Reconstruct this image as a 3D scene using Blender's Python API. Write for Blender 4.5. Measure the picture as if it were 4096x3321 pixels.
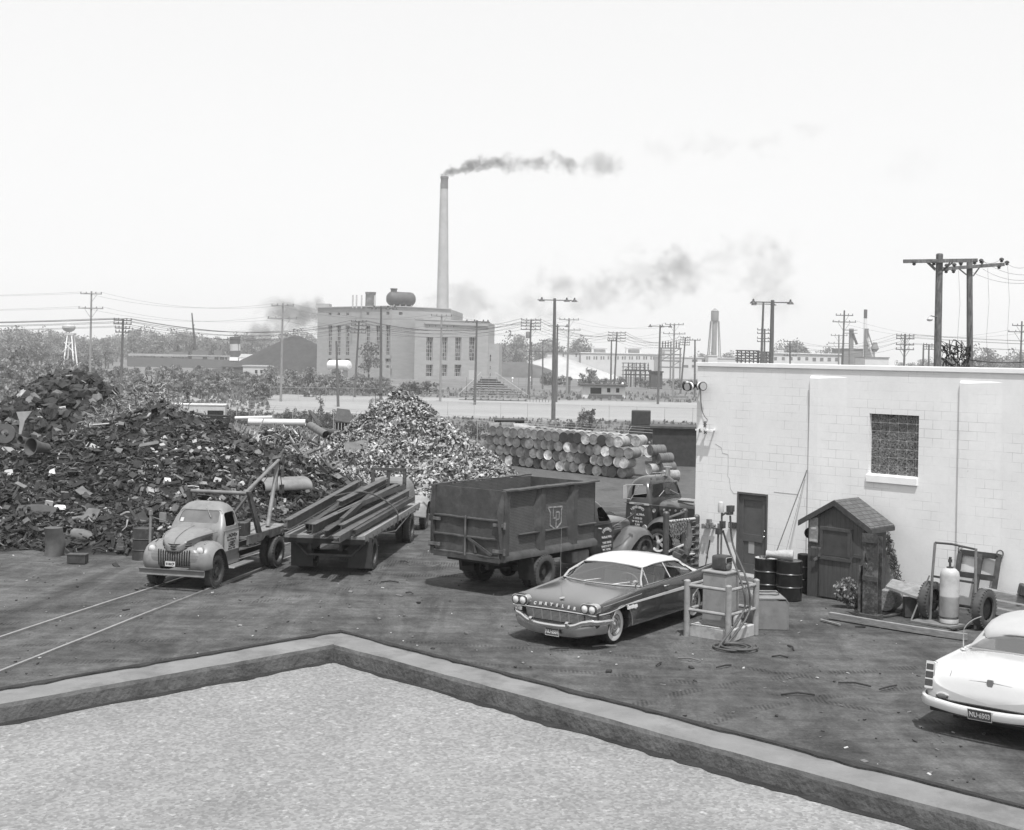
import bpy, bmesh, math, random
from mathutils import Vector as V3, Matrix as MX, Euler, noise
R = math.radians
PI = math.pi
sc = bpy.context.scene
for _o in list(bpy.data.objects):
 bpy.data.objects.remove(_o)
col = sc.collection
# ------------------------------------------------------------------ camera
FL, H, Y0, RO = 1325.0, 5.33, 357.0, 0.02      # focal length (px of a 1024 px wide frame), eye height, horizon row, roll
cd = bpy.data.cameras.new('camera')
cam = bpy.data.objects.new('camera', cd)
col.objects.link(cam)
cam.location = (0, 0, H)
cam.rotation_euler = (MX.Rotation(R(90), 3, 'X') @ MX.Rotation(RO, 3, 'Z')).to_euler()
cd.sensor_width = 36.0
cd.lens = 36.0 * FL / 1024.0
cd.shift_y = -(415.0 - Y0) / 1024.0
cd.clip_start = 0.1
cd.clip_end = 6000
sc.camera = cam
# ------------------------------------------------------------------ sky and sun
SUN = V3((0.07, -0.43, 1.0)).normalized()     # direction towards the sun
sun_el = math.asin(SUN.z)
wd = bpy.data.worlds.new('World')
sc.world = wd
wd.use_nodes = True
nt = wd.node_tree
nt.nodes.clear()
wo = nt.nodes.new('ShaderNodeOutputWorld')
bg1 = nt.nodes.new('ShaderNodeBackground')
bg2 = nt.nodes.new('ShaderNodeBackground')
add = nt.nodes.new('ShaderNodeAddShader')
sky = nt.nodes.new('ShaderNodeTexSky')
sky.sky_type = 'NISHITA'
sky.sun_disc = False
sky.sun_elevation = sun_el
sky.sun_rotation = math.atan2(SUN.x, SUN.y)
sky.dust_density = 4.0
bw = nt.nodes.new('ShaderNodeRGBToBW')          # the photograph is black and white
nt.links.new(sky.outputs[0], bw.inputs[0])
nt.links.new(bw.outputs[0], bg1.inputs[0])
bg1.inputs[1].default_value = 0.05
bg2.inputs[0].default_value = (1, 1, 1, 1)      # even veil of high white haze
bg2.inputs[1].default_value = 0.75
nt.links.new(bg1.outputs[0], add.inputs[0])
nt.links.new(bg2.outputs[0], add.inputs[1])
nt.links.new(add.outputs[0], wo.inputs[0])
sl = bpy.data.lights.new('sun', 'SUN')
sl.energy = 4.8
sl.angle = R(0.55)
so = bpy.data.objects.new('sun', sl)
so.rotation_euler = SUN.to_track_quat('Z', 'Y').to_euler()
so.location = (0, 0, 60)
col.objects.link(so)
sc.view_settings.view_transform = 'Standard'
sc.view_settings.look = 'None'
sc.view_settings.exposure = 0.08
sc.view_settings.gamma = 1.0
sc.cycles.max_bounces = 8
sc.cycles.transparent_max_bounces = 16
sc.cycles.volume_bounces = 1
# ------------------------------------------------------------------ picture <-> place
def ter(x, y):
 """height of the ground: level in the yard, falling three metres to the ball field"""
 def lin(a, b):
  s = min(1., max(0., (y - a) / (b - a))); return s + (s * s * (3 - 2 * s) - s) * .35
 return -2.0 * lin(43., 73.) - 1.0 * lin(110., 175.)
def ray(U, V):
 u, v = U / 4.0, V / 4.0
 x = (u - 512) * math.cos(RO) + math.sin(RO) * (v - Y0)
 y = (v - Y0) * math.cos(RO) - math.sin(RO) * (u - 512)
 return V3((x / FL, 1.0, -y / FL))
def at(U, V, D):
 r = ray(U, V)
 return V3((r.x * D, D, H + r.z * D))
def P(U, V, z=0.0):
 """point of the ground (plus z) seen at pixel U, V of the 4096 px photograph"""
 a, b = 3.0, 3000.0
 f = lambda D: (H + ray(U, V).z * D) - ter(0, D) - z
 d = a
 while d < b and f(d) > 0:
  d *= 1.02
 lo, hi = d / 1.02, d
 for _ in range(30):
  m = (lo + hi) / 2
  if f(m) > 0: lo = m
  else: hi = m
 return at(U, V, hi)
class Wall:
 """vertical plane through two ground points; gives the place of pixels seen on it"""
 def __init__(s, a, b):
  s.a = V3((a[0], a[1], 0)); s.u = (V3((b[0], b[1], 0)) - s.a).normalized()
  s.n = V3((s.u.y, -s.u.x, 0))
  if s.n.dot(-s.a) < 0: s.n = -s.n
  s.ang = math.atan2(s.u.y, s.u.x)
 def px(s, U, V):
  r = ray(U, V); o = V3((0, 0, H))
  t = (s.a - o).dot(s.n) / r.dot(s.n)
  p = o + r * t
  return ((p - s.a).dot(s.u), p.z)
 def pt(s, t, z, out=0.0):
  p = s.a + s.u * t + s.n * out
  return V3((p.x, p.y, z))
# ------------------------------------------------------------------ materials
MATS = {}
def mk(name, g, rough=.75, metal=0., var=.25, s=2., bump=0., bs=None, spec=.4, world=True, det=6., stretch=None, coat=0., dirt=0., dg=.05, ds=1.2):
 if name in MATS: return MATS[name]
 m = bpy.data.materials.new(name); m.use_nodes = True
 n = m.node_tree.nodes; l = m.node_tree.links
 b = n['Principled BSDF']
 if world:
  t = n.new('ShaderNodeNewGeometry').outputs['Position']
 else:
  t = n.new('ShaderNodeTexCoord').outputs['Object']
 if stretch:
  mp = n.new('ShaderNodeMapping'); mp.inputs['Scale'].default_value = stretch
  l.new(t, mp.inputs[0]); t = mp.outputs[0]
 no = n.new('ShaderNodeTexNoise'); no.inputs['Scale'].default_value = s; no.inputs['Detail'].default_value = det
 no.inputs['Roughness'].default_value = .62
 l.new(t, no.inputs['Vector'])
 mr = n.new('ShaderNodeMapRange')
 mr.inputs['From Min'].default_value = .3; mr.inputs['From Max'].default_value = .7
 mr.inputs['To Min'].default_value = g * (1 - var); mr.inputs['To Max'].default_value = g * (1 + var)
 l.new(no.outputs[0], mr.inputs[0])
 out = mr.outputs[0]
 if dirt > 0:
  n2 = n.new('ShaderNodeTexNoise'); n2.inputs['Scale'].default_value = ds; n2.inputs['Detail'].default_value = 8
  n2.inputs['Roughness'].default_value = .7
  l.new(t, n2.inputs['Vector'])
  r2 = n.new('ShaderNodeMapRange')
  r2.inputs['From Min'].default_value = .5; r2.inputs['From Max'].default_value = .62
  r2.inputs['To Max'].default_value = dirt
  l.new(n2.outputs[0], r2.inputs[0])
  mx = n.new('ShaderNodeMix'); mx.data_type = 'FLOAT'
  l.new(r2.outputs[0], mx.inputs[0]); l.new(out, mx.inputs[2]); mx.inputs[3].default_value = dg
  out = mx.outputs[0]
 l.new(out, b.inputs['Base Color'])
 b.inputs['Roughness'].default_value = rough
 b.inputs['Metallic'].default_value = metal
 b.inputs['Specular IOR Level'].default_value = spec
 if coat: b.inputs['Coat Weight'].default_value = coat; b.inputs['Coat Roughness'].default_value = .08
 if bump:
  nb = n.new('ShaderNodeTexNoise'); nb.inputs['Scale'].default_value = bs or s * 4; nb.inputs['Detail'].default_value = 6
  l.new(t, nb.inputs['Vector'])
  bp = n.new('ShaderNodeBump'); bp.inputs['Strength'].default_value = bump; bp.inputs['Distance'].default_value = .05
  l.new(nb.outputs[0], bp.inputs['Height']); l.new(bp.outputs[0], b.inputs['Normal'])
 MATS[name] = m
 return m
def leafmat(name, g, var=.45, s=.5):
 m = mk(name, g, rough=.85, var=var, s=s, spec=.15, det=4)
 n = m.node_tree.nodes; l = m.node_tree.links; b = n['Principled BSDF']
 tr = n.new('ShaderNodeBsdfTranslucent'); tr.inputs[0].default_value = (g * 1.1,) * 3 + (1,)
 ms = n.new('ShaderNodeMixShader'); ms.inputs[0].default_value = .25
 o = n['Material Output']
 l.new(b.outputs[0], ms.inputs[1]); l.new(tr.outputs[0], ms.inputs[2]); l.new(ms.outputs[0], o.inputs[0])
 return m
def glassmat(name, tint=.85, refl=.12, rough=.03):
 if name in MATS: return MATS[name]
 m = bpy.data.materials.new(name); m.use_nodes = True
 n = m.node_tree.nodes; l = m.node_tree.links; n.remove(n['Principled BSDF'])
 t = n.new('ShaderNodeBsdfTransparent'); t.inputs[0].default_value = (tint,) * 3 + (1,)
 g = n.new('ShaderNodeBsdfGlossy'); g.inputs[1].default_value = rough
 fr = n.new('ShaderNodeFresnel'); fr.inputs[0].default_value = 1.5
 ad = n.new('ShaderNodeMath'); ad.operation = 'ADD'; ad.inputs[1].default_value = refl; ad.use_clamp = True
 l.new(fr.outputs[0], ad.inputs[0])
 ms = n.new('ShaderNodeMixShader'); l.new(ad.outputs[0], ms.inputs[0]); l.new(t.outputs[0], ms.inputs[1]); l.new(g.outputs[0], ms.inputs[2])
 l.new(ms.outputs[0], n['Material Output'].inputs[0])
 MATS[name] = m
 return m
# ------------------------------------------------------------------ mesh builder
class M:
 def __init__(s): s.v = []; s.f = []; s.mi = []; s.T = MX.Identity(4); s.cur = 0
 def add(s, vs, fs, mi=None):
  o = len(s.v)
  s.v += [s.T @ V3(p) for p in vs]
  s.f += [[i + o for i in f] for f in fs]
  s.mi += [s.cur if mi is None else mi] * len(fs)
  return s
 def box(s, c, d, rot=None, mi=None):
  x, y, z = d[0] / 2, d[1] / 2, d[2] / 2
  vs = [V3((a * x, b * y, e * z)) for a in (-1, 1) for b in (-1, 1) for e in (-1, 1)]
  if rot is not None:
   q = rot if isinstance(rot, MX) else Euler(rot).to_matrix()
   vs = [q @ p for p in vs]
  vs = [p + V3(c) for p in vs]
  return s.add(vs, [(0, 1, 3, 2), (4, 6, 7, 5), (0, 4, 5, 1), (2, 3, 7, 6), (0, 2, 6, 4), (1, 5, 7, 3)], mi)
 def bb(s, a, b, mi=None):
  return s.box([(a[i] + b[i]) / 2 for i in range(3)], [abs(b[i] - a[i]) for i in range(3)], None, mi)
 def bar(s, a, b, w, h, up=(0, 0, 1), mi=None):
  a, b = V3(a), V3(b); d = b - a; L = d.length
  if L < 1e-6: return s
  x = d / L; u = V3(up)
  if abs(x.dot(u)) > .98: u = V3((0, 1, 0)) if abs(x.y) < .9 else V3((1, 0, 0))
  y = u.cross(x).normalized(); z = x.cross(y)
  return s.box((a + b) / 2, (L, w, h), MX((x, y, z)).transposed(), mi)
 def tube(s, pts, r, n=8, mi=None, cap=True):
  pts = [V3(p) for p in pts]; rs = r if isinstance(r, (list, tuple)) else [r] * len(pts)
  vs = []; fs = []; u = None
  for i, p in enumerate(pts):
   t = (pts[min(i + 1, len(pts) - 1)] - pts[max(i - 1, 0)])
   t = t.normalized() if t.length > 1e-9 else V3((0, 0, 1))
   if u is None:
    u = t.cross(V3((0, 0, 1)) if abs(t.z) < .9 else V3((1, 0, 0))).normalized()
   else:
    u = (u - t * u.dot(t)).normalized()
   w = t.cross(u)
   for k in range(n):
    a = 2 * PI * k / n
    vs.append(p + (u * math.cos(a) + w * math.sin(a)) * rs[i])
  for i in range(len(pts) - 1):
   for k in range(n):
    k2 = (k + 1) % n
    fs.append((i * n + k, i * n + k2, (i + 1) * n + k2, (i + 1) * n + k))
  if cap:
   fs.append(tuple(range(n))[::-1]); fs.append(tuple(range((len(pts) - 1) * n, len(pts) * n)))
  return s.add(vs, fs, mi)
 def cyl(s, a, b, r0, r1=None, n=16, mi=None, cap=True):
  return s.tube([a, b], [r0, r0 if r1 is None else r1], n, mi, cap)
 def lathe(s, prof, n=24, o=(0, 0, 0), ax='z', mi=None, mis=None, arc=2 * PI):
  """prof: list of (radius, height)"""
  full = abs(arc - 2 * PI) < 1e-6
  nn = n if full else n + 1
  vs = []
  for r, h in prof:
   for k in range(nn):
    a = arc * k / n
    c, d = r * math.cos(a), r * math.sin(a)
    p = (c, d, h) if ax == 'z' else ((h, c, d) if ax == 'x' else (d, h, c))
    vs.append(V3(p) + V3(o))
  for i in range(len(prof) - 1):
   fs = []
   for k in range(n):
    k2 = (k + 1) % nn if full else k + 1
    fs.append((i * nn + k, i * nn + k2, (i + 1) * nn + k2, (i + 1) * nn + k))
   if i == 0: o_ = len(s.v); s.add(vs, [], mi)
   s.f += [[q + o_ for q in f] for f in fs]
   s.mi += [(mis[i] if mis else (s.cur if mi is None else mi))] * len(fs)
  return s
 def prism(s, poly, a, b, ax='z', mi=None):
  """polygon extruded from a to b along an axis. ax x: poly=(y,z); y: (x,z); z: (x,y)"""
  def q(p, h):
   return {'x': (h, p[0], p[1]), 'y': (p[0], h, p[1]), 'z': (p[0], p[1], h)}[ax]
  n = len(poly)
  vs = [q(p, a) for p in poly] + [q(p, b) for p in poly]
  fs = [tuple(range(n))[::-1], tuple(range(n, 2 * n))] + [(i, (i + 1) % n, n + (i + 1) % n, n + i) for i in range(n)]
  return s.add(vs, fs, mi)
 def loft(s, secs, closed=True, cap=True, mi=None, loop=False):
  n = len(secs[0]); vs = [p for q in secs for p in q]; fs = []
  m = len(secs)
  for i in range(m if loop else m - 1):
   j = (i + 1) % m
   for k in range(n if closed else n - 1):
    k2 = (k + 1) % n
    fs.append((i * n + k, i * n + k2, j * n + k2, j * n + k))
  if cap and closed and not loop:
   fs.append(tuple(range(n))[::-1]); fs.append(tuple(range((m - 1) * n, m * n)))
  return s.add(vs, fs, mi)
 def quad(s, a, b, c, d, mi=None): return s.add([a, b, c, d], [(0, 1, 2, 3)], mi)
 def sphere(s, c, r, n=10, m=6, sq=(1, 1, 1), mi=None):
  pr = [(max(1e-4, math.sin(PI * i / m)), -math.cos(PI * i / m)) for i in range(m + 1)]
  vs = [];
  for a, h in pr:
   for k in range(n):
    t = 2 * PI * k / n
    vs.append((c[0] + r * sq[0] * a * math.cos(t), c[1] + r * sq[1] * a * math.sin(t), c[2] + r * sq[2] * h))
  fs = [(i * n + k, i * n + (k + 1) % n, (i + 1) * n + (k + 1) % n, (i + 1) * n + k) for i in range(m) for k in range(n)]
  return s.add(vs, fs, mi)
 def mesh(s, name, mats, sharp=40, weld=False):
  me = bpy.data.meshes.new(name)
  me.from_pydata([tuple(p) for p in s.v], [], s.f)
  for m in (mats if isinstance(mats, (list, tuple)) else [mats]): me.materials.append(m)
  me.polygons.foreach_set('material_index', s.mi)
  bm = bmesh.new(); bm.from_mesh(me)
  if weld: bmesh.ops.remove_doubles(bm, verts=bm.verts, dist=1e-4)
  bmesh.ops.recalc_face_normals(bm, faces=bm.faces)
  bm.to_mesh(me); bm.free()
  if sharp:
   me.polygons.foreach_set('use_smooth', [True] * len(me.polygons))
   me.set_sharp_from_angle(angle=R(sharp))
  me.update()
  return me
 def o(s, name, mats, parent=None, sharp=40, bevel=0., sub=0, weld=False):
  ob = bpy.data.objects.new(name, s.mesh(name, mats, sharp, weld or sub > 0))
  col.objects.link(ob)
  if parent is not None: ob.parent = parent
  if bevel:
   b = ob.modifiers.new('bevel', 'BEVEL'); b.width = bevel; b.segments = 2; b.limit_method = 'ANGLE'; b.angle_limit = R(40); b.harden_normals = bool(sharp)
  if sub:
   b = ob.modifiers.new('smooth', 'SUBSURF'); b.levels = sub; b.render_levels = sub
  return ob
def tag(o, label=None, cat=None, group=None, kind=None):
 if label: o['label'] = label
 if cat: o['category'] = cat
 if group: o['group'] = group
 if kind: o['kind'] = kind
 return o
def thing(name, label, cat, loc=(0, 0, 0), rz=0., group=None, kind=None):
 o = bpy.data.objects.new(name, None); col.objects.link(o)
 o.location = loc; o.rotation_euler = (0, 0, rz); o.empty_display_size = .2
 return tag(o, label, cat, group, kind)
def setk(o, kind='structure'):
 o['kind'] = kind; return o
def dup(o, loc=None, rz=None, label=None, scale=None, parent=None):
 c = o.copy(); col.objects.link(c)
 if parent is not None: c.parent = parent
 if loc is not None: c.location = loc
 if rz is not None: c.rotation_euler = (0, 0, rz)
 if scale is not None: c.scale = scale if isinstance(scale, (tuple, list)) else (scale,) * 3
 if label: c['label'] = label
 for k in list(o.children): dup(k, parent=c)
 return c
def bake(ob):
 """apply modifiers"""
 dg = bpy.context.evaluated_depsgraph_get(); dg.update()
 me = bpy.data.meshes.new_from_object(ob.evaluated_get(dg))
 ob.modifiers.clear(); old = ob.data; ob.data = me
 me.name = ob.name
 return ob
def cut(ob, cutters, sharp=35):
 for c in cutters:
  b = ob.modifiers.new('cut', 'BOOLEAN'); b.object = c; b.operation = 'DIFFERENCE'; b.solver = 'EXACT'
 bake(ob)
 for c in cutters: bpy.data.objects.remove(c)
 ob.data.polygons.foreach_set('use_smooth', [True] * len(ob.data.polygons))
 ob.data.set_sharp_from_angle(angle=R(sharp))
 return ob
def letters(txt, size, mat, parent=None, T=None, name='lettering', bold=0., depth=.004, spacing=1., align='CENTER', squash=1.):
 cu = bpy.data.curves.new('t', 'FONT'); cu.body = txt; cu.size = size; cu.align_x = align; cu.align_y = 'CENTER'
 cu.extrude = depth; cu.offset = bold; cu.space_character = spacing; cu.resolution_u = 3
 to = bpy.data.objects.new('t', cu); col.objects.link(to)
 dg = bpy.context.evaluated_depsgraph_get(); dg.update()
 me = bpy.data.meshes.new_from_object(to.evaluated_get(dg))
 bpy.data.objects.remove(to)
 if squash != 1.: me.transform(MX.Diagonal((squash, 1, 1, 1)))
 if T is not None: me.transform(T)
 me.materials.clear(); me.materials.append(mat); me.name = name
 ob = bpy.data.objects.new(name, me); col.objects.link(ob)
 if parent is not None: ob.parent = parent
 return ob
def face(o, x, z):
 """matrix placing text (its x, y) at o with axes x and z"""
 x = V3(x).normalized(); z = V3(z).normalized(); y = z
 n = x.cross(y)
 m = MX((x, y, n)).transposed().to_4x4(); m.translation = V3(o)
 return m
def rrect(x0, z0, x1, z1, r, n=4):
 pts = []
 for cx, cz, a0 in ((x1 - r, z1 - r, 0), (x0 + r, z1 - r, 90), (x0 + r, z0 + r, 180), (x1 - r, z0 + r, 270)):
  for k in range(n + 1):
   a = R(a0 + 90 * k / n); pts.append((cx + r * math.cos(a), cz + r * math.sin(a)))
 return pts
def rpoly(pts, r, n=4):
 """polygon with rounded corners"""
 out = []; m = len(pts)
 for i in range(m):
  p = V3((*pts[i], 0)); a = V3((*pts[i - 1], 0)); b = V3((*pts[(i + 1) % m], 0))
  da = min(r, (a - p).length * .45); db = min(r, (b - p).length * .45)
  q0 = p + (a - p).normalized() * da; q1 = p + (b - p).normalized() * db
  for k in range(n + 1):
   t = k / n
   q = q0 * (1 - t) ** 2 + p * 2 * t * (1 - t) + q1 * t * t
   out.append((q.x, q.y))
 return out
def sag(a, b, d, n=10):
 a, b = V3(a), V3(b)
 return [a.lerp(b, i / n) - V3((0, 0, d * 4 * (i / n) * (1 - i / n))) for i in range(n + 1)]
def crom(pts, n=6):
 pts = [V3(p) for p in pts]; out = []
 for i in range(len(pts) - 1):
  p0 = pts[max(i - 1, 0)]; p1 = pts[i]; p2 = pts[i + 1]; p3 = pts[min(i + 2, len(pts) - 1)]
  for k in range(n):
   t = k / n
   out.append(.5 * ((2 * p1) + (p2 - p0) * t + (2 * p0 - 5 * p1 + 4 * p2 - p3) * t * t + (3 * p1 - p0 - 3 * p2 + p3) * t ** 3))
 return out + [pts[-1]]
random.seed(7)
# ------------------------------------------------------------------ shared materials
CONC = mk('concrete', .30, .9, var=.22, s=6, bump=.25, bs=40, dirt=.5, dg=.12, ds=2.5)
WHITE = mk('white_paint', .78, .6, var=.05, s=3)
LGREY = mk('light_grey_paint', .42, .55, var=.12, s=4, dirt=.25, dg=.2, ds=5)
MGREY = mk('mid_grey_paint', .16, .6, var=.2, s=4, dirt=.4, dg=.08, ds=5)
DGREY = mk('dark_paint', .045, .5, var=.3, s=4, dirt=.4, dg=.1, ds=6)
BLACK = mk('black_paint', .012, .35, var=.3, s=5)
RUST = mk('rusty_steel', .07, .85, var=.45, s=5, dirt=.6, dg=.02, ds=3, bump=.2)
STEEL = mk('worn_steel', .12, .6, metal=.0, var=.4, s=6, dirt=.5, dg=.03, ds=4)
CHROME = mk('chrome', .75, .12, metal=1., var=.03, s=5)
DCHROME = mk('dull_bright_metal', .55, .3, metal=1., var=.1, s=8)
RUBBER = mk('rubber', .022, .8, var=.3, s=9, world=False)
DUSTR = mk('dusty_rubber', .06, .85, var=.3, s=7, world=False)
WWALL = mk('white_rubber', .6, .7, var=.05, s=6, world=False)
WOOD = mk('weathered_wood', .2, .85, var=.35, s=5, stretch=(1, 1, 6), bump=.2, bs=30)
POLEW = mk('pole_wood', .10, .9, var=.35, s=4, stretch=(3, 3, .4), bump=.3, bs=12)
POLEL = mk('pale_pole_wood', .22, .9, var=.25, s=4, stretch=(3, 3, .4), bump=.3, bs=12)
HOLE = mk('dark_inside', .006, .9, var=.1, s=3)
# ------------------------------------------------------------------ ground
gm = bpy.data.materials.new('ground'); gm.use_nodes = True
n = gm.node_tree.nodes; l = gm.node_tree.links; b = n['Principled BSDF']
b.inputs['Roughness'].default_value = .95; b.inputs['Specular IOR Level'].default_value = .1
pos = n.new('ShaderNodeNewGeometry').outputs['Position']
sep = n.new('ShaderNodeSeparateXYZ'); l.new(pos, sep.inputs[0])
def tex(scale, detail=6, rough=.6, st=None, dist=0.):
 v = pos
 if st:
  mp = n.new('ShaderNodeMapping'); mp.inputs['Scale'].default_value = st[:3]
  if len(st) > 3: mp.inputs['Rotation'].default_value = (0, 0, st[3])
  l.new(v, mp.inputs[0]); v = mp.outputs[0]
 t = n.new('ShaderNodeTexNoise'); t.inputs['Scale'].default_value = scale; t.inputs['Detail'].default_value = detail
 t.inputs['Roughness'].default_value = rough; t.inputs['Distortion'].default_value = dist
 l.new(v, t.inputs['Vector']); return t.outputs[0]
def mrange(x, a, b_, c, d, sm=False):
 r = n.new('ShaderNodeMapRange'); r.inputs[1].default_value = a; r.inputs[2].default_value = b_
 r.inputs[3].default_value = c; r.inputs[4].default_value = d
 if sm: r.interpolation_type = 'SMOOTHSTEP'
 l.new(x, r.inputs[0]); return r.outputs[0]
def math2(op, a, b_):
 m = n.new('ShaderNodeMath'); m.operation = op
 for i, q in enumerate((a, b_)):
  if isinstance(q, (int, float)): m.inputs[i].default_value = q
  else: l.new(q, m.inputs[i])
 return m.outputs[0]
def mixf(f, a, b_):
 m = n.new('ShaderNodeMix'); m.data_type = 'FLOAT'
 for i, q in ((0, f), (2, a), (3, b_)):
  if isinstance(q, (int, float)): m.inputs[i].default_value = q
  else: l.new(q, m.inputs[i])
 return m.outputs[0]
n1 = tex(.35, 8, .65); n2 = tex(3., 8, .7); n3 = tex(.9, 7, .7, (1, .25, 1, .8), 1.2); n4 = tex(22., 4, .6); n5 = tex(1.1, 6, .65, (.3, 1.4, 1, .25), .8)
d1 = mrange(n1, .3, .7, .052, .102)
d2 = mrange(n3, .35, .65, .7, 1.35)
d3 = mrange(n2, .3, .7, .72, 1.3)
d4 = mrange(n4, .3, .7, .8, 1.2)
d5 = mrange(n5, .35, .65, .78, 1.22)
near = math2('MULTIPLY', math2('MULTIPLY', math2('MULTIPLY', d1, d2), math2('MULTIPLY', d3, d4)), d5)
ychg = math2('ADD', sep.outputs[1], mrange(n1, .3, .7, -6, 6))
far = math2('MULTIPLY', mrange(n3, .3, .7, .075, .11), mrange(n2, .3, .7, .85, 1.15))
dirt = mixf(mrange(ychg, 38, 75, 0, 1, True), near, far)
g1 = tex(.08, 6); g2 = tex(.9, 6)
verge = math2('MULTIPLY', mrange(g1, .3, .7, .10, .17), mrange(g2, .3, .7, .8, 1.2))
field = math2('MULTIPLY', mrange(tex(.05, 7, .65, (.25, 1, 1)), .3, .7, .23, .31), mrange(g2, .3, .7, .93, 1.07))
grass = math2('MULTIPLY', mrange(g1, .3, .7, .10, .18), mrange(g2, .3, .7, .75, 1.25))
trk = None
for (tx, ty, tr, tw_) in ((9., 14., 8.2, .16), (9., 14., 9.5, .16), (-3., 8., 15.2, .14), (-3., 8., 16.7, .14), (-16., 40., 14.5, .16), (-16., 40., 15.8, .16), (12., 44., 12., .2), (12., 44., 13.5, .2), (2., 80., 46., .25), (2., 80., 48., .25), (20., 8., 14., .15), (20., 8., 15.4, .15)):
 vm = n.new('ShaderNodeVectorMath'); vm.operation = 'DISTANCE'; l.new(pos, vm.inputs[0]); vm.inputs[1].default_value = (tx, ty, 0)
 dd_ = math2('ABSOLUTE', math2('SUBTRACT', vm.outputs['Value'], tr), 0.)
 bnd = mrange(dd_, tw_ * .6, tw_, 1, 0, True)
 trk = bnd if trk is None else math2('MAXIMUM', trk, bnd)
trk = math2('MULTIPLY', trk, mrange(tex(1.6, 4, .6), .42, .56, 0, 1))
wvn = n.new('ShaderNodeTexWave'); wvn.inputs['Scale'].default_value = 4.5; wvn.inputs['Distortion'].default_value = 2.; l.new(pos, wvn.inputs['Vector'])
dirt = math2('MULTIPLY', dirt, math2('SUBTRACT', 1., math2('MULTIPLY', trk, mrange(wvn.outputs[0] if False else wvn.outputs['Fac'], .2, .8, .05, .42))))
oil = mrange(tex(.7, 5, .55), .60, .72, 1., .55)
dirt = math2('MULTIPLY', dirt, oil)
c = mixf(mrange(ychg, 104, 116, 0, 1, True), dirt, verge)
yf = math2('ADD', sep.outputs[1], mrange(g1, .3, .7, -5, 5))
c = mixf(mrange(yf, 172, 184, 0, 1, True), c, field)
c = mixf(mrange(yf, 258, 268, 0, 1, True), c, grass)
l.new(c, b.inputs['Base Color'])
bp = n.new('ShaderNodeBump'); bp.inputs['Strength'].default_value = .55; bp.inputs['Distance'].default_value = .06
l.new(math2('ADD', math2('ADD', n2, n4), math2('MULTIPLY', n5, 2.)), bp.inputs['Height']); l.new(bp.outputs[0], b.inputs['Normal'])
g = M()
ys = [-30, -15, 0, 10] + [14 + 1.2 * i for i in range(40)] + [62 + 3 * i for i in range(20)] + [122 + 12 * i for i in range(20)] + [380, 500, 700, 1000, 1400, 1780]
xs = [-1180, -700, -400, -200, -120, -70] + [-48 + 1.2 * i for i in range(81)] + [70, 120, 200, 400, 700, 1180]
for y in ys:
 for x in xs:
  bz = 0
  if 15 < y < 100 and abs(x) < 49: bz = .035 * noise.noise(V3((x * .35, y * .35, 0))) + .02 * noise.noise(V3((x * 1.1, y * 1.1, 3)))
  g.v.append(V3((x, y, ter(x, y) + bz - .012)))
k = len(xs)
for i in range(len(ys) - 1):
 for j in range(k - 1):
  g.f.append((i * k + j, i * k + j + 1, (i + 1) * k + j + 1, (i + 1) * k + j)); g.mi.append(0)
setk(g.o('ground', gm, sharp=180))
RAILM = mk('worn_rail_top', .30, .35, metal=.5, var=.2, s=4)
rr = thing('railway_track', 'pair of pale worn rails sunk flush in the yard dirt', 'railway track')
setk(rr)
for a, b_ in (((0, 2554), (640, 2345)), ((0, 2690), (1010, 2290))):
 pa = P(*a); pb = P(*b_); d = (pb - pa).normalized()
 pts = [pa - d * 9 + d * (1.0 * i) for i in range(24)]
 m = M()
 for i in range(23):
  p, q = pts[i], pts[i + 1]
  wob = lambda p: V3((p.x + .02 * noise.noise(p * .7), p.y, ter(p.x, p.y) + .004 + .012 * noise.noise(p * 1.3)))
  m.bar(wob(p), wob(q), .055, .07)
 m.o('rail', RAILM, rr)
# ------------------------------------------------------------------ the building the photographer stands on
gr = bpy.data.materials.new('roof_gravel'); gr.use_nodes = True
n = gr.node_tree.nodes; l = gr.node_tree.links; b = n['Principled BSDF']
b.inputs['Roughness'].default_value = .95; b.inputs['Specular IOR Level'].default_value = .1
pos = n.new('ShaderNodeNewGeometry').outputs['Position']
vo = n.new('ShaderNodeTexVoronoi'); vo.inputs['Scale'].default_value = 75; l.new(pos, vo.inputs['Vector'])
vc = n.new('ShaderNodeRGBToBW'); l.new(vo.outputs['Color'], vc.inputs[0])
pebble = mrange(vc.outputs[0], .2, .8, .165, .245)
broad = mrange(tex(1.3, 6, .65), .3, .7, .84, 1.16)
spark = mrange(tex(30., 4, .7), .58, .74, 0, .16)
sepr = n.new('ShaderNodeSeparateXYZ'); l.new(pos, sepr.inputs[0])
l.new(math2('ADD', math2('MULTIPLY', pebble, broad), spark), b.inputs['Base Color'])
bp = n.new('ShaderNodeBump'); bp.inputs['Strength'].default_value = .4; bp.inputs['Distance'].default_value = .01
l.new(vo.outputs['Distance'], bp.inputs['Height']); l.new(bp.outputs[0], b.inputs['Normal'])
ZP = H - 1.5
C0 = at(1363, 2527, 1.0); C0 = V3((0, 0, H)) + (C0 - V3((0, 0, H))) * (1.5 / (H - C0.z))
dl = V3((-.697, -.717, 0)).normalized(); dr = V3((.711, -.703, 0)).normalized()
nb = thing('flat_roof_building', 'low building with gravel roof and concrete kerb in the foreground', 'building', (C0.x, C0.y, 0))
loc = lambda p: V3((p.x - C0.x, p.y - C0.y, p.z))
ZR = ZP - .085
m = M(); LL = 16.
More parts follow.
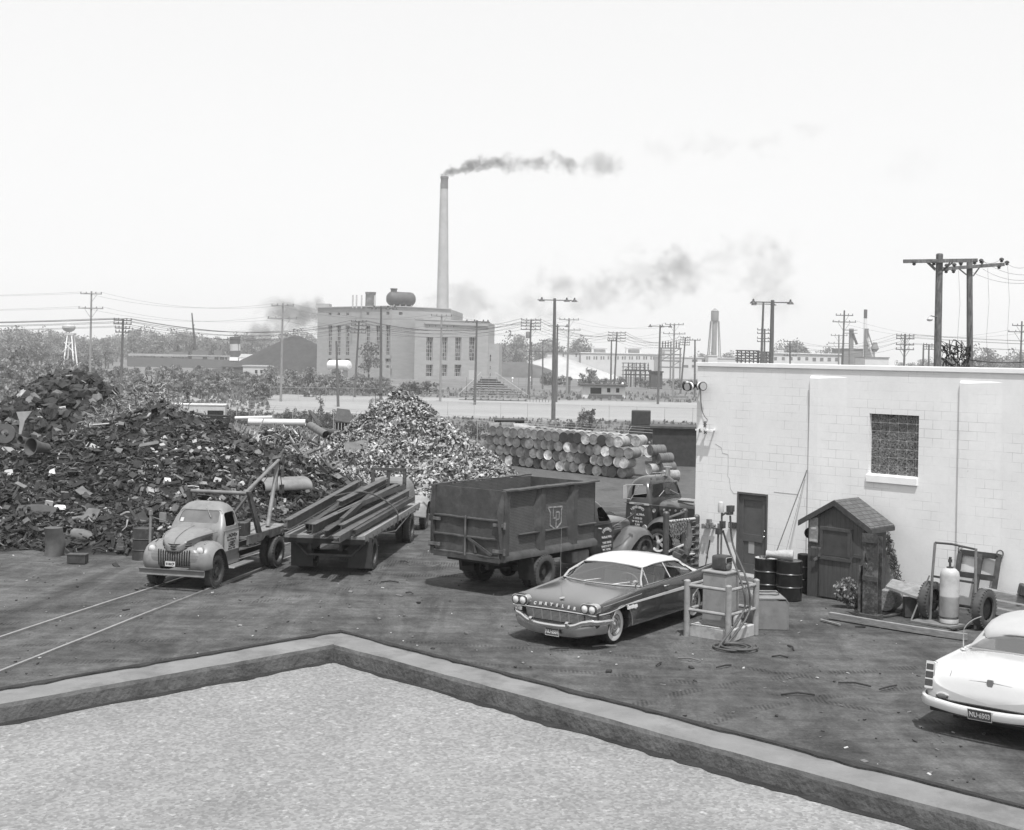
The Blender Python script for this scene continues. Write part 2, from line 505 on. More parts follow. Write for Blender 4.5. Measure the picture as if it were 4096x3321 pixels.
m.add([loc(C0 + (dl + dr) * .15) + V3((0, 0, ZR - ZP)), loc(C0 + dl * LL + dr * .15) + V3((0, 0, ZR - ZP)), loc(C0 + (dl + dr) * LL) + V3((0, 0, ZR - ZP)), loc(C0 + dr * LL + dl * .15) + V3((0, 0, ZR - ZP))], [(0, 1, 2, 3)])
m.o('roof', gr, nb)
m = M()
q = [C0 + V3((0, 0, -.1)), C0 + dl * LL + V3((0, 0, -.1)), C0 + (dl + dr) * LL + V3((0, 0, -.1)), C0 + dr * LL + V3((0, 0, -.1))]
ins = [q[0] + (dl + dr) * .02, q[1] + (dr - dl) * .02, q[2] - (dl + dr) * .02, q[3] + (dl - dr) * .02]
m.add([loc(p) for p in ins] + [V3((loc(p).x, loc(p).y, -.3)) for p in ins], [(0, 1, 5, 4), (1, 2, 6, 5), (2, 3, 7, 6), (3, 0, 4, 7), (0, 1, 2, 3)])
m.o('wall', CONC, nb)
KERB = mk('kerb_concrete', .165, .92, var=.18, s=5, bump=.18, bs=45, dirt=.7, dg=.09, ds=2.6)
TAR = mk('tar_edge', .02, .8, var=.5, s=9, bump=.4, bs=30)
def kerb(d, other, sgn):
 """d runs along the edge, other points into the roof"""
 m = M(); secs = []; edge = []
 N = 170
 for i in range(N + 1):
  t = LL * (i / N) ** 1.15
  base = C0 + d * t
  w = lambda k, a: a * noise.noise(V3((t * 2.3 + k * 9, sgn * 4., 0))) + a * .6 * noise.noise(V3((t * 9. + k * 5, sgn * 7., 2)))
  mit = 1.0
  pts = []
  for off, z, k, a in ((-.02, -.16, 1, .0), (-.025, -.012, 2, .004), (-.008, .008, 3, .004), (.02, .004, 4, .002), (.05, .004, 5, .002), (.185, .0, 6, .003), (.203, -.006, 7, .006), (.213, -.022, 8, .005), (.222, -.1, 9, .004)):
   tt = max(t, off)          # mitre at the corner
   pts.append(loc(C0 + d * tt + other * (off + w(k, a))) + V3((0, 0, z + w(k + 20, a * .8))))
  secs.append(pts)
 m.loft(secs, closed=False, cap=False)
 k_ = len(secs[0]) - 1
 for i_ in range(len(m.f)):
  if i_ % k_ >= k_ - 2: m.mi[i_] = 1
 return m
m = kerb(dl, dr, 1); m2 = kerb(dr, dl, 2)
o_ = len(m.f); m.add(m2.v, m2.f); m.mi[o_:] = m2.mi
pr = m.o('roof_kerb', [KERB, mk('kerb_shade_dirt', .085, .9, var=.4, s=7, bump=.3, bs=40, dirt=.7, dg=.045, ds=4)], nb, sharp=0)  # inner faces of the kerb: shade and dirt put into a darker colour
m = M()
for d, o_, sg in ((dl, dr, 1), (dr, dl, 2)):
 secs = []
 for i in range(260):
  t = LL * (i / 259) ** 1.15
  wv = .022 * noise.noise(V3((t * 3.1, sg * 3., 1))) + .014 * noise.noise(V3((t * 11., sg * 3., 5)))
  tt = max(t, -.02)
  secs.append([loc(C0 + d * max(t, .012) + o_ * (.012 + wv * .6)) + V3((0, 0, -.004)), loc(C0 + d * max(t, .014) + o_ * (.014 + wv * .7)) + V3((0, 0, .016 + wv * .2)), loc(C0 + d * max(t, .03) + o_ * (.030 + wv * 1.2 + abs(wv) * .8)) + V3((0, 0, .012)), loc(C0 + d * max(t, .04) + o_ * (.034 + wv * 1.2 + abs(wv) * .9)) + V3((0, 0, -.004))])
 m.loft(secs, closed=False, cap=False)
m.o('tar_flashing', TAR, nb)
m = M()
for d, o_, sg in ((dl, dr, 1), (dr, dl, 2)):
 secs = []
 for i in range(300):
  t = .2 + LL * (i / 299) ** 1.15
  wv = abs(.05 * noise.noise(V3((t * 2., sg * 5., 1)))) + abs(.05 * noise.noise(V3((t * 7., sg * 5., 5)))) + .012
  secs.append([loc(C0 + d * max(t, .222) + o_ * .222) + V3((0, 0, -.08)), loc(C0 + d * max(t, .225 + wv) + o_ * (.228 + wv)) + V3((0, 0, -.0825))])
 m.loft(secs, closed=False, cap=False)
m.o('tar_seam', TAR, nb)
# ------------------------------------------------------------------ white block building
wm = bpy.data.materials.new('painted_block'); wm.use_nodes = True
n = wm.node_tree.nodes; l = wm.node_tree.links; b = n['Principled BSDF']
b.inputs['Roughness'].default_value = .7; b.inputs['Specular IOR Level'].default_value = .25
pos = n.new('ShaderNodeTexCoord').outputs['Object']
sp = n.new('ShaderNodeSeparateXYZ'); l.new(pos, sp.inputs[0])
cx = n.new('ShaderNodeCombineXYZ'); l.new(math2('ADD', sp.outputs[0], sp.outputs[1]), cx.inputs[0]); l.new(sp.outputs[2], cx.inputs[1])
br = n.new('ShaderNodeTexBrick'); br.inputs['Scale'].default_value = 1.0
br.inputs['Brick Width'].default_value = .41; br.inputs['Row Height'].default_value = .205; br.inputs['Mortar Size'].default_value = .006
br.inputs['Mortar Smooth'].default_value = .6
l.new(cx.outputs[0], br.inputs['Vector'])
msk = mrange(tex(.9, 5, .6), .44, .62, 0.0, 1.0)
mort = math2('MULTIPLY', br.outputs['Fac'], msk)
basec = math2('MULTIPLY', mrange(tex(1.2, 7, .6), .3, .7, .68, .76), mrange(tex(11, 5, .6), .3, .7, .975, 1.025))
spots = mrange(tex(6.5, 3, .5), .76, .79, 0, .5)
colr = math2('SUBTRACT', basec, math2('MULTIPLY', mort, .32))
l.new(mixf(spots, colr, .45), b.inputs['Base Color'])
bp = n.new('ShaderNodeBump'); bp.inputs['Strength'].default_value = .12; bp.inputs['Distance'].default_value = .01
l.new(math2('SUBTRACT', tex(14, 6, .6), math2('MULTIPLY', br.outputs['Fac'], .5)), bp.inputs['Height']); l.new(bp.outputs[0], b.inputs['Normal'])
WC = V3((4.83, 34.42, 0)); wdir = V3((.711, -.703, 0)); win_ = V3((.703, .711, 0))
W1 = Wall(WC, WC + wdir)
WB = thing('block_building', 'white painted concrete block building with a door and a glass block window', 'building', WC, math.atan2(wdir.y, wdir.x))
LW, DW, HW = 34., 24., 5.19
tw = [W1.px(3478.4, 1654.4)[0], W1.px(3676.5, 1663.3)[0]]; zw1 = W1.px(3570, 1658)[1]; zw0 = W1.px(3580, 1902)[1]
td = [W1.px(2947, 2100)[0], W1.px(3070, 2100)[0]]; zd1 = W1.px(3010, 1972)[1]
def holed(m, x0, x1, z0, z1, holes, depth, y=0., reveal=None):
 xs_ = sorted(set([x0, x1] + [h[0] for h in holes] + [h[1] for h in holes])); zs_ = sorted(set([z0, z1] + [h[2] for h in holes] + [h[3] for h in holes]))
 for i in range(len(xs_) - 1):
  for j in range(len(zs_) - 1):
   a, b_, c_, d_ = xs_[i], xs_[i + 1], zs_[j], zs_[j + 1]
   mx_, mz_ = (a + b_) / 2, (c_ + d_) / 2
   if any(h[0] < mx_ < h[1] and h[2] < mz_ < h[3] for h in holes): continue
   m.quad((a, y, c_), (b_, y, c_), (b_, y, d_), (a, y, d_))
 for h in holes:
  a, b_, c_, d_ = h; e = y + depth
  for q in (((a, y, c_), (a, e, c_), (a, e, d_), (a, y, d_)), ((b_, y, c_), (b_, e, c_), (b_, e, d_), (b_, y, d_)), ((a, y, d_), (b_, y, d_), (b_, e, d_), (a, e, d_)), ((a, y, c_), (b_, y, c_), (b_, e, c_), (a, e, c_))):
   m.add(list(q), [(0, 1, 2, 3)])
m = M()
holed(m, 0, LW, -1.5, HW, [(td[0], td[1], -.02, zd1), (tw[0], tw[1], zw0, zw1)], .16)
m.quad((0, 0, -1.5), (0, DW, -1.5), (0, DW, HW), (0, 0, HW)); m.quad((LW, 0, -1.5), (LW, DW, -1.5), (LW, DW, HW), (LW, 0, HW)); m.quad((0, DW, -1.5), (LW, DW, -1.5), (LW, DW, HW), (0, DW, HW))
m.o('wall', wm, WB, sharp=0, weld=True)
m = M(); m.bb((.02, .02, HW - .02), (LW - .02, DW - .02, HW + .06)); m.o('roof', CONC, WB)
m = M(); m.bb((-.036, -.036, HW), (LW + .036, .25, HW + .105)); m.bb((-.036, .25, HW + .001), (.25, DW, HW + .104))
m.o('coping', WHITE, WB, bevel=.008)
for U0, U1, Vt in ((3241, 3319, 1510), (3840, 3927, 1530)):
 t0 = W1.px(U0, 1700)[0]; t1 = W1.px(U1, 1700)[0]; zt = W1.px((U0 + U1) / 2, Vt)[1]
 m = M(); m.loft([[(t0, .01, z), (t0, -y_, z), (t1 - .30, -y_, z), (t1 + .60, .01, z)] for z, y_ in ((-1, .05), (zt - .02, .05), (zt + .03, .012))])
 m.o('pilaster', wm, WB, sharp=0)
GB = bpy.data.materials.new('glass_block'); GB.use_nodes = True
n = GB.node_tree.nodes; l = GB.node_tree.links; b = n['Principled BSDF']
pos = n.new('ShaderNodeTexCoord').outputs['Object']
l.new(math2('ADD', mrange(tex(13, 3, .6, None, 2.5), .40, .62, .02, .22), 0.), b.inputs['Base Color'])
b.inputs['Roughness'].default_value = .18
bp = n.new('ShaderNodeBump'); bp.inputs['Strength'].default_value = .7; bp.inputs['Distance'].default_value = .03
l.new(tex(12, 2, .5, None, 2.), bp.inputs['Height']); l.new(bp.outputs[0], b.inputs['Normal'])
m = M(); ww = tw[1] - tw[0]; wh = zw1 - zw0; cw = ww / 5.55; ch = wh / 7.; yb = .13
m.bb((tw[0] - .01, yb, zw0 - .01), (tw[1] + .01, yb + .08, zw1 + .01), 1)
m.o('window', [GB, mk('block_mortar', .55, .8, var=.15, s=8)], WB)
wobj = [c for c in WB.children if c.name.startswith('window')][0]
m = M()
for i in range(6):
 for j in range(7):
  x0 = tw[0] + i * cw + .011; x1 = min(tw[0] + (i + 1) * cw, tw[1]) - .011
  z0 = zw0 + j * ch + .011; z1 = zw0 + (j + 1) * ch - .011
  m.prism(rrect(x0, z0, x1, z1, .02, 2), yb - .02, yb + .01, 'y')
m.o('glass_blocks', GB, wobj)
ts = [W1.px(3467, 1915)[0], W1.px(3671, 1925)[0]]; zs0 = W1.px(3570, 1935)[1]
m = M(); m.prism([(-.05, zs0), (.16, zs0), (.16, zw0 + .005), (-.035, zw0 - .02), (-.05, zw0 - .03)], ts[0], ts[1], 'x')
m.o('sill', WHITE, wobj, bevel=.008)
DOOR = mk('door_paint', .085, .6, var=.14, s=5, dirt=.25, dg=.05, ds=4)
dz1 = zd1 - .05; dx0, dx1 = td[0] + .04, td[1] - .04
m = M(); m.bb((td[0], -.01, 0), (dx0, .12, zd1 - .001)); m.bb((dx1, -.012, 0), (td[1], .12, zd1 - .001)); m.bb((dx0, -.011, dz1), (dx1, .12, zd1))
dr_ = m.o('door', [DOOR], WB)
m = M(); ys_ = .05
holed(m, dx0, dx1, .02, dz1, [(dx0 + .13, dx1 - .15, .25, .82), (dx0 + .13, dx1 - .15, 1.0, dz1 - .14)], .025, ys_)
m.bb((dx0, ys_ + .025, .02), (dx1, ys_ + .05, dz1))
m.o('leaf', DOOR, dr_)
m = M(); m.sphere((dx1 - .07, ys_ - .03, .98), .032, 10, 6); m.o('knob', DCHROME, dr_)
m = M(); m.sphere((dx1 - .07, ys_ - .01, 1.12), .022, 8, 5); m.o('lock', DCHROME, dr_)
m = M(); m.bb((dx0 + .28, ys_ + .018, .52), (dx0 + .45, ys_ + .024, .96)); m.o('notice', mk('paper', .3, .9, var=.1), dr_)
m = M(); m.bb((td[0] - .1, -.35, -.3), (td[1] + .1, .1, .015)); m.o('threshold', CONC, WB, bevel=.01)
def wl(pts, r, name, mt, out=.0, parent=None):
 q = [W1.px(*p) for p in pts]
 m = M(); m.tube([(a, -out - r * .2, z) for a, z in q], r, 5); return m.o(name, mt, parent or WB)
CR = mk('crack', .22, .9, var=.3)
wl([(2862, 1776), (2885, 1790), (2890, 1812), (2912, 1818), (2913, 1850), (2911, 1905), (2918, 1915), (2922, 1955), (2935, 1974), (2948, 1975)], .005, 'crack', CR)
wl([(2910, 1450), (2910, 1820)], .004, 'crack', mk('paint_line', .6, .9, var=.1))
wl([(3096, 1968), (3190, 1978)], .005, 'crack', CR)
wl([(3235, 1560), (3238, 1880), (3232, 2200)], .012, 'conduit', mk('conduit_paint', .45, .6), .01)
fl = thing('floodlight', 'cluster of three black floodlights on a bracket at the white wall corner', 'floodlight', WB.location, WB.rotation_euler.z)
def fp(U, V, out):
 a, z = W1.px(U, V); return V3((a, -out, z))
c = fp(2797, 1541, .14)
m = M(); m.tube([fp(2803, 1552, .0), fp(2803, 1556, .12), c], .025, 8); m.box(c + V3((0, 0, -.02)), (.16, .08, .05)); m.o('bracket', BLACK, fl)
for dv in (V3((-1, -.15, -.08)), V3((-.1, -1, -.12)), V3((.95, -.35, -.05))):
 d = dv.normalized()
 m = M(); m.tube([c + d * .05, c + d * .12, c + d * .2, c + d * .30, c + d * .34], [.05, .085, .095, .11, .118], 14); h_ = m.o('lamp_head', BLACK, fl)
 m = M(); m.cyl(c + d * .335, c + d * .343, .1, n=14); m.o('lens', LGREY, h_)
 m = M(); m.cyl(c + d * .2, c + d * .26, .105, .112, 14); m.o('ring', WHITE, h_)
cb = thing('wall_cable', 'thin dark cable looping down the corner of the white wall', 'cable', WB.location, WB.rotation_euler.z)
m = M(); m.tube(crom([fp(2806, 1556, .03), fp(2806, 1615, .02), fp(2810, 1640, .03), fp(2822, 1665, .04), fp(2834, 1678, .06), fp(2836, 1688, .1)]), .008, 5); m.o('cable', BLACK, cb)
ib = thing('insulator_bracket', 'iron bracket with dark insulators fixed to the corner of the white wall', 'bracket', WB.location, WB.rotation_euler.z)
m = M(); m.bar(fp(2797, 1718, .14), fp(2862, 1722, .14), .06, .04)
for u in (2800, 2828, 2858): m.bar(fp(u, 1720, .0), fp(u, 1720, .15), .035, .03)
m.o('bar', WHITE, ib)
for u, v in ((2815, 1720), (2835, 1726), (2834, 1690), (2834, 1700)):
 m = M(); p = fp(u, v, .15); m.lathe([(.02, -.06), (.045, -.05), (.02, -.01), (.045, .0), (.02, .04)], 10, p); m.o('insulator', BLACK, ib)
random.seed(11)
def wheel(parent, x, y, r, w, side, style='disc', tm=None, rimr=.6, rm=None, name='wheel', white=False):
 """tyre as a part, rim as its sub-part; side = +1 outer face towards +y"""
 tm = tm or DUSTR
 h = w / 2; ri = r * rimr
 m = M()
 prof = [(ri, -h * .7), (ri + .02, -h * .95), (r * .80, -h * 1.02), (r * .93, -h * .92), (r * .985, -h * .72), (r, -h * .3), (r, h * .3), (r * .985, h * .72), (r * .93, h * .92), (r * .80, h * 1.02), (ri + .02, h * .95), (ri, h * .7)]
 mis = [0] * 11
 if white: prof[9] = (r * .84, h * 1.02); prof[10] = (ri + .01, h * 1.0); mis[9] = 1
 m.lathe(prof, 36, (0, 0, 0), 'y', mis=mis)
 if not white:
  for k in range(34):     # shoulder lugs
   a = 2 * PI * k / 34
   for sg in (-1, 1):
    m.box((r * .97 * math.cos(a), sg * h * .78, r * .97 * math.sin(a)), (r * .07, h * .42, .02), MX.Rotation(-a, 3, 'Y'))
 t = m.o(name, [tm, WWALL], parent, sharp=35)
 t.location = (x, y, r); t.rotation_euler = (0, random.random() * 6, 0)
 rm = rm or DGREY
 m = M(); s = side
 if style == 'disc':
  m.lathe([(ri + .012, s * h * .98), (ri, s * h * .9), (ri * .93, s * h * .55), (ri * .85, s * h * .35), (ri * .62, s * h * .5), (ri * .42, s * h * .55), (ri * .40, s * h * .85), (ri * .30, s * h * 1.0), (.001, s * h * 1.02)], 28, (0, 0, 0), 'y')
  ro = m.o('rim', rm, t, sharp=35)
  m = M()
  for k in range(5):
   a = 2 * PI * k / 5
   m.cyl((ri * .66 * math.cos(a), s * h * .30, ri * .66 * math.sin(a)), (ri * .66 * math.cos(a), s * h * .50, ri * .66 * math.sin(a)), ri * .15, n=12)
  m.o('hand_hole', HOLE, t)
  m = M()
  for k in range(8):
   a = 2 * PI * k / 8
   m.cyl((ri * .36 * math.cos(a), s * h * .5, ri * .36 * math.sin(a)), (ri * .36 * math.cos(a), s * h * .95, ri * .36 * math.sin(a)), ri * .045, n=6)
  m.o('wheel_nut', STEEL, t)
 elif style == 'deep':
  m.lathe([(ri + .012, s * h * .98), (ri, s * h * .9), (ri * .92, s * h * .2), (ri * .86, -s * h * .5), (ri * .5, -s * h * .6), (ri * .34, -s * h * .2), (ri * .3, s * h * .35), (.001, s * h * .4)], 28, (0, 0, 0), 'y')
  m.o('rim', rm, t, sharp=35)
 elif style == 'spoke':
  m.lathe([(ri + .012, s * h * .98), (ri - .01, s * h * .9), (ri * .84, s * h * .6), (ri * .84, s * h * .45), (ri * .9, s * h * .2)], 28, (0, 0, 0), 'y')
  for k in range(5):
   a = 2 * PI * k / 5 + .3
   m.bar((ri * .2 * math.cos(a), s * h * .5, ri * .2 * math.sin(a)), (ri * .88 * math.cos(a), s * h * .5, ri * .88 * math.sin(a)), .07, .05, (0, 1, 0))
  m.lathe([(ri * .28, s * h * .2), (ri * .28, s * h * .9), (ri * .15, s * h * 1.1), (.001, s * h * 1.12)], 16, (0, 0, 0), 'y')
  m.o('rim', rm, t, sharp=35)
  m = M(); m.cyl((0, -s * h * .4, 0), (0, -s * h * .3, 0), ri * .9, n=20); m.o('brake_drum', HOLE, t)
 else:   # full wheel cover
  m.lathe([(ri + .015, s * h * .99), (ri * .96, s * h * 1.06), (ri * .8, s * h * .92), (ri * .72, s * h * .86), (ri * .6, s * h * 1.0), (ri * .45, s * h * 1.02), (ri * .36, s * h * .98), (ri * .2, s * h * 1.12), (.001, s * h * 1.18)], 28, (0, 0, 0), 'y')
  m.o('hubcap', CHROME, t, sharp=35)
 return t
def fender(path, y0, y1, name, mat, parent, crown=.06, lip=.10, n=9, mi=None, thick=.012):
 """swept wing: path of (x, z) along the crown from the front to the rear, y0 inner, y1 outer edge"""
 pts = crom([(p[0], 0, p[1]) for p in path], 5)
 secs = []
 for i, p in enumerate(pts):
  t = (pts[min(i + 1, len(pts) - 1)] - pts[max(i - 1, 0)]).normalized()
  nrm = V3((-t.z, 0, t.x))
  if nrm.z < 0 and abs(t.z) < .99 and i < 2: pass
  c = sum((q for q in pts), V3((0, 0, 0))) / len(pts); c.z -= .15
  if nrm.dot(p - c) < 0: nrm = -nrm
  row = []
  for k in range(n + 1):
   u = k / n
   y = y0 + (y1 - y0) * math.sin(u * PI / 2) if False else y0 + (y1 - y0) * (u if u < 1 else 1)
   d = crown * (1 - (2 * max(u - .35, 0) / 1.3) ** 2) - (lip if u > .999 else lip * max(0, (u - .55) / .45) ** 3)
   q = p + nrm * (d - crown)
   row.append((q.x, y, q.z))
  q = p + nrm * (-crown * .2 - lip * 1.3)
  row.append((q.x, y1 - (y1 - y0) * .06, q.z))
  secs.append(row)
 m = M(); m.loft(secs, closed=False, cap=False)
 o = m.o(name, mat, parent, sharp=60)
 s = o.modifiers.new('sheet', 'SOLIDIFY'); s.thickness = thick; s.offset = 0
 return o
def ring(x0, x1, w, r, z, n=5, taper=0.):
 """rounded rectangle in plan at height z"""
 pts = []
 for cx, cy, a0 in ((x1 - r, w - taper - r, 0), (x0 + r, w - r, 90), (x0 + r, -w + r, 180), (x1 - r, -w + taper + r, 270)):
  for k in range(n + 1):
   a = R(a0 + 90 * k / n)
   pts.append((cx + r * math.cos(a), cy + r * math.sin(a), z))
 return pts
def cab(parent, secs, mat, sidewin, front, rear=None, name='cab', wall=.045, gl=None, inside=None, fdepth=.5, sub=1):
 """secs: list of (z, x_rear, x_front, half_width, radius); windows cut right through"""
 m = M(); m.loft([ring(a[1], a[2], a[3], a[4], a[0]) for a in secs])
 o = m.o(name, [mat, inside or BLACK], None, sharp=50)
 if sub:
  b = o.modifiers.new('s', 'SUBSURF'); b.levels = b.render_levels = sub
  bake(o)
 m = M(); m.loft([ring(a[1] + wall, a[2] - wall, a[3] - wall, max(a[4] - wall, .02), a[0] - (wall if i == len(secs) - 1 else 0) + (wall if i == 0 else 0)) for i, a in enumerate(secs)], mi=0)
 ci = m.o('c', [inside or BLACK])
 if sub:
  b = ci.modifiers.new('s', 'SUBSURF'); b.levels = b.render_levels = sub; bake(ci)
 cs = [ci]
 m = M(); m.prism(rpoly(sidewin, .09), -2, 2, 'y'); cs.append(m.o('c', mat))
 xf, poly = front
 m = M(); m.prism(rpoly(poly, .08), xf - fdepth, xf + 1.0, 'x'); cs.append(m.o('c', mat))
 if rear:
  xr, poly2 = rear
  m = M(); m.prism(rpoly(poly2, .06), xr - .5, xr + .3, 'x'); cs.append(m.o('c', mat))
 cut(o, cs, 40)
 o.parent = parent
 return o
GLASS = glassmat('glass', .75, .06)
DARKGL = glassmat('dark_glass', .25, .05)
MILKY = mk('dusty_glass', .12, .25, var=.2, s=4, world=False, spec=.6)
LAMP = mk('lamp_glass', .55, .15, var=.15, s=9, spec=.8)
# ------------------------------------------------------------------ dark hardtop car
car = thing('car', 'dark two-tone hardtop car with a white roof, whitewall tyres and tail fins', 'car', (1.346, 25.316, 0), R(-124.86))
BODY = mk('car_paint', .035, .18, var=.08, s=2, world=False, spec=.6, coat=1.)
ROOFP = mk('white_car_paint', .50, .3, var=.04, s=3, world=False, coat=.5)
ST = [(.80, .90, .33, .50, .66, .70, .71, 0), (.76, .93, .30, .52, .72, .775, .745, 0), (.66, .95, .27, .54, .76, .835, .79, 0), (.3, .975, .25, .55, .80, .865, .845, 0), (-.3, .99, .24, .56, .84, .90, .90, 0),
      (-.72, .995, .24, .56, .87, .945, .945, 0), (-.82, .995, .24, .56, .88, .955, .95, 0), (-.95, .995, .24, .56, .885, .96, .62, 1), (-1.2, .995, .24, .56, .89, .965, .50, 1), (-2.2, .995, .24, .56, .90, .985, .50, 1), (-2.9, .995, .24, .56, .91, 1.0, .55, 1), (-3.08, .995, .25, .56, .915, 1.005, .95, 0),
      (-3.25, .995, .26, .56, .93, 1.02, .97, 0), (-3.7, .985, .30, .56, .98, 1.06, .955, 0), (-4.15, .965, .34, .56, 1.02, 1.09, .90, 0), (-4.36, .95, .38, .56, 1.03, 1.10, .82, 0), (-4.40, .93, .42, .56, 1.0, 1.07, .78, 0)]
secs = []
for x, w, zl, zm, zs, zi, zt, tub in ST:
 fin = max(0, (-3.1 - x)) * .10
 h = [(0, zl - .04), (w * .55, zl - .04), (w * .90, zl - .02), (w * .965, zl + .06), (w, zm), (w * .995, (zm + zs) / 2 + .02), (w * .985, zs), (w * .965, zi - .015), (w * .94, zi)]
 if tub: h += [(w * .88, zi - .02), (w * .85, zt), (w * .5, zt), (0, zt)]
 else: h += [(w * (.90 - fin * .2), zi - .01 - fin * .3), (w * (.80), min(zi, zt + .03) - .01 - fin * .5), (w * .45, zt), (0, zt + .008)]
 full = [(x, -y, z) for y, z in h[1:]][::-1] + [(x, h[0][0], h[0][1])] + [(x, y, z) for y, z in h[1:-1]]
 secs.append([(x, y, z) for y, z in h] + [(x, -y, z) for y, z in h[1:-1]][::-1])
m = M(); m.loft(secs)
bo = m.o('body', BODY, None, sharp=0, weld=True)
b = bo.modifiers.new('s', 'SUBSURF'); b.levels = b.render_levels = 2; bake(bo)
cs = []
for wx, rr_ in ((0, .39), (-3.21, .385)):
 for s in (-1, 1):
  m = M(); m.prism([(wx + rr_ * math.cos(R(a)), .335 + rr_ * (1.0 if wx == 0 else .82) * math.sin(R(a))) for a in range(-40, 221, 13)] + [(wx - rr_ * .8, -.2), (wx + rr_ * .8, -.2)], s * .66, s * 1.2, 'y'); cs.append(m.o('c', BLACK))
m = M(); m.prism(rpoly([(-.70, .62), (.70, .62), (.62, .42), (-.62, .42)], .05), .70, 1.0, 'x'); cs.append(m.o('c', BLACK))
cut(bo, cs, 32); bo.parent = car
for wx in (0, -3.21):
 for s in (-1, 1):
  wheel(car, wx, s * .745, .345, .19, s, 'cover', RUBBER, .57, white=True)
for s in (-1, 1):       # bright arch mouldings
 for wx, r_, k in ((0, .395, 1.0), (-3.21, .39, .82)):
  m = M(); m.tube([(wx + r_ * math.cos(R(a)), s * (.985 if wx == 0 else .99), .335 + r_ * k * math.sin(R(a))) for a in range(-8, 189, 12)], .012, 6)
  m.o('arch_moulding', mk('arch_trim', .3, .3, metal=.6, var=.1), car)
m = M(); m.bb((.62, -.66, .38), (.66, .66, .64)); m.o('grille_back', BLACK, car)
m = M()
for i in range(8): m.bar((.80 - .008 * i, -.64, .605 - .024 * i), (.80 - .008 * i, .64, .605 - .024 * i), .02, .010)
for i in range(6): m.bar((.79, -.5 + .2 * i, .62), (.745, -.5 + .2 * i, .43), .014, .02)
m.o('grille', mk('grille_trim', .5, .35, metal=.35, var=.05), car)
def wrap(pts, prof, mat, name, parent=car, sub=0):
 """profile (out, z) swept along half path (x, y, z) mirrored"""
 half = crom(pts, 4); path = half + [V3((p.x, -p.y, p.z)) for p in half[::-1][1:]]
 secs = []
 for i, p in enumerate(path):
  t = (path[min(i + 1, len(path) - 1)] - path[max(i - 1, 0)]); nn = V3((-t.y, t.x, 0)); nn = nn.normalized() if nn.length > 1e-6 else V3((1, 0, 0))
  if nn.dot(V3((p.x + 3., p.y * 2, 0))) < 0: nn = -nn
  secs.append([p + nn * a + V3((0, 0, c)) for a, c in prof])
 m = M(); m.loft(secs); return m.o(name, mat, parent, sharp=45)
bumpf = wrap([(.42, .985, .50), (.68, .95, .51), (.84, .82, .515), (.895, .66, .49), (.93, .50, .42), (.955, .25, .385), (.96, 0, .38)], [(0, .05), (.035, .04), (.05, .0), (.035, -.045), (0, -.055)], CHROME, 'bumper')
wrap([(.50, .965, .40), (.74, .89, .40), (.84, .72, .37), (.89, .45, .32), (.90, 0, .31)], [(-.03, .07), (.01, .05), (.02, -.02), (-.02, -.12), (-.10, -.15), (-.10, .05)], DCHROME, 'lower_bumper')
m = M(); m.tube([(.82, y, .640 + .01 * (1 - abs(y))) for y in (-.92, -.6, 0, .6, .92)], .016, 6); m.o('hood_lip', CHROME, car)
for s in (-1, 1):
 m = M()
 for i in range(4): m.tube([(.45, s * .99, .545 + .022 * i), (.68, s * .965, .55 + .022 * i), (.82, s * .86, .56 + .02 * i), (.85, s * .70, .565 + .016 * i)], .008, 5)
 m.o('side_grille', CHROME, car)
 m = M(); m.prism([(.0, .0), (.05, .10), (.0, .13), (-.02, .06)], -.03, .03, 'y'); gd = m.o('bumper_guard', CHROME, car); gd.location = (.985, s * .40, .37)
 yc, zc = s * .765, .745
 pts = rrect(yc - .185, zc - .095, yc + .185, zc + .10, .085, 5)
 m = M(); m.prism(pts, .70, .845, 'x'); pod = m.o('headlight_pod', CHROME, car, bevel=.01)
 m = M(); m.prism(rrect(yc - .172, zc - .084, yc + .172, zc + .089, .075, 5), .835, .849, 'x'); m.o('recess', DGREY, pod)
 for k in (-1, 1):
  m = M(); m.lathe([(.066, .0), (.066, .012), (.056, .018), (.04, .03), (.001, .034)], 20, (.848, yc + k * .080, zc), 'x'); hl_ = m.o('headlight', LAMP, car)
  m = M(); m.lathe([(.072, .0), (.072, .014), (.064, .016)], 20, (.848, yc + k * .080, zc), 'x'); m.o('bezel', CHROME, hl_)
 m = M(); m.tube([(.70, s * .985, .80), (.3, s * .99, .815), (-.1, s * 1.0, .835), (-.7, s * 1.003, .86)], .007, 5); m.o('upper_moulding', DCHROME, car)
 m = M(); m.tube([(.78, s * .945, .655), (.5, s * .985, .66), (.15, s * .992, .69), (-.06, s * .994, .715)], .014, 6); m.o('front_moulding', CHROME, car)
 m = M(); m.prism([(-.06, .725), (-.6, .745), (-2.6, .775), (-4.30, .83), (-4.34, .66), (-2.6, .715), (-.6, .715)], s * .985, s * 1.004, 'y'); m.o('side_sweep', ROOFP, car)
 for x in (-1.78, -2.62):
  m = M(); m.tube([(x, s * .99, .885), (x + .02, s * 1.02, .89), (x + .14, s * 1.02, .89), (x + .17, s * .99, .885)], .016, 6); m.o('door_handle', CHROME, car)
 m = M(); m.lathe([(.001, -.08), (.04, -.05), (.05, 0), (.045, .06), (.001, .065)], 12, (-.66, s * .88, 1.06), 'x'); m.cyl((-.66, s * .88, 1.03), (-.70, s * .88, .95), .014, n=6)
 if s > 0: m.o('mirror', CHROME, car)
for i, ch in enumerate('CHRYSLER'):
 letters(ch, .075, CHROME, car, face((.815 - .005 * abs(i - 3.5), -.44 + .125 * i, .735 - .0016 * (i - 3.5) ** 2), (0, 1, 0), (-.45, 0, 1)), bold=.006, depth=.006)
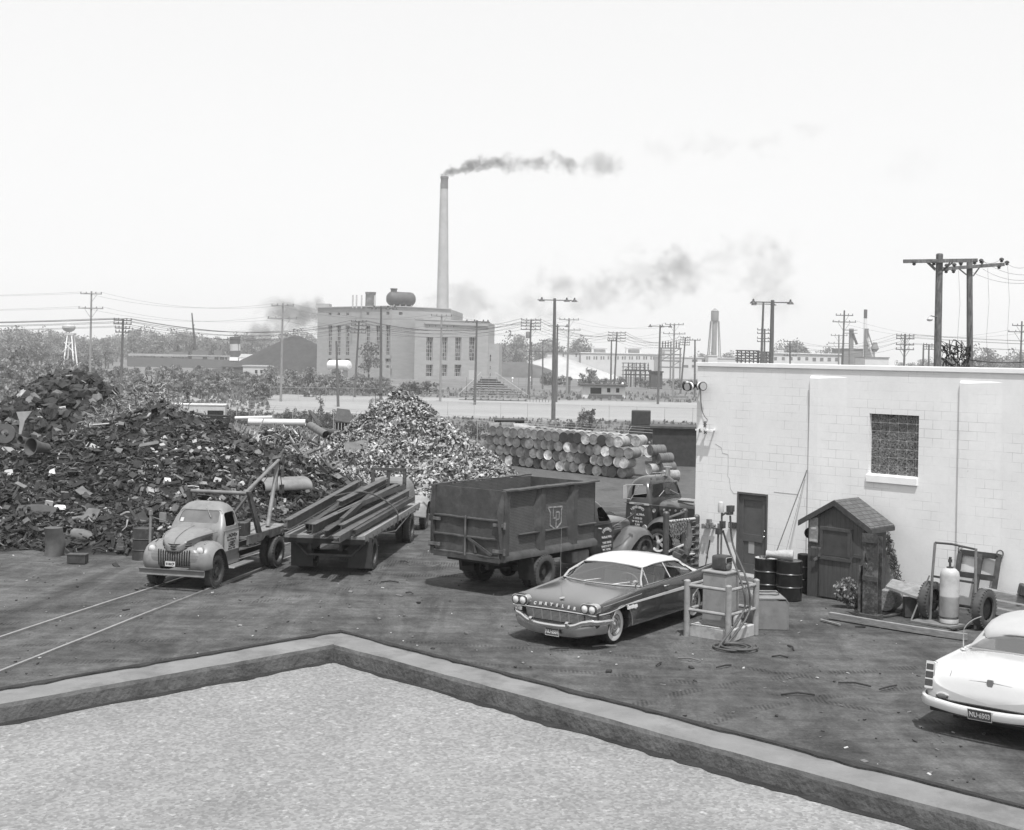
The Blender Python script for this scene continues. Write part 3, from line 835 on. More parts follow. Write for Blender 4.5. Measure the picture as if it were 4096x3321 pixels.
letters('Saratoga', .11, mk('script_trim', .7, .4, var=.05), car, face((-.36, 1.0, .665), (-1, 0, 0), (0, 0, 1)), bold=.006)
m = M(); m.lathe([(.04, 0), (.05, .012), (.03, .02), (.001, .024)], 16, (0, 0, 0), 'z'); em = m.o('emblem', CHROME, car); em.location = (.55, 0, .825); em.rotation_euler = (0, R(18), 0)
PLATE = mk('plate_paint', .10, .5, var=.1); PLW = mk('plate_white', .6, .5, var=.05)
def plate(parent, o, x, z, txt, w=.30, h=.15, dark=True, name='licence_plate'):
 T = face(o, x, z)
 m = M(); m.box((0, 0, 0), (w, h, .008));
 ob = m.o(name, PLATE if dark else PLW, parent); ob.matrix_local = T
 letters(txt, h * .62, PLW if dark else DGREY, ob, MX.Translation((0, -.004, .006)), bold=.002, squash=.80)
 m = M(); m.loft([[(s * w / 2, t * h / 2, 0) for s, t in ((-1, -1), (1, -1), (1, 1), (-1, 1))], [(s * w / 2, t * h / 2, .007) for s, t in ((-1, -1), (1, -1), (1, 1), (-1, 1))], [(s * (w / 2 - .006), t * (h / 2 - .006), .007) for s, t in ((-1, -1), (1, -1), (1, 1), (-1, 1))], [(s * (w / 2 - .006), t * (h / 2 - .006), 0) for s, t in ((-1, -1), (1, -1), (1, 1), (-1, 1))]], loop=True)
 m.o('plate_rim', PLW if dark else DGREY, ob)
 return ob
plate(car, (.965, 0.06, .27), (0, 1, 0), (0, 0, 1), 'NU·6501')
prof = []
RS = [(-1.30, .66, 1.245, 1.285), (-1.40, .685, 1.265, 1.325), (-1.7, .70, 1.29, 1.375), (-2.2, .70, 1.285, 1.385), (-2.6, .685, 1.25, 1.355), (-2.82, .675, 1.205, 1.30), (-3.0, .66, 1.14, 1.22)]
top = []; secs = []
for x, w, ze, zc in RS:
 a = [(x, w * math.sin(R(t)), ze + (zc - ze) * math.cos(R(t)) ** .7) if abs(t) < 89 else (x, w * (1 if t > 0 else -1), ze) for t in range(-90, 91, 15)]
 secs.append(a + [(x, w * .93, ze - .022), (x, 0, zc - .03), (x, -w * .93, ze - .022)])
m = M(); m.loft(secs); rf = m.o('roof', ROOFP, car, sharp=60, weld=True);
m = M()
for s in (-1, 1):
 m.tube([(-1.30, s * .665, 1.245), (-1.7, s * .71, 1.285), (-2.2, s * .71, 1.28), (-2.6, s * .695, 1.245), (-2.80, s * .685, 1.195)], .012, 6)
m.tube([(-1.285, y, 1.245 + .04 * (1 - (y / .66) ** 2)) for y in (-.66, -.4, 0, .4, .66)], .016, 6)
m.o('roof_moulding', DCHROME, car)
for s in (-1, 1):
 m = M(); m.tube([(-1.30, s * .67, 1.24), (-.98, s * .82, 1.08), (-.90, s * .88, .96)], [.02, .022, .026], 8)
 m.o('windscreen_pillar', CHROME, car)
for s in (-1, 1):
 m = M(); m.loft([[(-2.70, s * .70, 1.225), (-2.95, s * .675, 1.165), (-2.95, s * .64, 1.16), (-2.70, s * .665, 1.22)], [(-2.93, s * .80, 1.08), (-3.15, s * .78, 1.05), (-3.15, s * .74, 1.05), (-2.93, s * .76, 1.08)], [(-3.05, s * .89, .985), (-3.32, s * .87, .985), (-3.32, s * .83, .985), (-3.05, s * .85, .985)]])
 m.o('rear_pillar', ROOFP, car, sharp=60)
 m = M(); m.tube([(-2.70, s * .71, 1.225), (-2.92, s * .815, 1.08), (-3.03, s * .90, .99)], .011, 6); m.tube([(-1.28, s * .68, 1.235), (-1.15, s * .885, .975)], .011, 6); m.tube([(-2.02, s * .715, 1.275), (-2.06, s * .885, .99)], .014, 6); m.tube([(-.95, s * .905, .965), (-2., s * .915, .985), (-3.05, s * .905, .995)], .010, 5)
 m.o('window_frame', CHROME, car)
 m = M(); m.loft([[(-1.32, s * .67, 1.24), (-2.0, s * .70, 1.275), (-2.72, s * .68, 1.21)], [(-.98, s * .88, .96), (-2.0, s * .885, .985), (-3.0, s * .885, .99)]], closed=False, cap=False)
 m.o('side_glass', GLASS, car)
def arc(x0, dx, w, z, zc=0, n=10): return [(x0 - dx * (abs(-1 + 2 * i / n) ** 2.2), w * (-1 + 2 * i / n), z + zc * (1 - (-1 + 2 * i / n) ** 2)) for i in range(n + 1)]
WSG = glassmat('windscreen_glass', .6, .20)
m = M(); m.loft([arc(-1.27, .05, .655, 1.235, .04), arc(-1.05, .03, .75, 1.10, .03), arc(-.72, .22, .885, .955, 0)], closed=False, cap=False); m.o('windscreen', WSG, car)
m = M(); m.loft([arc(-3.0, -.02, .62, 1.15, .06), arc(-3.32, .0, .80, .99, .01)], closed=False, cap=False); m.o('rear_window', GLASS, car)
m = M(); m.tube(arc(-.70, .22, .90, .955, 0), .013, 6); m.o('cowl_moulding', CHROME, car)
SEAT = mk('seat_cloth', .16, .8, var=.15, s=5, world=False); SEATL = mk('seat_pale', .45, .8, var=.1, s=5, world=False)
for x, w in ((-1.75, .62), (-2.65, .62)):
 m = M(); m.box((x, 0, .62), (.5, 2 * w, .16)); m.box((x - .30, 0, .83), (.15, 2 * w, .42), (0, R(-10), 0)); st = m.o('seat', SEAT, car, bevel=.04)
 m = M()
 for s in (-1, 1): m.box((x - .215, s * .32, .86), (.03, .5, .30), (0, R(-10), 0))
 m.o('seat_panel', SEATL, st, bevel=.01)
m = M(); m.bb((-.85, -.86, .78), (-1.08, .86, .93)); m.o('dashboard', MGREY, car, bevel=.03)
m = M(); m.tube([(-1.23 + .10 * math.cos(a) * .6, .42 + .2 * math.sin(a), .98 + .17 * math.cos(a) * .9) for a in [2 * PI * k / 20 for k in range(21)]], .011, 6, cap=False); sw = m.o('steering_wheel', ROOFP, car)
m = M(); m.tube([(-1.23, .42, .98), (-1.0, .42, .88)], .02, 8); m.bar((-1.23, .24, .98), (-1.23, .60, .98), .03, .012); m.o('steering_column', DCHROME, sw)
m = M(); m.tube([(-.63, -.80, .93), (-.63, -.80, 1.95)], [.006, .004], 5); m.cyl((-.63, -.80, .90), (-.63, -.80, .95), .025, n=10); m.o('aerial', DCHROME, car)
for y in (-.3, .35):
 m = M(); m.tube([(-.72, y, .965), (-.86, y + .30, 1.02)], .008, 5); m.o('wiper', DCHROME, car)
m = M(); m.bb((.3, -.6, .16), (-4.0, .6, .22)); m.o('underbody', BLACK, car)
# ------------------------------------------------------------------ white car seen from behind
wc = thing('car', 'white car with tall three-section tail lamps, its rear towards us at the right edge', 'car', (6.843, 18.797, 0), R(51.1))
CW = mk('cream_car_paint', .50, .22, var=.04, s=2, world=False, spec=.6, coat=1.)
ST = [(.02, .80, .40, .50, .60, .64, .60), (.06, .90, .34, .52, .70, .80, .70), (.12, .93, .30, .55, .84, .965, .88), (.30, .945, .28, .55, .88, .985, .965), (.8, .96, .26, .56, .90, .985, 1.02), (1.35, .97, .25, .56, .92, .99, 1.03), (1.46, .97, .25, .56, .92, .99, 1.0), (1.60, .97, .25, .56, .92, .99, .95), (3.4, .97, .25, .56, .90, .98, .95), (3.6, .97, .25, .56, .88, .96, .96), (4.8, .94, .28, .55, .82, .9, .88), (5.2, .88, .34, .52, .72, .8, .78)]
secs = []
for x, w, zl, zm, zs, zi, zt in ST:
 h = [(0, zl - .04), (w * .6, zl - .04), (w * .92, zl - .02), (w * .97, zl + .07), (w, zm), (w * .995, (zm + zs) / 2), (w * .985, zs), (w * .95, zi - .01), (w * .905, zi - .005), (w * .85, min(zi, zt + .02) - .025), (w * .72, zt - .035), (w * .4, zt), (0, zt + .01)]
 secs.append([(x, y, z) for y, z in h] + [(x, -y, z) for y, z in h[1:-1]][::-1])
m = M(); m.loft(secs); bo = m.o('body', CW, None, sharp=0, weld=True)
b = bo.modifiers.new('s', 'SUBSURF'); b.levels = b.render_levels = 2; bake(bo)
cs = []
for wx in (1.15, 4.25):
 for s in (-1, 1):
  m = M(); m.prism([(wx + .38 * math.cos(R(a)), .33 + .34 * math.sin(R(a))) for a in range(-40, 221, 13)] + [(wx - .3, -.2), (wx + .3, -.2)], s * .6, s * 1.2, 'y'); cs.append(m.o('c', BLACK))
cut(bo, cs, 32); bo.parent = wc
for wx in (1.15, 4.25):
 for s in (-1, 1): wheel(wc, wx, s * .73, .34, .19, s, 'cover', RUBBER, .57)
def wrap2(pts, prof, mat, name, parent):
 half = crom(pts, 4); path = half + [V3((p.x, -p.y, p.z)) for p in half[::-1][1:]]
 secs = []
 for i, p in enumerate(path):
  t = (path[min(i + 1, len(path) - 1)] - path[max(i - 1, 0)]); nn = V3((-t.y, t.x, 0)).normalized()
  if nn.dot(V3((p.x - 3., p.y * 2, 0))) < 0: nn = -nn
  secs.append([p + nn * a + V3((0, 0, c)) for a, c in prof])
 m = M(); m.loft(secs); return m.o(name, mat, parent, sharp=45)
BUMPW = mk('bumper_bright', .72, .2, metal=.55, var=.04, s=6)
wrap2([(.75, .99, .47), (.30, .98, .47), (.06, .93, .465), (-.06, .78, .455), (-.10, .40, .42), (-.11, 0, .41)], [(0, .07), (.04, .055), (.055, 0), (.04, -.06), (0, -.075)], BUMPW, 'bumper', wc)
for s in (-1, 1):
 m = M(); m.prism([(.03, .60), (.085, .60), (.22, .98), (.10, 1.0)], s * .80, s * .945, 'y'); hs = m.o('tail_lamp_housing', CHROME, wc, bevel=.015)
 for k in range(3):
  z0 = .645 + .112 * k; x0 = .032 + .022 * k
  m = M(); m.prism([(x0, z0), (x0 + .06, z0), (x0 + .085, z0 + .098), (x0 + .018, z0 + .098)], s * .815, s * .935, 'y'); m.o('tail_lamp', mk('lamp_red', .035, .15, var=.1, spec=.7), wc, bevel=.008)
 m = M(); m.lathe([(.085, 0), (.095, -.02), (.07, -.03), (.001, -.03)], 20, (0, 0, 0), 'x'); e = m.o('reversing_lamp', CHROME, wc); e.location = (.03, s * .66, .545); e.scale = (1, 1, .5)
 m = M(); m.lathe([(.07, -.032), (.04, -.036), (.001, -.037)], 20, (0, 0, 0), 'x'); m.o('lens', MGREY, e)
m = M(); m.prism([(-.30, .012), (0, .03), (.30, .012), (.30, .002), (0, -.02), (-.30, .002)], -.012, .012, 'x'); e = m.o('boot_wing', DCHROME, wc); e.location = (.115, 0, .80)
m = M(); m.prism(rpoly([(-.04, .05), (.04, .05), (.045, -.0), (.02, -.09), (-.02, -.09), (-.045, 0)], .01), -.02, .012, 'x'); e = m.o('boot_badge', MGREY, wc); e.location = (.10, 0, .815)
m = M(); m.bb((.05, -.075, .655), (.07, .075, .675)); m.o('boot_handle', DCHROME, wc)
m = M()
m.tube([(.16, .58, .90), (.10, .60, .76), (.085, .52, .70), (.075, .2, .685), (.075, -.2, .685), (.085, -.52, .70), (.10, -.60, .76), (.16, -.58, .90)], .004, 4); m.o('boot_seam', MGREY, wc)
plate(wc, (-.17, .05, .405), (0, -1, 0), (-.25, 0, 1), 'NU·6503', .34, .16)
RS = [(1.62, .60, 1.16, 1.26), (1.75, .68, 1.24, 1.34), (2.1, .71, 1.29, 1.42), (2.6, .72, 1.30, 1.45), (3.1, .70, 1.28, 1.42), (3.25, .68, 1.26, 1.38)]
secs = []
for x, w, ze, zc in RS:
 a = [(x, w * math.sin(R(t)), ze + (zc - ze) * math.cos(R(t)) ** .7) if abs(t) < 89 else (x, w * (1 if t > 0 else -1), ze) for t in range(-90, 91, 15)]
 secs.append(a + [(x, w * .93, ze - .022), (x, 0, zc - .03), (x, -w * .93, ze - .022)])
RW = mk('roof_paint', .36, .45, var=.05, s=3, world=False)
m = M(); m.loft(secs); m.o('roof', RW, wc, sharp=60, weld=True)
for s in (-1, 1):
 m = M(); m.loft([[(1.66, s * .62, 1.17), (2.0, s * .71, 1.26), (2.0, s * .66, 1.26), (1.66, s * .58, 1.17)], [(1.50, s * .82, 1.0), (1.85, s * .89, .99), (1.85, s * .84, .99), (1.50, s * .78, 1.0)]]); m.o('rear_pillar', RW, wc, sharp=60)
 m = M(); m.loft([[(2.0, s * .69, 1.27), (3.2, s * .68, 1.25)], [(1.9, s * .87, .985), (3.6, s * .86, .97)]], closed=False, cap=False); m.o('side_glass', GLASS, wc)
 m = M(); m.tube([(3.23, s * .68, 1.25), (3.65, s * .87, .97)], .025, 8); m.o('windscreen_pillar', CHROME, wc)
m = M(); m.loft([arc(1.62, -.06, .60, 1.16, .09), arc(1.46, -.05, .72, 1.06, .04), arc(1.30, -.16, .82, .995, .04)], closed=False, cap=False); m.o('rear_window', glassmat('rear_glass', .5, .25), wc)
m = M(); m.tube([(p[0], p[1], p[2] + .004) for p in arc(1.615, -.06, .61, 1.16, .095)], .014, 6); m.tube(arc(1.28, -.16, .83, .998, .045), .010, 6); m.o('window_moulding', DCHROME, wc)
m = M(); m.loft([arc(3.25, .04, .66, 1.25, .10), arc(3.7, -.1, .86, .96, 0)], closed=False, cap=False); m.o('windscreen', GLASS, wc)
m = M(); m.box((2.1, 0, .85), (.2, 1.2, .5)); m.o('seat', SEATL, wc, bevel=.05)
m = M(); m.bb((1.38, -.78, .93), (1.75, .78, .965)); m.o('parcel_shelf', SEATL, wc)
m = M(); m.tube(crom([(1.30, .83, .99), (1.31, .835, 1.14), (1.24, .80, 1.32), (1.16, .66, 1.47), (1.1, .50, 1.56)], 4), [.010] * 5 + [.007] * 12, 6); m.cyl((1.30, .83, .985), (1.30, .83, 1.005), .05, .03, 12); m.o('aerial', LGREY, wc)
m = M(); m.bb((.3, -.6, .18), (5, .6, .24)); m.bb((-.03, -.82, .32), (.31, .82, .50)); m.o('underbody', BLACK, wc)
random.seed(12)
# ------------------------------------------------------------------ pale grey tow truck
ct = thing('tow_truck', 'pale grey rounded truck with a pipe crane on its flat deck', 'truck', (-7.296, 30.009, 0), R(-103.2))
GP = mk('pale_truck_paint', .19, .4, var=.12, s=3, world=False, dirt=.45, dg=.12, ds=4, spec=.5)
GPR = mk('pale_roof_paint', .22, .45, var=.12, s=3, world=False, dirt=.8, dg=.06, ds=3.2, spec=.5)
cb_ = cab(ct, [(.55, -1.38, -.42, .66, .08), (.60, -1.39, -.41, .68, .10), (.95, -1.39, -.42, .69, .10), (1.2, -1.38, -.45, .69, .12), (1.34, -1.37, -.55, .665, .12), (1.5, -1.35, -.65, .63, .14), (1.64, -1.32, -.76, .59, .18), (1.74, -1.27, -.85, .52, .20), (1.80, -1.18, -.95, .42, .16), (1.82, -1.12, -1.02, .30, .10)], GP,
         [(-.62, 1.29), (-.755, 1.60), (-1.16, 1.61), (-1.21, 1.28)], (-.55, [(-.50, 1.355), (.50, 1.355), (.465, 1.635), (-.465, 1.635)]), (-1.35, [(-.3, 1.38), (.3, 1.38), (.28, 1.6), (-.28, 1.6)]), inside=BLACK, fdepth=.35)
m = M(); m.loft([[( -.60 + .02, y, 1.345) for y in (-.53, -.25, 0, .25, .53)], [(-.80 + .02, y, 1.645) for y in (-.5, -.25, 0, .25, .5)]], closed=False, cap=False); m.o('windscreen', MILKY, ct)
m = M(); m.tube([(-.60, 0, 1.35), (-.795, 0, 1.64)], .014, 6); m.o('windscreen_divider', GP, ct)
m = M(); m.tube([(-.585 + .19 * ((p[1] - 1.345) / .3) * -1, p[0], p[1]) for p in rrect(-.52, 1.35, .52, 1.645, .07)] + [(-.585, .45, 1.35)], .013, 6, cap=False); m.o('windscreen_frame', GP, ct)
m = M(); m.tube([(-.80, .10, 1.70), (-.64, .28, 1.52)], .008, 5); m.tube([(-.69, .22, 1.585), (-.63, .30, 1.50)], .012, 5); m.o('wiper', DCHROME, ct)
m = M(); m.box((-.615, -.42, 1.42), (.006, .08, .1), (0, R(-32), 0)); m.o('windscreen_sticker', LGREY, ct)
secs = []
for x, w, zt, zs, zb in ((-.40, .56, 1.325, 1.20, .85), (-.2, .53, 1.305, 1.195, .85), (.1, .46, 1.255, 1.175, .85), (.35, .38, 1.19, 1.14, .82), (.50, .30, 1.12, 1.09, .82), (.575, .22, 1.03, 1.02, .84), (.60, .13, .96, .95, .86)):
 h = [(0, zb), (w * .9, zb), (w * .96, zs - .06), (w, zs), (w * .95, zs + (zt - zs) * .42), (w * .75, zs + (zt - zs) * .80), (w * .4, zt - .008), (0, zt)]
 secs.append([(x, y, z) for y, z in h] + [(x, -y, z) for y, z in h[1:-1]][::-1])
m = M(); m.loft(secs); m.o('bonnet', GP, ct, sub=1, sharp=0)
for s in (-1, 1):
 m = M(); m.tube([(.53, s * .285, 1.09), (.35, s * .39, 1.145), (.1, s * .468, 1.18), (-.2, s * .54, 1.20), (-.40, s * .57, 1.205)], .012, 6); m.o('bonnet_moulding', GP, ct)
 m = M()
 for k in range(4): m.bar((.12, s * .47, 1.12 - .03 * k), (-.24, s * .54, 1.14 - .03 * k), .012, .012)
 m.o('louvre', DGREY, ct)
m = M(); m.tube([(.595, 0, 1.02), (.50, 0, 1.135), (.35, 0, 1.195), (.1, 0, 1.262), (-.4, 0, 1.33)], .010, 5); m.o('bonnet_ridge', GP, ct)
m = M()
for k, z in enumerate((1.015, .965, .915)):
 m.tube([(.40, -.335, z + .012), (.52, -.26, z + .01), (.615, 0, z), (.52, .26, z + .01), (.40, .335, z + .012)], .011, 5)
m.o('upper_grille', HOLE, ct)
m = M(); m.loft([ring(.10, .50, .72, .2, .47), ring(.10, .545, .74, .24, .56), ring(.10, .575, .72, .25, .72), ring(.10, .56, .66, .24, .86), ring(.10, .50, .52, .2, .94), ring(.10, .42, .36, .15, .98)]); m.o('nose_panel', GP, ct, sub=1, sharp=0)
m = M()
for i in range(14):
 y = -.365 + .73 * i / 13; zt = .90 - .055 * math.cos(y / .365 * PI / 2) ** 1.5; zb = .535 + .02 * abs(y) / .36
 cv = .02 * (1 - abs(y) / .37)
 pts = [(.572 - .10 * y * y + (.012 if .6 < z < .85 else 0), y * (1.0 + .08 * (z - .55)), z) for z in [zb + (zt - zb) * k / 6 for k in range(7)]]
 m.tube(pts, .0125, 5)
m.o('grille', HOLE, ct)
plate(ct, (.600, -.07, .585), (0, 1, 0), (0, 0, 1), '8186CP', .25, .125, False)
for s in (-1, 1):
 fender([(.50, .44), (.545, .60), (.50, .82), (.34, .98), (.08, 1.045), (-.2, 1.0), (-.42, .80), (-.55, .55), (-.64, .36)], s * .36, s * .845, 'fender', GP, ct, crown=.055, lip=.10)
 m = M(); m.tube([(.20, s * .57, .955), (.32, s * .575, .925), (.42, s * .58, .895), (.475, s * .58, .885)], [.012, .055, .085, .092], 14); hp = m.o('headlight_pod', GP, ct)
 m = M(); m.lathe([(.088, 0), (.086, .012), (.06, .03), (.001, .038)], 20, (.475, s * .58, .885), 'x'); hl_ = m.o('headlight', LAMP, ct)
 m = M(); m.lathe([(.094, -.01), (.096, .012), (.085, .018)], 20, (.475, s * .58, .885), 'x'); m.o('bezel', DCHROME, hl_)
 m = M(); m.tube([(.30, s * .60, 1.01), (.22, s * .60, 1.035), (.12, s * .6, 1.04)], [.016, .02, .006], 6); m.o('wing_lamp', DCHROME, ct)
 wheel(ct, 0, s * .70, .375, .17, s, 'disc', DUSTR, .63)
 wheel(ct, -3.171, s * .83, .375, .17, s, 'deep', DUSTR, .63); wheel(ct, -3.171, s * .62, .375, .17, s, 'deep', DUSTR, .63)
 m = M(); m.prism([(-.62, .35), (-1.72, .35), (-1.72, .385), (-.66, .385)], s * .66, s * .90, 'y'); m.o('running_board', GP, ct, bevel=.01)
 m = M(); m.prism(rpoly([(-.44, .40), (-1.40, .40), (-1.40, .60), (-.44, .60)], .05), s * .62, s * .66, 'y'); m.o('cab_skirt', GP, ct)
 m = M(); m.tube([(-.46, s * .70, 1.215), (-.9, s * .705, 1.215), (-1.37, s * .70, 1.215)], .010, 5); m.tube([(-.47, s * .70, 1.16), (-1.37, s * .70, 1.17)], .008, 5); m.o('belt_moulding', GP, ct)
 m = M(); m.tube([(-.50, s * .70, .62), (-.475, s * .705, 1.2)], .007, 4); m.tube([(-1.27, s * .705, .62), (-1.27, s * .705, 1.62)], .007, 4); m.o('door_gap', DGREY, ct)
 m = M(); m.tube([(-1.02, s * .70, 1.12), (-1.02, s * .745, 1.12), (-1.13, s * .745, 1.12)], .014, 6); m.o('door_handle', DCHROME, ct)
m = M(); m.prism([(.64, .34), (.70, .335), (.70, .35), (.665, .36), (.665, .455), (.70, .465), (.70, .48), (.64, .475)], -.79, .79, 'y'); m.o('bumper', mk('bumper_paint', .15, .5, var=.2, s=4, dirt=.4, dg=.07, ds=5), ct)
SGN = mk('sign_cream', .42, .7, var=.08, s=4)
INK = mk('sign_ink', .02, .7, var=.1)
for s in (1, -1):
 m = M(); m.box((-.89, s * .695, .945), (.74, .014, .42)); sg_ = m.o('door_sign', SGN, ct)
 fx = (-s, 0, 0)
 X = lambda u: -.89 - s * u
 letters('L.PADNOS', .125, INK, sg_, face((X(0), s * .7035, 1.075), fx, (0, 0, 1)), bold=.003, squash=.92)
 letters('Iron & Metal Co.', .075, INK, sg_, face((X(0), s * .7035, .985), fx, (0, 0, 1)), bold=.0005, squash=.92)
 letters('HOLLAND · MICH.', .05, INK, sg_, face((X(.0), s * .7035, .775), fx, (0, 0, 1)), squash=.95)
 m = M()
 Z = lambda v: .875 + v
 for a, b_ in (((-.16, .055), (-.16, -.055)), ((-.16, -.05), (-.05, -.05)), ((-.10, .05), (.16, .05)), ((.16, .055), (.16, -.045)), ((.02, -.045), (.16, -.045)), ((-.02, .02), (.09, .02)), ((.09, .02), (.09, -.01)), ((-.02, -.01), (.09, -.01)), ((-.02, .02), (-.02, -.05)), ((-.10, .05), (-.10, -.01)), ((-.10, -.01), (-.02, -.01))):
  m.bar((X(a[0]), s * .705, Z(a[1])), (X(b_[0]), s * .705, Z(b_[1])), .006, .022)
 m.o('monogram', INK, sg_)
m = M(); m.bb((.35, -.36, .40), (-4.0, -.30, .52)); m.bb((.35, .30, .40), (-4.0, .36, .52)); m.bb((-1.4, -.5, .5), (-1.7, .5, .8)); m.o('chassis', BLACK, ct)
DK = mk('deck_plate', .20, .7, var=.25, s=5, dirt=.5, dg=.06, ds=4)
m = M(); m.bb((-1.48, -.80, .90), (-4.05, .80, .965)); m.o('deck', DK, ct)
for s in (-1, 1):
 m = M(); m.prism([(-1.48, .78), (-2.3, .78), (-2.45, .86), (-2.6, .86), (-2.75, .78), (-3.4, .80), (-3.55, .88), (-4.05, .88), (-4.05, .99), (-1.48, .99)], s * .80, s * .86, 'y'); m.o('deck_rail', STEEL, ct, bevel=.006)
m = M(); m.prism([(-1.42, .85), (-1.58, .85), (-1.52, 2.05), (-1.36, 2.05)], -.70, -.64, 'y'); m.o('headboard_post', RUST, ct)
m = M(); m.prism([(-2.02, .98), (-2.24, .98), (-1.58, 2.03), (-1.40, 2.03)], .80, .86, 'y'); m.o('headboard_post', RUST, ct)
m = M(); m.cyl((-1.47, -.64, 1.99), (-1.5, .79, 1.985), .045, n=12); m.o('headboard_pipe', MGREY, ct)
m = M(); m.bb((-1.47, -.62, .965), (-1.85, .10, 1.42)); m.bb((-1.5, .35, .965), (-1.85, .74, 1.28)); m.o('winch_box', DGREY, ct, bevel=.02)
m = M(); m.lathe([(.20, -.2), (.20, -.18), (.12, -.17), (.12, .17), (.20, .18), (.20, .2)], 20, (-1.75, .0, 1.55), 'y'); m.o('cable_drum', RUST, ct)
ap = V3((-4.40, .32, 2.58))
m = M(); m.cyl((-3.2, .58, .98), ap, .055, .05, 12); m.o('crane_leg', MGREY, ct)
m = M(); m.cyl((-3.2, -.55, .98), ap + V3((0, -.08, 0)), .04, .04, 12); m.o('crane_leg', DGREY, ct)
m = M(); m.cyl((-1.5, .72, 1.97), ap + V3((.05, .04, -.02)), .045, .045, 12); m.o('crane_brace', MGREY, ct)
m = M(); m.box(ap, (.2, .22, .14), (.3, .4, .2)); m.cyl(ap + V3((0, -.14, -.05)), ap + V3((0, .14, -.05)), .11, n=14); m.tube([ap + V3((0, 0, .05)), ap + V3((-.25, .05, .20))], .04, 8); m.o('pulley_head', RUST, ct)
m = M(); m.tube(sag(ap, (-2.0, .1, 1.1), .1, 8), .010, 5); m.tube(sag(ap, (-4.0, .45, 1.0), -.1, 8), .010, 5); m.tube([ap, ap + V3((-.25, 0, -.7))], .012, 5); m.o('crane_rope', BLACK, ct)
m = M(); m.box(ap + V3((-.26, 0, -.8)), (.14, .08, .22)); m.tube([ap + V3((-.26, 0, -.9)), ap + V3((-.26, 0, -1.0)), ap + V3((-.2, 0, -1.08)), ap + V3((-.14, 0, -1.02))], .022, 6); m.o('hook', RUST, ct)
m = M(); m.tube([(.18, -.80, .95), (.17, -.80, 1.62)], .03, 8); m.box((.17, -.80, 1.64), (.07, .07, .10)); m.tube([(.17, -.79, 1.55), (-.45, -.70, 1.36)], .012, 5); m.o('marker_pole', GP, ct)
m = M(); m.box((-.52, -.86, 1.45), (.06, .16, .22)); m.tube([(-.5, -.7, 1.3), (-.52, -.84, 1.36)], .01, 5); m.o('side_mirror', GP, ct, bevel=.02)
# ------------------------------------------------------------------ dark tipper truck
dt = thing('dump_truck', 'dark high-sided dump truck with a shield emblem, seen from behind', 'truck', (.008, 31.106, 0), R(52.5))
DP = mk('tipper_paint', .052, .65, var=.3, s=4, world=False, dirt=.55, dg=.10, ds=2.5, bump=.12, bs=18)
DPP = bpy.data.materials.new('tipper_mesh'); DPP.use_nodes = True
n = DPP.node_tree.nodes; l = DPP.node_tree.links; b = n['Principled BSDF']; b.inputs['Roughness'].default_value = .7
pos = n.new('ShaderNodeTexCoord').outputs['Object']
sp = n.new('ShaderNodeSeparateXYZ'); l.new(pos, sp.inputs[0])
cx = n.new('ShaderNodeCombineXYZ'); l.new(sp.outputs[0], cx.inputs[0]); l.new(sp.outputs[2], cx.inputs[1])
br = n.new('ShaderNodeTexBrick'); br.inputs['Scale'].default_value = 1.; br.inputs['Brick Width'].default_value = .05; br.inputs['Row Height'].default_value = .034; br.inputs['Mortar Size'].default_value = .006
l.new(cx.outputs[0], br.inputs['Vector'])
l.new(math2('ADD', math2('MULTIPLY', br.outputs['Fac'], .05), math2('MULTIPLY', mrange(tex(3, 7, .65), .3, .7, .030, .062), 1.)), b.inputs['Base Color'])
bp = n.new('ShaderNodeBump'); bp.inputs['Strength'].default_value = .6; bp.inputs['Distance'].default_value = .01; l.new(br.outputs['Fac'], bp.inputs['Height']); l.new(bp.outputs[0], b.inputs['Normal'])
BX0, BX1, BW_, BZ0, BZ1 = -1.53, 2.14, 1.07, .80, 2.38
m = M()
for s in (-1, 1): m.bb((BX0 + .06, s * (BW_ - .12), BZ0 + .1), (BX1, s * (BW_ - .09), BZ1 - .03))
m.o('side_panel', DPP, dt)
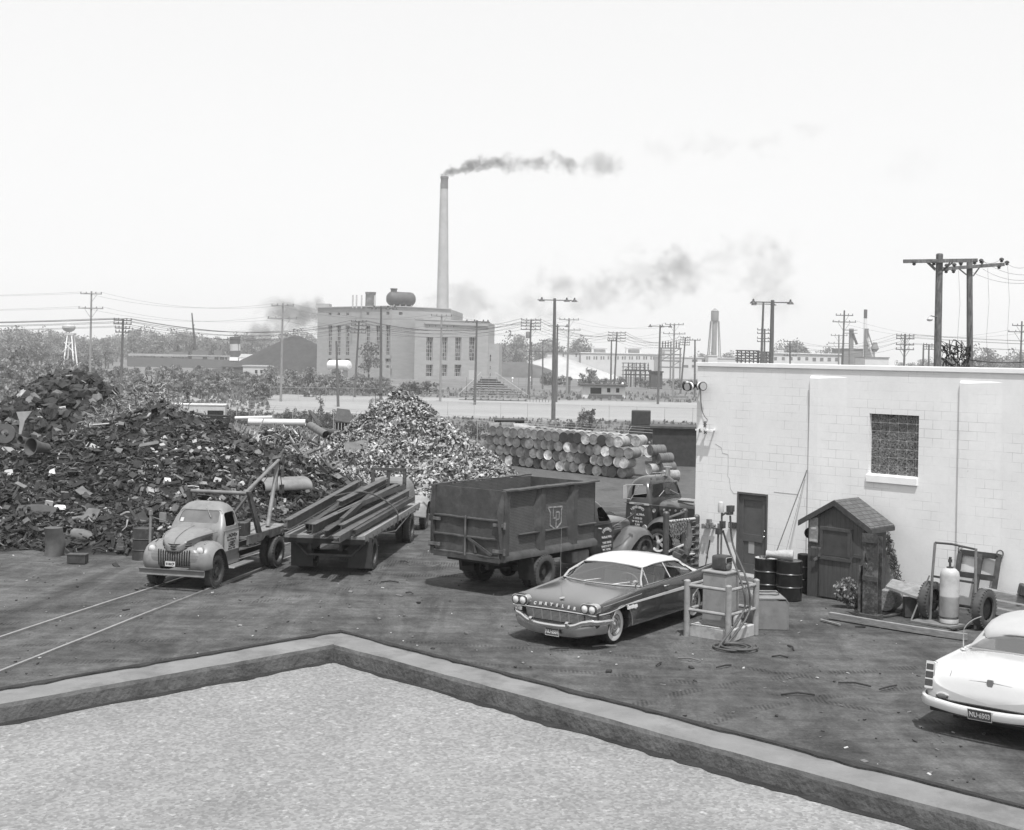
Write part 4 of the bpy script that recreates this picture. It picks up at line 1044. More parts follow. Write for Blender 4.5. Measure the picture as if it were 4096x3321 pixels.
for s in (-1, 1):
 m = M(); secs = []
 for i in range(31):
  x = BX0 + (BX1 - BX0) * i / 30; d = .022 * noise.noise(V3((x * 1.7, s * 3, 0))) + .012 * noise.noise(V3((x * 4., s * 3, 4)))
  secs.append([(x, s * (BW_ - .12), BZ1 - .02 + d), (x, s * (BW_ + .035 + d), BZ1 - .035 + d), (x, s * (BW_ + .033 + d * .6), BZ1 + d), (x, s * (BW_ - .12), BZ1 + .012 + d)])
 m.loft(secs); m.o('top_rail', DP, dt, sharp=60)
 m = M(); secs = []
 for i in range(25):
  x = BX0 + (BX1 - BX0) * i / 24; d = .012 * noise.noise(V3((x * 2, s * 5, 7)))
  secs.append([(x, s * (BW_ - .1), BZ0 + d), (x, s * (BW_ + .0 + d), BZ0 + d), (x, s * (BW_ + .0 + d), BZ0 + .11 + d), (x, s * (BW_ - .1), BZ0 + .18 + d)])
 m.loft(secs); m.o('bottom_rail', DP, dt, sharp=60)
 for x, w in ((BX0 + .09, .17), (-.10, .19), (1.20, .19)):
  m = M(); m.prism([(s * (BW_ - .1), BZ0 + .1), (s * (BW_ - .005), BZ0 + .1), (s * (BW_ - .004), BZ1 - .04), (s * (BW_ - .1), BZ1 - .03)], x - w / 2, x + w / 2, 'x'); m.o('post', DP, dt, bevel=.012)
  m = M(); m.loft([[(x - w / 2 - .05, s * (BW_ - .085), BZ0 + .15), (x - w / 2, s * (BW_ - .012), BZ0 + .15), (x - w / 2 + .01, s * (BW_ - .085), BZ0 + .15)], [(x - w / 2 - .2, s * (BW_ - .088), BZ1 - .5), (x - w / 2, s * (BW_ - .012), BZ1 - .5), (x - w / 2 + .01, s * (BW_ - .088), BZ1 - .5)], [(x - w / 2 - .03, s * (BW_ - .085), BZ1 - .06), (x - w / 2, s * (BW_ - .012), BZ1 - .06), (x - w / 2 + .01, s * (BW_ - .085), BZ1 - .06)]])
  m.o('gusset', DP, dt)
 for x0, x1 in ((-.95, -.18), (.05, .95), (1.4, 2.14)):
  m = M(); m.prism([(s * (BW_ - .09), 1.31), (s * (BW_ - .02), 1.335), (s * (BW_ - .02), 1.35), (s * (BW_ - .09), 1.36)], x0, x1, 'x'); m.o('stiffener', DP, dt)
m = M(); m.bb((BX1 - .04, -BW_ + .09, BZ0), (BX1, BW_ - .09, BZ1 - .04)); m.o('headboard', DP, dt)
m = M(); m.bb((BX0 + .04, -BW_ + .09, BZ0 + .02), (BX1 - .04, BW_ - .09, BZ0 + .08)); m.o('floor', RUST, dt)
for s in (-1, 1):
 m = M(); m.bb((BX0 - .03, s * (BW_ - .10), BZ0 - .02), (BX0 + .06, s * (BW_ + .015), BZ1 - .02)); m.o('corner_post', DP, dt, bevel=.012)
m = M(); m.bb((BX0 + .02, -BW_ + .1, 1.72), (BX0 + .05, BW_ - .1, BZ1 - .02)); m.o('upper_tail_panel', DP, dt)
m = M(); m.bb((BX0 - .05, -BW_ + .1, BZ0 - .05), (BX0 + .05, BW_ - .1, BZ0 + .06)); m.o('rear_sill', DP, dt, bevel=.01)
for s in (-1, 1):
 y0, y1 = (.02, BW_ - .11) if s > 0 else (-BW_ + .11, .0)
 m = M(); m.bb((BX0 - .0, y0, .86), (BX0 + .03, y1, 1.71)); tg = m.o('tail_gate', DP, dt)
 m = M()
 for z in (1.69, 1.27, .88):
  secs = []
  for i in range(13):
   y = y0 + (y1 - y0) * i / 12; d = .012 * noise.noise(V3((y * 3, z * 7, s)))
   secs.append([(BX0 + .005, y, z - .03 + d), (BX0 - .055 + d, y, z - .02 + d), (BX0 - .055 + d, y, z + .008 + d), (BX0 + .005, y, z + .022 + d)])
  m.loft(secs)
 m.o('gate_rib', DP, tg, sharp=60)
 m = M(); m.bb((BX0 - .05, y0, .87), (BX0 - .002, y0 + .05, 1.66)); m.o('gate_stile', DP, tg)
 for z in (1.6, 1.02):
  m = M(); m.bar((BX0 - .05, s * (BW_ - .30), z), (BX0 - .06, s * (BW_ + .03), z), .03, .07); m.cyl((BX0 - .05, s * (BW_ + .02), z - .07), (BX0 - .05, s * (BW_ + .02), z + .07), .03, n=8); m.o('hinge', STEEL, tg)
m = M(); m.bar((BX0 - .045, -.06, 1.24), (BX0 - .045, -.74, .91), .03, .06); m.bar((BX0 - .04, -.22, 1.18), (BX0 - .04, -.28, .92), .03, .05); m.o('gate_brace', DP, dt)
m = M(); m.cyl((BX0 - .06, 0.02, .84), (BX0 - .06, 0.02, 1.74), .02, n=8); m.o('gate_bar', STEEL, dt)
EMB = mk('emblem_paint', .26, .8, var=.35, s=12, dirt=.5, dg=.06, ds=9)
for s in (-1, 1):
 m = M()
 X = lambda u: .48 + u * (1 if s < 0 else -1)
 Yp = s * (BW_ - .086)
 q = lambda u, v: (X(u), Yp, v)
 for a, b_ in (((-.29, 1.865), (.29, 1.845)), ((-.29, 1.865), (-.21, 1.76)), ((-.21, 1.76), (-.205, 1.45)), ((-.205, 1.45), (.03, 1.33)), ((.29, 1.845), (.24, 1.76)), ((.24, 1.76), (.235, 1.46)), ((.235, 1.46), (.03, 1.33)),
                  ((-.09, 1.86), (-.09, 1.60)), ((-.09, 1.60), (.03, 1.60)), ((.03, 1.73), (.03, 1.36)), ((.03, 1.73), (.15, 1.73)), ((.15, 1.73), (.15, 1.56)), ((.15, 1.56), (.03, 1.55))):
  m.bar(q(*a), q(*b_), .006, .032, (0, 1, 0)) if False else m.bar(q(*a), q(*b_), .032 if abs(a[0] - b_[0]) > .5 * abs(a[1] - b_[1]) and False else .008, .034)
 m.o('emblem', EMB, dt)
m = M(); m.bb((BX0 + .25, -.42, .52), (5.0, -.34, .74)); m.bb((BX0 + .25, .34, .52), (5.0, .42, .74)); m.bb((BX0 + .2, -.75, .66), (BX0 + .5, .75, .80)); m.bb((-.08, -.9, .34), (.08, .9, .46)); m.sphere((0, 0, .40), .22, 12, 8); m.o('chassis', BLACK, dt)
for s in (-1, 1):
 wheel(dt, 0, s * 1.00, .405, .2, s, 'deep', DUSTR, .6); wheel(dt, 0, s * .76, .405, .2, s, 'deep', RUBBER, .6)
 wheel(dt, 4.66, s * .80, .40, .2, s, 'disc', DUSTR, .6)
 m = M(); m.box((-.48, s * .88, .52), (.015, .45, .52), (0, R(-8), 0)); m.o('mud_flap', RUBBER, dt)
m = M(); m.bb((1.3, -.95, .42), (2.0, -.55, .72)); m.o('fuel_tank', MGREY, dt, bevel=.05)
DC = mk('dark_cab_paint', .035, .3, var=.15, s=3, world=False, dirt=.25, dg=.07, ds=4, coat=.4)
DCL = mk('worn_cab_top', .15, .4, var=.15, s=3, world=False, coat=.3)
cab(dt, [(.45, 2.50, 3.42, .70, .08), (.50, 2.48, 3.44, .73, .10), (.9, 2.46, 3.42, .745, .10), (1.15, 2.46, 3.40, .745, .12), (1.28, 2.47, 3.32, .73, .12), (1.45, 2.48, 3.20, .70, .14), (1.62, 2.50, 3.08, .66, .18), (1.74, 2.54, 2.98, .60, .2), (1.82, 2.6, 2.88, .48, .15), (1.84, 2.66, 2.8, .34, .1)], DC,
 [(2.70, 1.30), (2.72, 1.64), (3.05, 1.63), (3.24, 1.27)], (3.2, [(-.54, 1.33), (.54, 1.33), (.48, 1.64), (-.48, 1.64)]), (2.5, [(-.4, 1.35), (.4, 1.35), (.36, 1.6), (-.36, 1.6)]), inside=BLACK, fdepth=.3)
m = M(); m.loft([[(3.30, y, 1.32) for y in (-.58, 0, .58)], [(3.07, y, 1.65) for y in (-.52, 0, .52)]], closed=False, cap=False); m.o('windscreen', DARKGL, dt)
secs = []
for x, w, zt, zs, zb in ((3.38, .60, 1.36, 1.20, .75), (3.7, .55, 1.34, 1.18, .75), (4.1, .47, 1.30, 1.15, .75), (4.5, .39, 1.24, 1.12, .7), (4.8, .32, 1.17, 1.08, .65), (4.95, .24, 1.05, 1.0, .6), (5.0, .15, .9, .88, .55)):
 h = [(0, zb), (w * .92, zb), (w * .97, zs - .06), (w, zs), (w * .94, zs + (zt - zs) * .45), (w * .75, zs + (zt - zs) * .82), (w * .4, zt - .008), (0, zt)]
 secs.append([(x, y, z) for y, z in h] + [(x, -y, z) for y, z in h[1:-1]][::-1])
m = M(); m.loft(secs); m.o('bonnet', DCL, dt, sub=1, sharp=0)
for s in (-1, 1):
 fender([(5.16, .55), (5.12, .75), (4.92, .93), (4.62, 1.0), (4.30, .96), (3.98, .80), (3.72, .60), (3.5, .46)], s * .40, s * .93, 'fender', mk('fender_paint', .09, .28, var=.2, s=3, world=False, coat=.5, dirt=.3, dg=.05, ds=4), dt, crown=.07, lip=.12)
 m = M(); m.bb((2.6, s * .60, .38), (3.6, s * .86, .42)); m.o('running_board', DGREY, dt)
 m = M()
 for k in range(3): m.tube([(4.12, s * .475, 1.085 - .05 * k), (3.66, s * .565, 1.11 - .055 * k)], .014, 6)
 m.o('louvre', mk('louvre_paint', .14, .35, var=.1), dt)
 m = M(); m.lathe([(.07, 0), (.075, .02), (.05, .05), (.001, .06)], 16, (5.08, s * .58, .92), 'x'); m.o('headlight', LAMP, dt)
 m = M(); m.tube([(4.5, s * .395, 1.115), (4.1, s * .475, 1.155), (3.7, s * .56, 1.185), (3.4, s * .61, 1.205)], .010, 5); m.o('bonnet_moulding', DCL, dt)
 m = M(); m.tube([(3.38, s * .745, 1.22), (3.0, s * .75, 1.22), (2.48, s * .75, 1.22)], .012, 5); m.o('belt_moulding', DC, dt)
 m = M(); m.tube([(3.30, s * .75, 1.12), (3.6, s * .95, 1.30), (3.9, s * .98, 1.42)], .012, 5); m.box((3.92, s * .98, 1.44), (.05, .1, .16)); m.o('side_mirror', DGREY, dt)
 m = M(); m.tube([(2.66, s * .75, 1.14), (2.74, s * .78, 1.12)], .018, 6); m.o('door_handle', LGREY, dt)
m = M(); m.bb((5.2, -.85, .42), (5.27, .85, .58)); m.o('bumper', DGREY, dt)
LET = mk('painted_letters', .42, .7, var=.2, s=20)
def door_text(parent, xc, y, rows, fx, arctop, zt, rad=.30):
 """arched line of letters over straight lines; fx = reading direction along x (+1 / -1)"""
 k = len(arctop); span = 1.55
 for i, ch in enumerate(arctop):
  if ch == ' ': continue
  a = span * ((i + .5) / k - .5)
  px_, pz = xc + fx * rad * math.sin(a), zt + rad * (math.cos(a) - 1)
  letters(ch, .098, LET, parent, face((px_, y, pz), (fx * math.cos(a), 0, -math.sin(a)), (fx * math.sin(a), 0, math.cos(a))), bold=.004, squash=.9)
 for txt, z, size in rows: letters(txt, size, LET, parent, face((xc, y, z), (fx, 0, 0), (0, 0, 1)), bold=.002, squash=.95)
door_text(dt, 3.04, -.752, [('Holland, Mich.', .885, .082), ('TARE 100 00', .745, .075), ('LENGTH 21 FT.', .655, .072), ('WT. 14,180', .57, .075)], 1, 'L.PADNOS I.& M.CO.', 1.085, .26)
# ------------------------------------------------------------------ larger dark truck behind it
bt = thing('lorry', 'big dark truck nosing out behind the corner of the white wall, horns on its roof', 'truck', (4.635, 36.61, 0), R(-40))
cab(bt, [(.62, -1.16, -.30, .78, .08), (.68, -1.18, -.28, .82, .10), (1.0, -1.18, -.28, .84, .10), (1.36, -1.17, -.28, .845, .12), (1.48, -1.16, -.30, .83, .12), (1.7, -1.14, -.36, .79, .15), (1.9, -1.11, -.43, .74, .2), (2.02, -1.04, -.50, .64, .22), (2.09, -.92, -.62, .48, .15), (2.11, -.84, -.70, .32, .1)], mk('lorry_paint', .045, .25, var=.15, s=3, world=False, dirt=.2, dg=.08, ds=4, coat=.5),
 [(-.97, 1.51), (-.97, 1.87), (-.54, 1.88), (-.44, 1.55)], (-.3, [(-.72, 1.55), (.72, 1.55), (.67, 1.90), (-.67, 1.90)]), (-1.12, [(-.5, 1.55), (.5, 1.55), (.46, 1.86), (-.46, 1.86)]), inside=BLACK, fdepth=.28)
LPT = MATS['lorry_paint']
m = M(); m.loft([[(-.30 - .09 * abs(y), y, 1.54) for y in (-.76, -.4, 0, .4, .76)], [(-.425 - .07 * abs(y), y, 1.92) for y in (-.70, -.4, 0, .4, .70)]], closed=False, cap=False); m.o('windscreen', DARKGL, bt)
secs = []
for x, w, zt, zs, zb in ((-.28, .80, 1.53, 1.36, .9), (.1, .76, 1.52, 1.36, .9), (.6, .68, 1.49, 1.35, .85), (1.0, .58, 1.44, 1.33, .8), (1.15, .50, 1.38, 1.28, .75), (1.22, .40, 1.2, 1.1, .7)):
 h = [(0, zb), (w * .95, zb), (w * .98, zs - .05), (w, zs), (w * .95, zs + (zt - zs) * .45), (w * .75, zs + (zt - zs) * .82), (w * .4, zt - .008), (0, zt)]
 secs.append([(x, y, z) for y, z in h] + [(x, -y, z) for y, z in h[1:-1]][::-1])
m = M(); m.loft(secs); m.o('bonnet', mk('lorry_bonnet', .085, .25, var=.12, s=3, world=False, coat=.5), bt, sub=1, sharp=0)
m = M()
for i in range(9): m.bb((.32 + .055 * i, -.46, 1.485), (.36 + .055 * i, -.40, 1.53))
m.o('bonnet_vents', mk('louvre_paint', .14, .35, var=.1), bt)
for i in range(5):
 m = M(); m.cyl((.1 + .16 * i, -.77 + .035 * i, 1.27), (.1 + .16 * i, -.79 + .035 * i, 1.27), .03, n=8); m.o('side_bolt', LGREY, bt)
for s in (-1, 1):
 fender([(.62, .62), (.56, .85), (.36, 1.03), (.06, 1.08), (-.22, 1.0), (-.42, .82), (-.5, .66)], s * .42, s * .93, 'fender', MATS['fender_paint'], bt, crown=.05, lip=.08)
 wheel(bt, 0, s * .80, .38, .2, s, 'spoke', RUBBER, .64, LGREY)
 m = M(); m.tube([(1.05, s * .56, 1.335), (.6, s * .69, 1.355), (-.28, s * .83, 1.37), (-1.16, s * .85, 1.37)], .012, 5); m.o('belt_moulding', MATS['fender_paint'], bt)
 m = M(); m.tube([(-.97, s * .86, 1.48), (-1.0, s * 1.02, 1.50), (-1.0, s * 1.03, 1.88), (-.55, s * .86, 1.90)], .012, 5); m.tube([(-.95, s * .87, 1.45), (-.70, s * .86, 1.86)], .010, 5); m.box((-1.0, s * 1.06, 1.69), (.03, .14, .36)); m.o('side_mirror', LGREY, bt)
 m = M(); m.bb((-.35, s * .835, 1.345), (-1.0, s * .856, 1.395)); nm = m.o('name_strip', SGN, bt)
 letters('L C & W Y W BROKERS', .04, INK, nm, face((-.675, s * .858, 1.37), (-s, 0, 0), (0, 0, 1)), squash=.8)
 m = M(); m.lathe([(.05, 0), (.05, .02), (.001, .03)], 14, (-.22, s * .80, 1.22), 'y'); e = m.o('reflector', LGREY, bt)
 m = M(); m.tube([(-.26, s * .5, 1.58), (-.33, s * .15, 1.72)], .008, 5); m.o('wiper', LGREY, bt)
door_text(bt, -.72, -.852, [('Holland, Mich.', 1.075, .085), ('T-1020-20', .965, .075), ('W 18 M. FT.', .875, .072), ('9,300', .79, .075)], 1, 'L.PADNOS I.& M.CO.', 1.275, .29)
m = M(); m.cyl((-.62, -.32, 2.19), (-.62, .30, 2.17), .018, n=8); m.lathe([(.02, .28), (.03, .34), (.085, .46), (.09, .47)], 14, (-.62, 0, 2.175), 'y'); m.cyl((-.62, -.15, 2.08), (-.62, -.15, 2.18), .012, n=6); m.cyl((-.62, .15, 2.08), (-.62, .15, 2.18), .012, n=6); m.o('horn', CHROME, bt)
m = M(); m.cyl((-.50, .28, 2.08), (-.50, .28, 2.32), .07, .06, 12); m.cyl((-.50, .28, 2.32), (-.50, .28, 2.34), .12, .12, 14); m.o('siren', DCHROME, bt)
m = M(); m.tube([(-.45, -.60, 2.03), (-.47, -.60, 2.09)], [.03, .015], 8); m.o('marker_lamp', DGREY, bt)
m = M(); m.bb((1.0, -.4, .45), (-3.2, -.32, .7)); m.bb((1.0, .32, .45), (-3.2, .4, .7)); m.bb((-1.1, -.8, .4), (-.4, .8, .62)); m.o('chassis', BLACK, bt)
for s in (-1, 1): wheel(bt, -3.0, s * .85, .40, .34, s, 'deep', RUBBER, .6)
m = M(); m.tube([(-.7, .25, 1.53), (-.55, .25, 1.62)], .02, 6); m.tube([(-.52 - .07 * math.cos(a), .35 + .17 * math.sin(a), 1.62 + .13 * math.cos(a)) for a in [2 * PI * k / 16 for k in range(17)]], .011, 5, cap=False); m.o('steering_wheel', BLACK, bt)
# ------------------------------------------------------------------ trailer truck under steel beams
tr = thing('trailer_truck', 'flat trailer truck with big mud flaps, carrying a load of steel beams', 'truck', (-3.28, 32.82, 0), R(83.8))
TP = mk('trailer_steel', .10, .7, var=.35, s=5, world=False, dirt=.4, dg=.03, ds=4)
m = M(); m.bb((-1.25, .04, .90), (6.2, 1.92, .97)); m.o('bed', WOOD, tr)
for y in (.0, 1.92):
 m = M(); m.bb((-1.25, y - .0, .84), (6.2, y + .05, 1.01)); sr = m.o('side_rail', mk('trailer_rail', .22, .7, var=.25, s=5, world=False, dirt=.4, dg=.06, ds=5), tr, bevel=.01)
 m = M()
 for k in range(14): m.bb((-.9 + .52 * k, y - .012, .80), (-.84 + .52 * k, y + .062, .93))
 m.o('stake_pocket', STEEL, sr)
m = M(); m.bb((-1.25, .55, .62), (6.4, .63, .90)); m.bb((-1.25, 1.30, .62), (6.4, 1.38, .90)); m.bb((-1.27, .0, .78), (-1.2, 1.97, .90)); m.bb((-.06, .1, .34), (.06, 1.8, .46)); m.o('trailer_frame', BLACK, tr)
m = M(); m.tube([(-.9, .02, .86), (-.85, .4, .45), (-.85, 1.5, .45), (-.9, 1.9, .86)], .03, 8); m.o('flap_brace', TP, tr)
m = M(); m.tube([(.3, .02, .84), (2.6, .02, .62), (4.6, .02, .84)], .02, 6); m.o('truss_rod', TP, tr)
for y, s in ((.12, -1), (.34, -1), (1.60, 1), (1.82, 1)):
 wheel(tr, 0, y, .405, .2, s, 'deep', DUSTR, .6); wheel(tr, 5.05, y, .41, .2, s, 'deep', DUSTR, .6)
for y0, y1 in ((-.08, .50), (1.38, 1.92)):
 m = M(); secs = [[(-.80 - .05 * z, y0, .15 + z * .75), (-.80 - .05 * z, y1, .15 + z * .75), (-.785 - .05 * z, y1, .15 + z * .75), (-.785 - .05 * z, y0, .15 + z * .75)] for z in (0, .5, 1)]; m.loft(secs); m.o('mud_flap', mk('flap_rubber', .04, .75, var=.25, s=5, world=False), tr)
 m = M(); m.bb((-.82, (y0 + y1) / 2 - .04, .50), (-.80, (y0 + y1) / 2 + .06, .56)); m.o('tail_lamp', DGREY, tr)
m = M()
for y in (.50, 1.45): m.bb((6.22, y - .05, .5), (6.32, y + .05, 1.98))
m.bb((6.23, .94, 1.24), (6.31, 1.04, 1.95)); m.bb((6.22, .45, 1.90), (6.32, 1.50, 1.985)); m.bb((6.23, .45, 1.22), (6.31, 1.5, 1.28)); m.o('headboard', RUST, tr, bevel=.006)
TCAB = mk('faded_cab_paint', .16, .5, var=.15, s=3, world=False)
m = M(); m.loft([ring(6.55, 7.5, .60, .1, .4), ring(6.53, 7.55, .63, .12, .9), ring(6.54, 7.5, .62, .14, 1.3), ring(6.57, 7.35, .58, .16, 1.5), ring(6.66, 7.2, .48, .18, 1.63), ring(6.8, 7.05, .3, .1, 1.67)])
for i in range(len(m.v)): m.v[i].y += 1.0
m.o('cab', TCAB, tr, sub=1, sharp=0)
m = M(); m.prism(rpoly([(.66, 1.28), (1.34, 1.28), (1.30, 1.50), (.70, 1.50)], .08), 6.49, 6.60, 'x'); m.o('rear_window', HOLE, tr)
for y0, y1 in ((.62, .06), (1.38, 1.94)):
 fender([(8.6, .42), (8.62, .7), (8.4, .92), (8.1, 1.0), (7.75, .95), (7.5, .75), (7.35, .42)], y0, y1, 'fender', mk('faded_wing_paint', .24, .5, var=.15, s=3, world=False, dirt=.3, dg=.1, ds=4), tr, crown=.06, lip=.1)
for y, s in ((.20, -1), (1.80, 1)): wheel(tr, 8.0, y, .39, .18, s, 'disc', DUSTR, .6)
m = M(); m.loft([ring(7.4, 8.6, .42, .1, .5), ring(7.4, 8.62, .42, .12, .95), ring(7.4, 8.5, .34, .14, 1.15), ring(7.4, 8.4, .2, .1, 1.2)])
for i in range(len(m.v)): m.v[i].y += 1.0
m.o('bonnet', TCAB, tr, sub=1, sharp=0)
m = M(); m.tube([(7.3, .42, 1.2), (7.4, .12, 1.32), (7.42, .08, 1.35)], .012, 5); m.box((7.42, .05, 1.36), (.05, .14, .10)); m.o('side_mirror', LGREY, tr)
m = M(); m.lathe([(.17, 0), (.19, .30), (.17, .32)], 16, (6.0, 1.75, 1.0)); m.o('bucket', LGREY, tr)
BMT = mk('beam_steel', .05, .65, var=.35, s=4, world=False, dirt=.5, dg=.035, ds=3, bump=.15, bs=25)
BMT2 = mk('beam_steel_pale', .085, .65, var=.3, s=4, world=False, dirt=.5, dg=.05, ds=3, bump=.15, bs=25)
Lm = MX.Translation((-3.28, 32.82, 0)) @ MX.Rotation(R(83.8), 4, 'Z')
def beam(a, b_, hh, ww, roll, label, kind='I', mt=BMT):
 A, B = Lm @ V3(a), Lm @ V3(b_); L = (B - A).length
 t = .018
 m = M()
 if kind == 'I': P_ = [(-ww / 2, 0), (ww / 2, 0), (ww / 2, t), (t / 2, t), (t / 2, hh - t), (ww / 2, hh - t), (ww / 2, hh), (-ww / 2, hh), (-ww / 2, hh - t), (-t / 2, hh - t), (-t / 2, t), (-ww / 2, t)]
 elif kind == 'C': P_ = [(0, 0), (ww, 0), (ww, t), (t, t), (t, hh - t), (ww, hh - t), (ww, hh), (0, hh)]
 else: P_ = [(0, 0), (ww, 0), (ww, t), (t, t), (t, hh), (0, hh)]
 m.prism(P_, 0, L, 'x')
 o = m.o('steel_girder', mt, None)
 x = (B - A).normalized(); y = V3((0, 0, 1)).cross(x).normalized(); z = x.cross(y)
 o.matrix_world = MX.Translation(A) @ MX((x, y, z)).transposed().to_4x4() @ MX.Rotation(R(roll), 4, 'X')
 return tag(o, label, 'girder', 'steel beams loaded on the trailer', 'thing')
z0 = 1.02
beam((-2.0, 1.70, z0 + .16), (5.9, 1.80, z0 + .36), .24, .16, 0, 'wide I-beam along the left edge of the load of steel', mt=BMT2)
beam((-1.3, 1.98, z0 + .0), (5.6, 2.0, z0 + .25), .14, .10, 20, 'narrow channel on the far left rail of the trailer', 'C')
beam((-1.05, 1.42, z0), (5.5, 1.55, z0 + .28), .2, .14, 0, 'dark I-beam second from the left edge of the trailer load')
beam((-1.7, 1.18, z0 + .02), (5.6, .60, z0 + .30), .26, .15, 3, 'deep I-beam crossing the load with its end overhanging the rear', mt=BMT2)
beam((-1.1, .95, z0), (4.8, 1.25, z0 + .2), .12, .09, 0, 'short flat-lying channel whose end shows between two deep beams', 'C')
beam((-1.9, .82, z0 - .02), (5.0, .95, z0 + .1), .18, .16, 0, 'wide-flanged beam overhanging the rear low in the middle of the load')
beam((-1.2, .60, z0), (5.4, .2, z0 + .22), .22, .14, 0, 'I-beam slanting towards the right front of the trailer', mt=BMT2)
beam((-2.3, .36, z0 - .06), (5.0, .15, z0 + .12), .16, .2, 0, 'wide channel overhanging furthest at the right of the load', 'C', mt=BMT2)
beam((-1.3, .20, z0), (5.6, .06, z0 + .10), .12, .1, 0, 'small channel next to the right side rail of the trailer', 'C')
beam((1.4, 1.30, z0 + .34), (5.2, .85, z0 + .62), .16, .16, 8, 'short beam lying crosswise on top of the load of steel', mt=BMT2)
beam((.2, 1.0, z0 + .25), (5.7, .35, z0 + .44), .12, .1, -10, 'thin angle iron on top of the load near its middle', 'L')
beam((-.5, .72, z0 + .14), (5.9, .95, z0 + .5), .14, .1, 5, 'channel lying high in the load below the short crosswise beam', 'C')
beam((-.9, 1.55, z0 + .02), (5.7, 1.1, z0 + .34), .16, .12, 0, 'dark I-beam half buried under the wide left beam')
chn = thing('chain', 'binding chain pulled across the load of steel beams', 'chain', (0, 0, 0))
m = M(); pts = [Lm @ V3(p) for p in ((2.6, -.04, .85), (2.6, .0, 1.15), (2.7, .35, 1.42), (2.7, .9, 1.62), (2.6, 1.5, 1.55), (2.5, 1.95, 1.35), (2.5, 2.02, .9))]
m.tube(crom(pts, 5), .022, 6); m.o('links', RUST, chn)
random.seed(21)
PUMPP = mk('pump_paint', .24, .55, var=.1, s=4, dirt=.35, dg=.13, ds=5)
RAILP = mk('guard_paint', .26, .6, var=.12, s=6, dirt=.4, dg=.12, ds=7)
def gp(U, V, z=0.): return P(U, V, z)
S_ = 2.315
yq = lambda a, b_: (2650 + a / S_, 1900 + b_ / S_)
A_ = P(*yq(222, 1480)); B_ = P(*yq(605, 1545)); C_ = P(*yq(860, 1470))
u = (C_ - B_).normalized(); w_ = (A_ - B_).normalized()
D_ = A_ + (C_ - B_)
gd = thing('guard_rail', 'pale pipe guard rail round the fuel pump, four posts and two rails', 'guard rail', (0, 0, 0))
for q in (A_, B_, C_, D_):
 m = M(); m.cyl(q - V3((0, 0, .1)), q + V3((0, 0, 1.05)), .062, n=12); m.sphere(q + V3((0, 0, 1.05)), .062, 12, 6, (1, 1, .5)); m.o('post', RAILP, gd)
for a, b_ in ((A_, B_), (B_, C_), (C_, D_), (D_, A_)):
 for z in (.50, .97):
  m = M(); m.cyl(a + V3((0, 0, z)), b_ + V3((0, 0, z)), .034, n=8); m.o('rail', RAILP, gd)
ang = math.atan2(u.y, u.x)
ctr = (A_ + C_) / 2
fpn = thing('fuel_pump', 'grey square fuel pump with a meter on top and two hanging hoses', 'fuel pump', ctr, ang)
m = M(); m.bb((-.47, -.47, -.1), (.47, .47, .20)); m.o('plinth', mk('plinth_concrete', .38, .9, var=.15, s=5, dirt=.5, dg=.15, ds=4), fpn, bevel=.02)
m = M(); m.bb((-.30, -.26, .2), (.22, .26, 1.22)); cbn = m.o('cabinet', PUMPP, fpn, bevel=.02)
m = M(); m.bb((-.32, -.28, 1.22), (.24, .28, 1.26)); m.o('cabinet_top', PUMPP, cbn, bevel=.012)
m = M(); m.bb((.222, -.1, .95), (.226, .05, 1.15)); m.o('badge', LGREY, cbn)
m = M(); m.prism(rrect(-.16, 1.27, .12, 1.55, .05), -.15, .15, 'y'); mt_ = m.o('meter', DGREY, fpn, bevel=.02)
m = M(); m.prism(rrect(-.13, 1.41, .09, 1.52, .02), -.158, -.149, 'y'); m.o('dial_window', LGREY, mt_)
m = M(); m.prism(rrect(-.12, 1.42, .08, 1.51, .02), -.163, -.157, 'y'); m.o('dial', BLACK, mt_)
m = M(); m.lathe([(.075, 0), (.08, .01), (.05, .02), (.001, .02)], 16, (0, 0, 0), 'y'); e = m.o('crank_cap', STEEL, mt_); e.location = (-.02, -.15, 1.34); e.rotation_euler = (R(180), 0, 0); e.scale = (1.4, 1, .8)
m = M()
m.cyl((.02, .12, 1.5), (.02, .12, 2.15), .022, n=8); m.cyl((.14, .12, 1.26), (.14, .12, 2.35), .02, n=8)
m.o('riser_pipe', STEEL, fpn)
m = M(); m.box((.02, .12, 2.0), (.1, .08, .12)); m.box((.14, .10, 2.12), (.09, .09, .14)); m.tube([(.14, .12, 2.3), (.24, .10, 2.34), (.34, .08, 2.34)], .022, 8); m.box((.36, .07, 2.33), (.16, .07, .06)); m.box((.38, .07, 2.42), (.15, .10, .12)); m.o('valve_head', DGREY, fpn)
m = M(); m.lathe([(.055, 0), (.06, .03), (.06, .16), (.05, .2), (.02, .22)], 12, (.1, .12, 2.36)); m.o('filter_glass', LGREY, fpn)
m = M(); m.lathe([(.07, .0), (.085, .06), (.08, .16), (.04, .24), (.035, .28), (.001, .28)], 14, (-.02, -.36, .2)); m.o('jug', LGREY, fpn)
HOSE = mk('hose', .07, .6, var=.25, s=8)
inv = MX.Translation(ctr) @ MX.Rotation(ang, 4, 'Z'); inv = inv.inverted()
LP_ = lambda p: inv @ V3(p)
coil = LP_(P(*yq(680, 1610)))
def hose(start, mids, n_turn, r0, phase, name):
 pts = [V3(start)] + [V3(q) for q in mids]
 for i in range(int(n_turn * 10) + 1):
  a = phase + 2 * PI * i / 10; rr_ = r0 * (1 + .16 * math.sin(a * .5 + phase) + .1 * math.sin(i * .9))
  pts.append(V3((coil.x + rr_ * math.cos(a), coil.y + rr_ * math.sin(a) * 1.05, .03 + .02 * (i / 10.))))
 m = M(); m.tube(crom(pts, 4), .021, 8); m.o(name, HOSE, fpn)
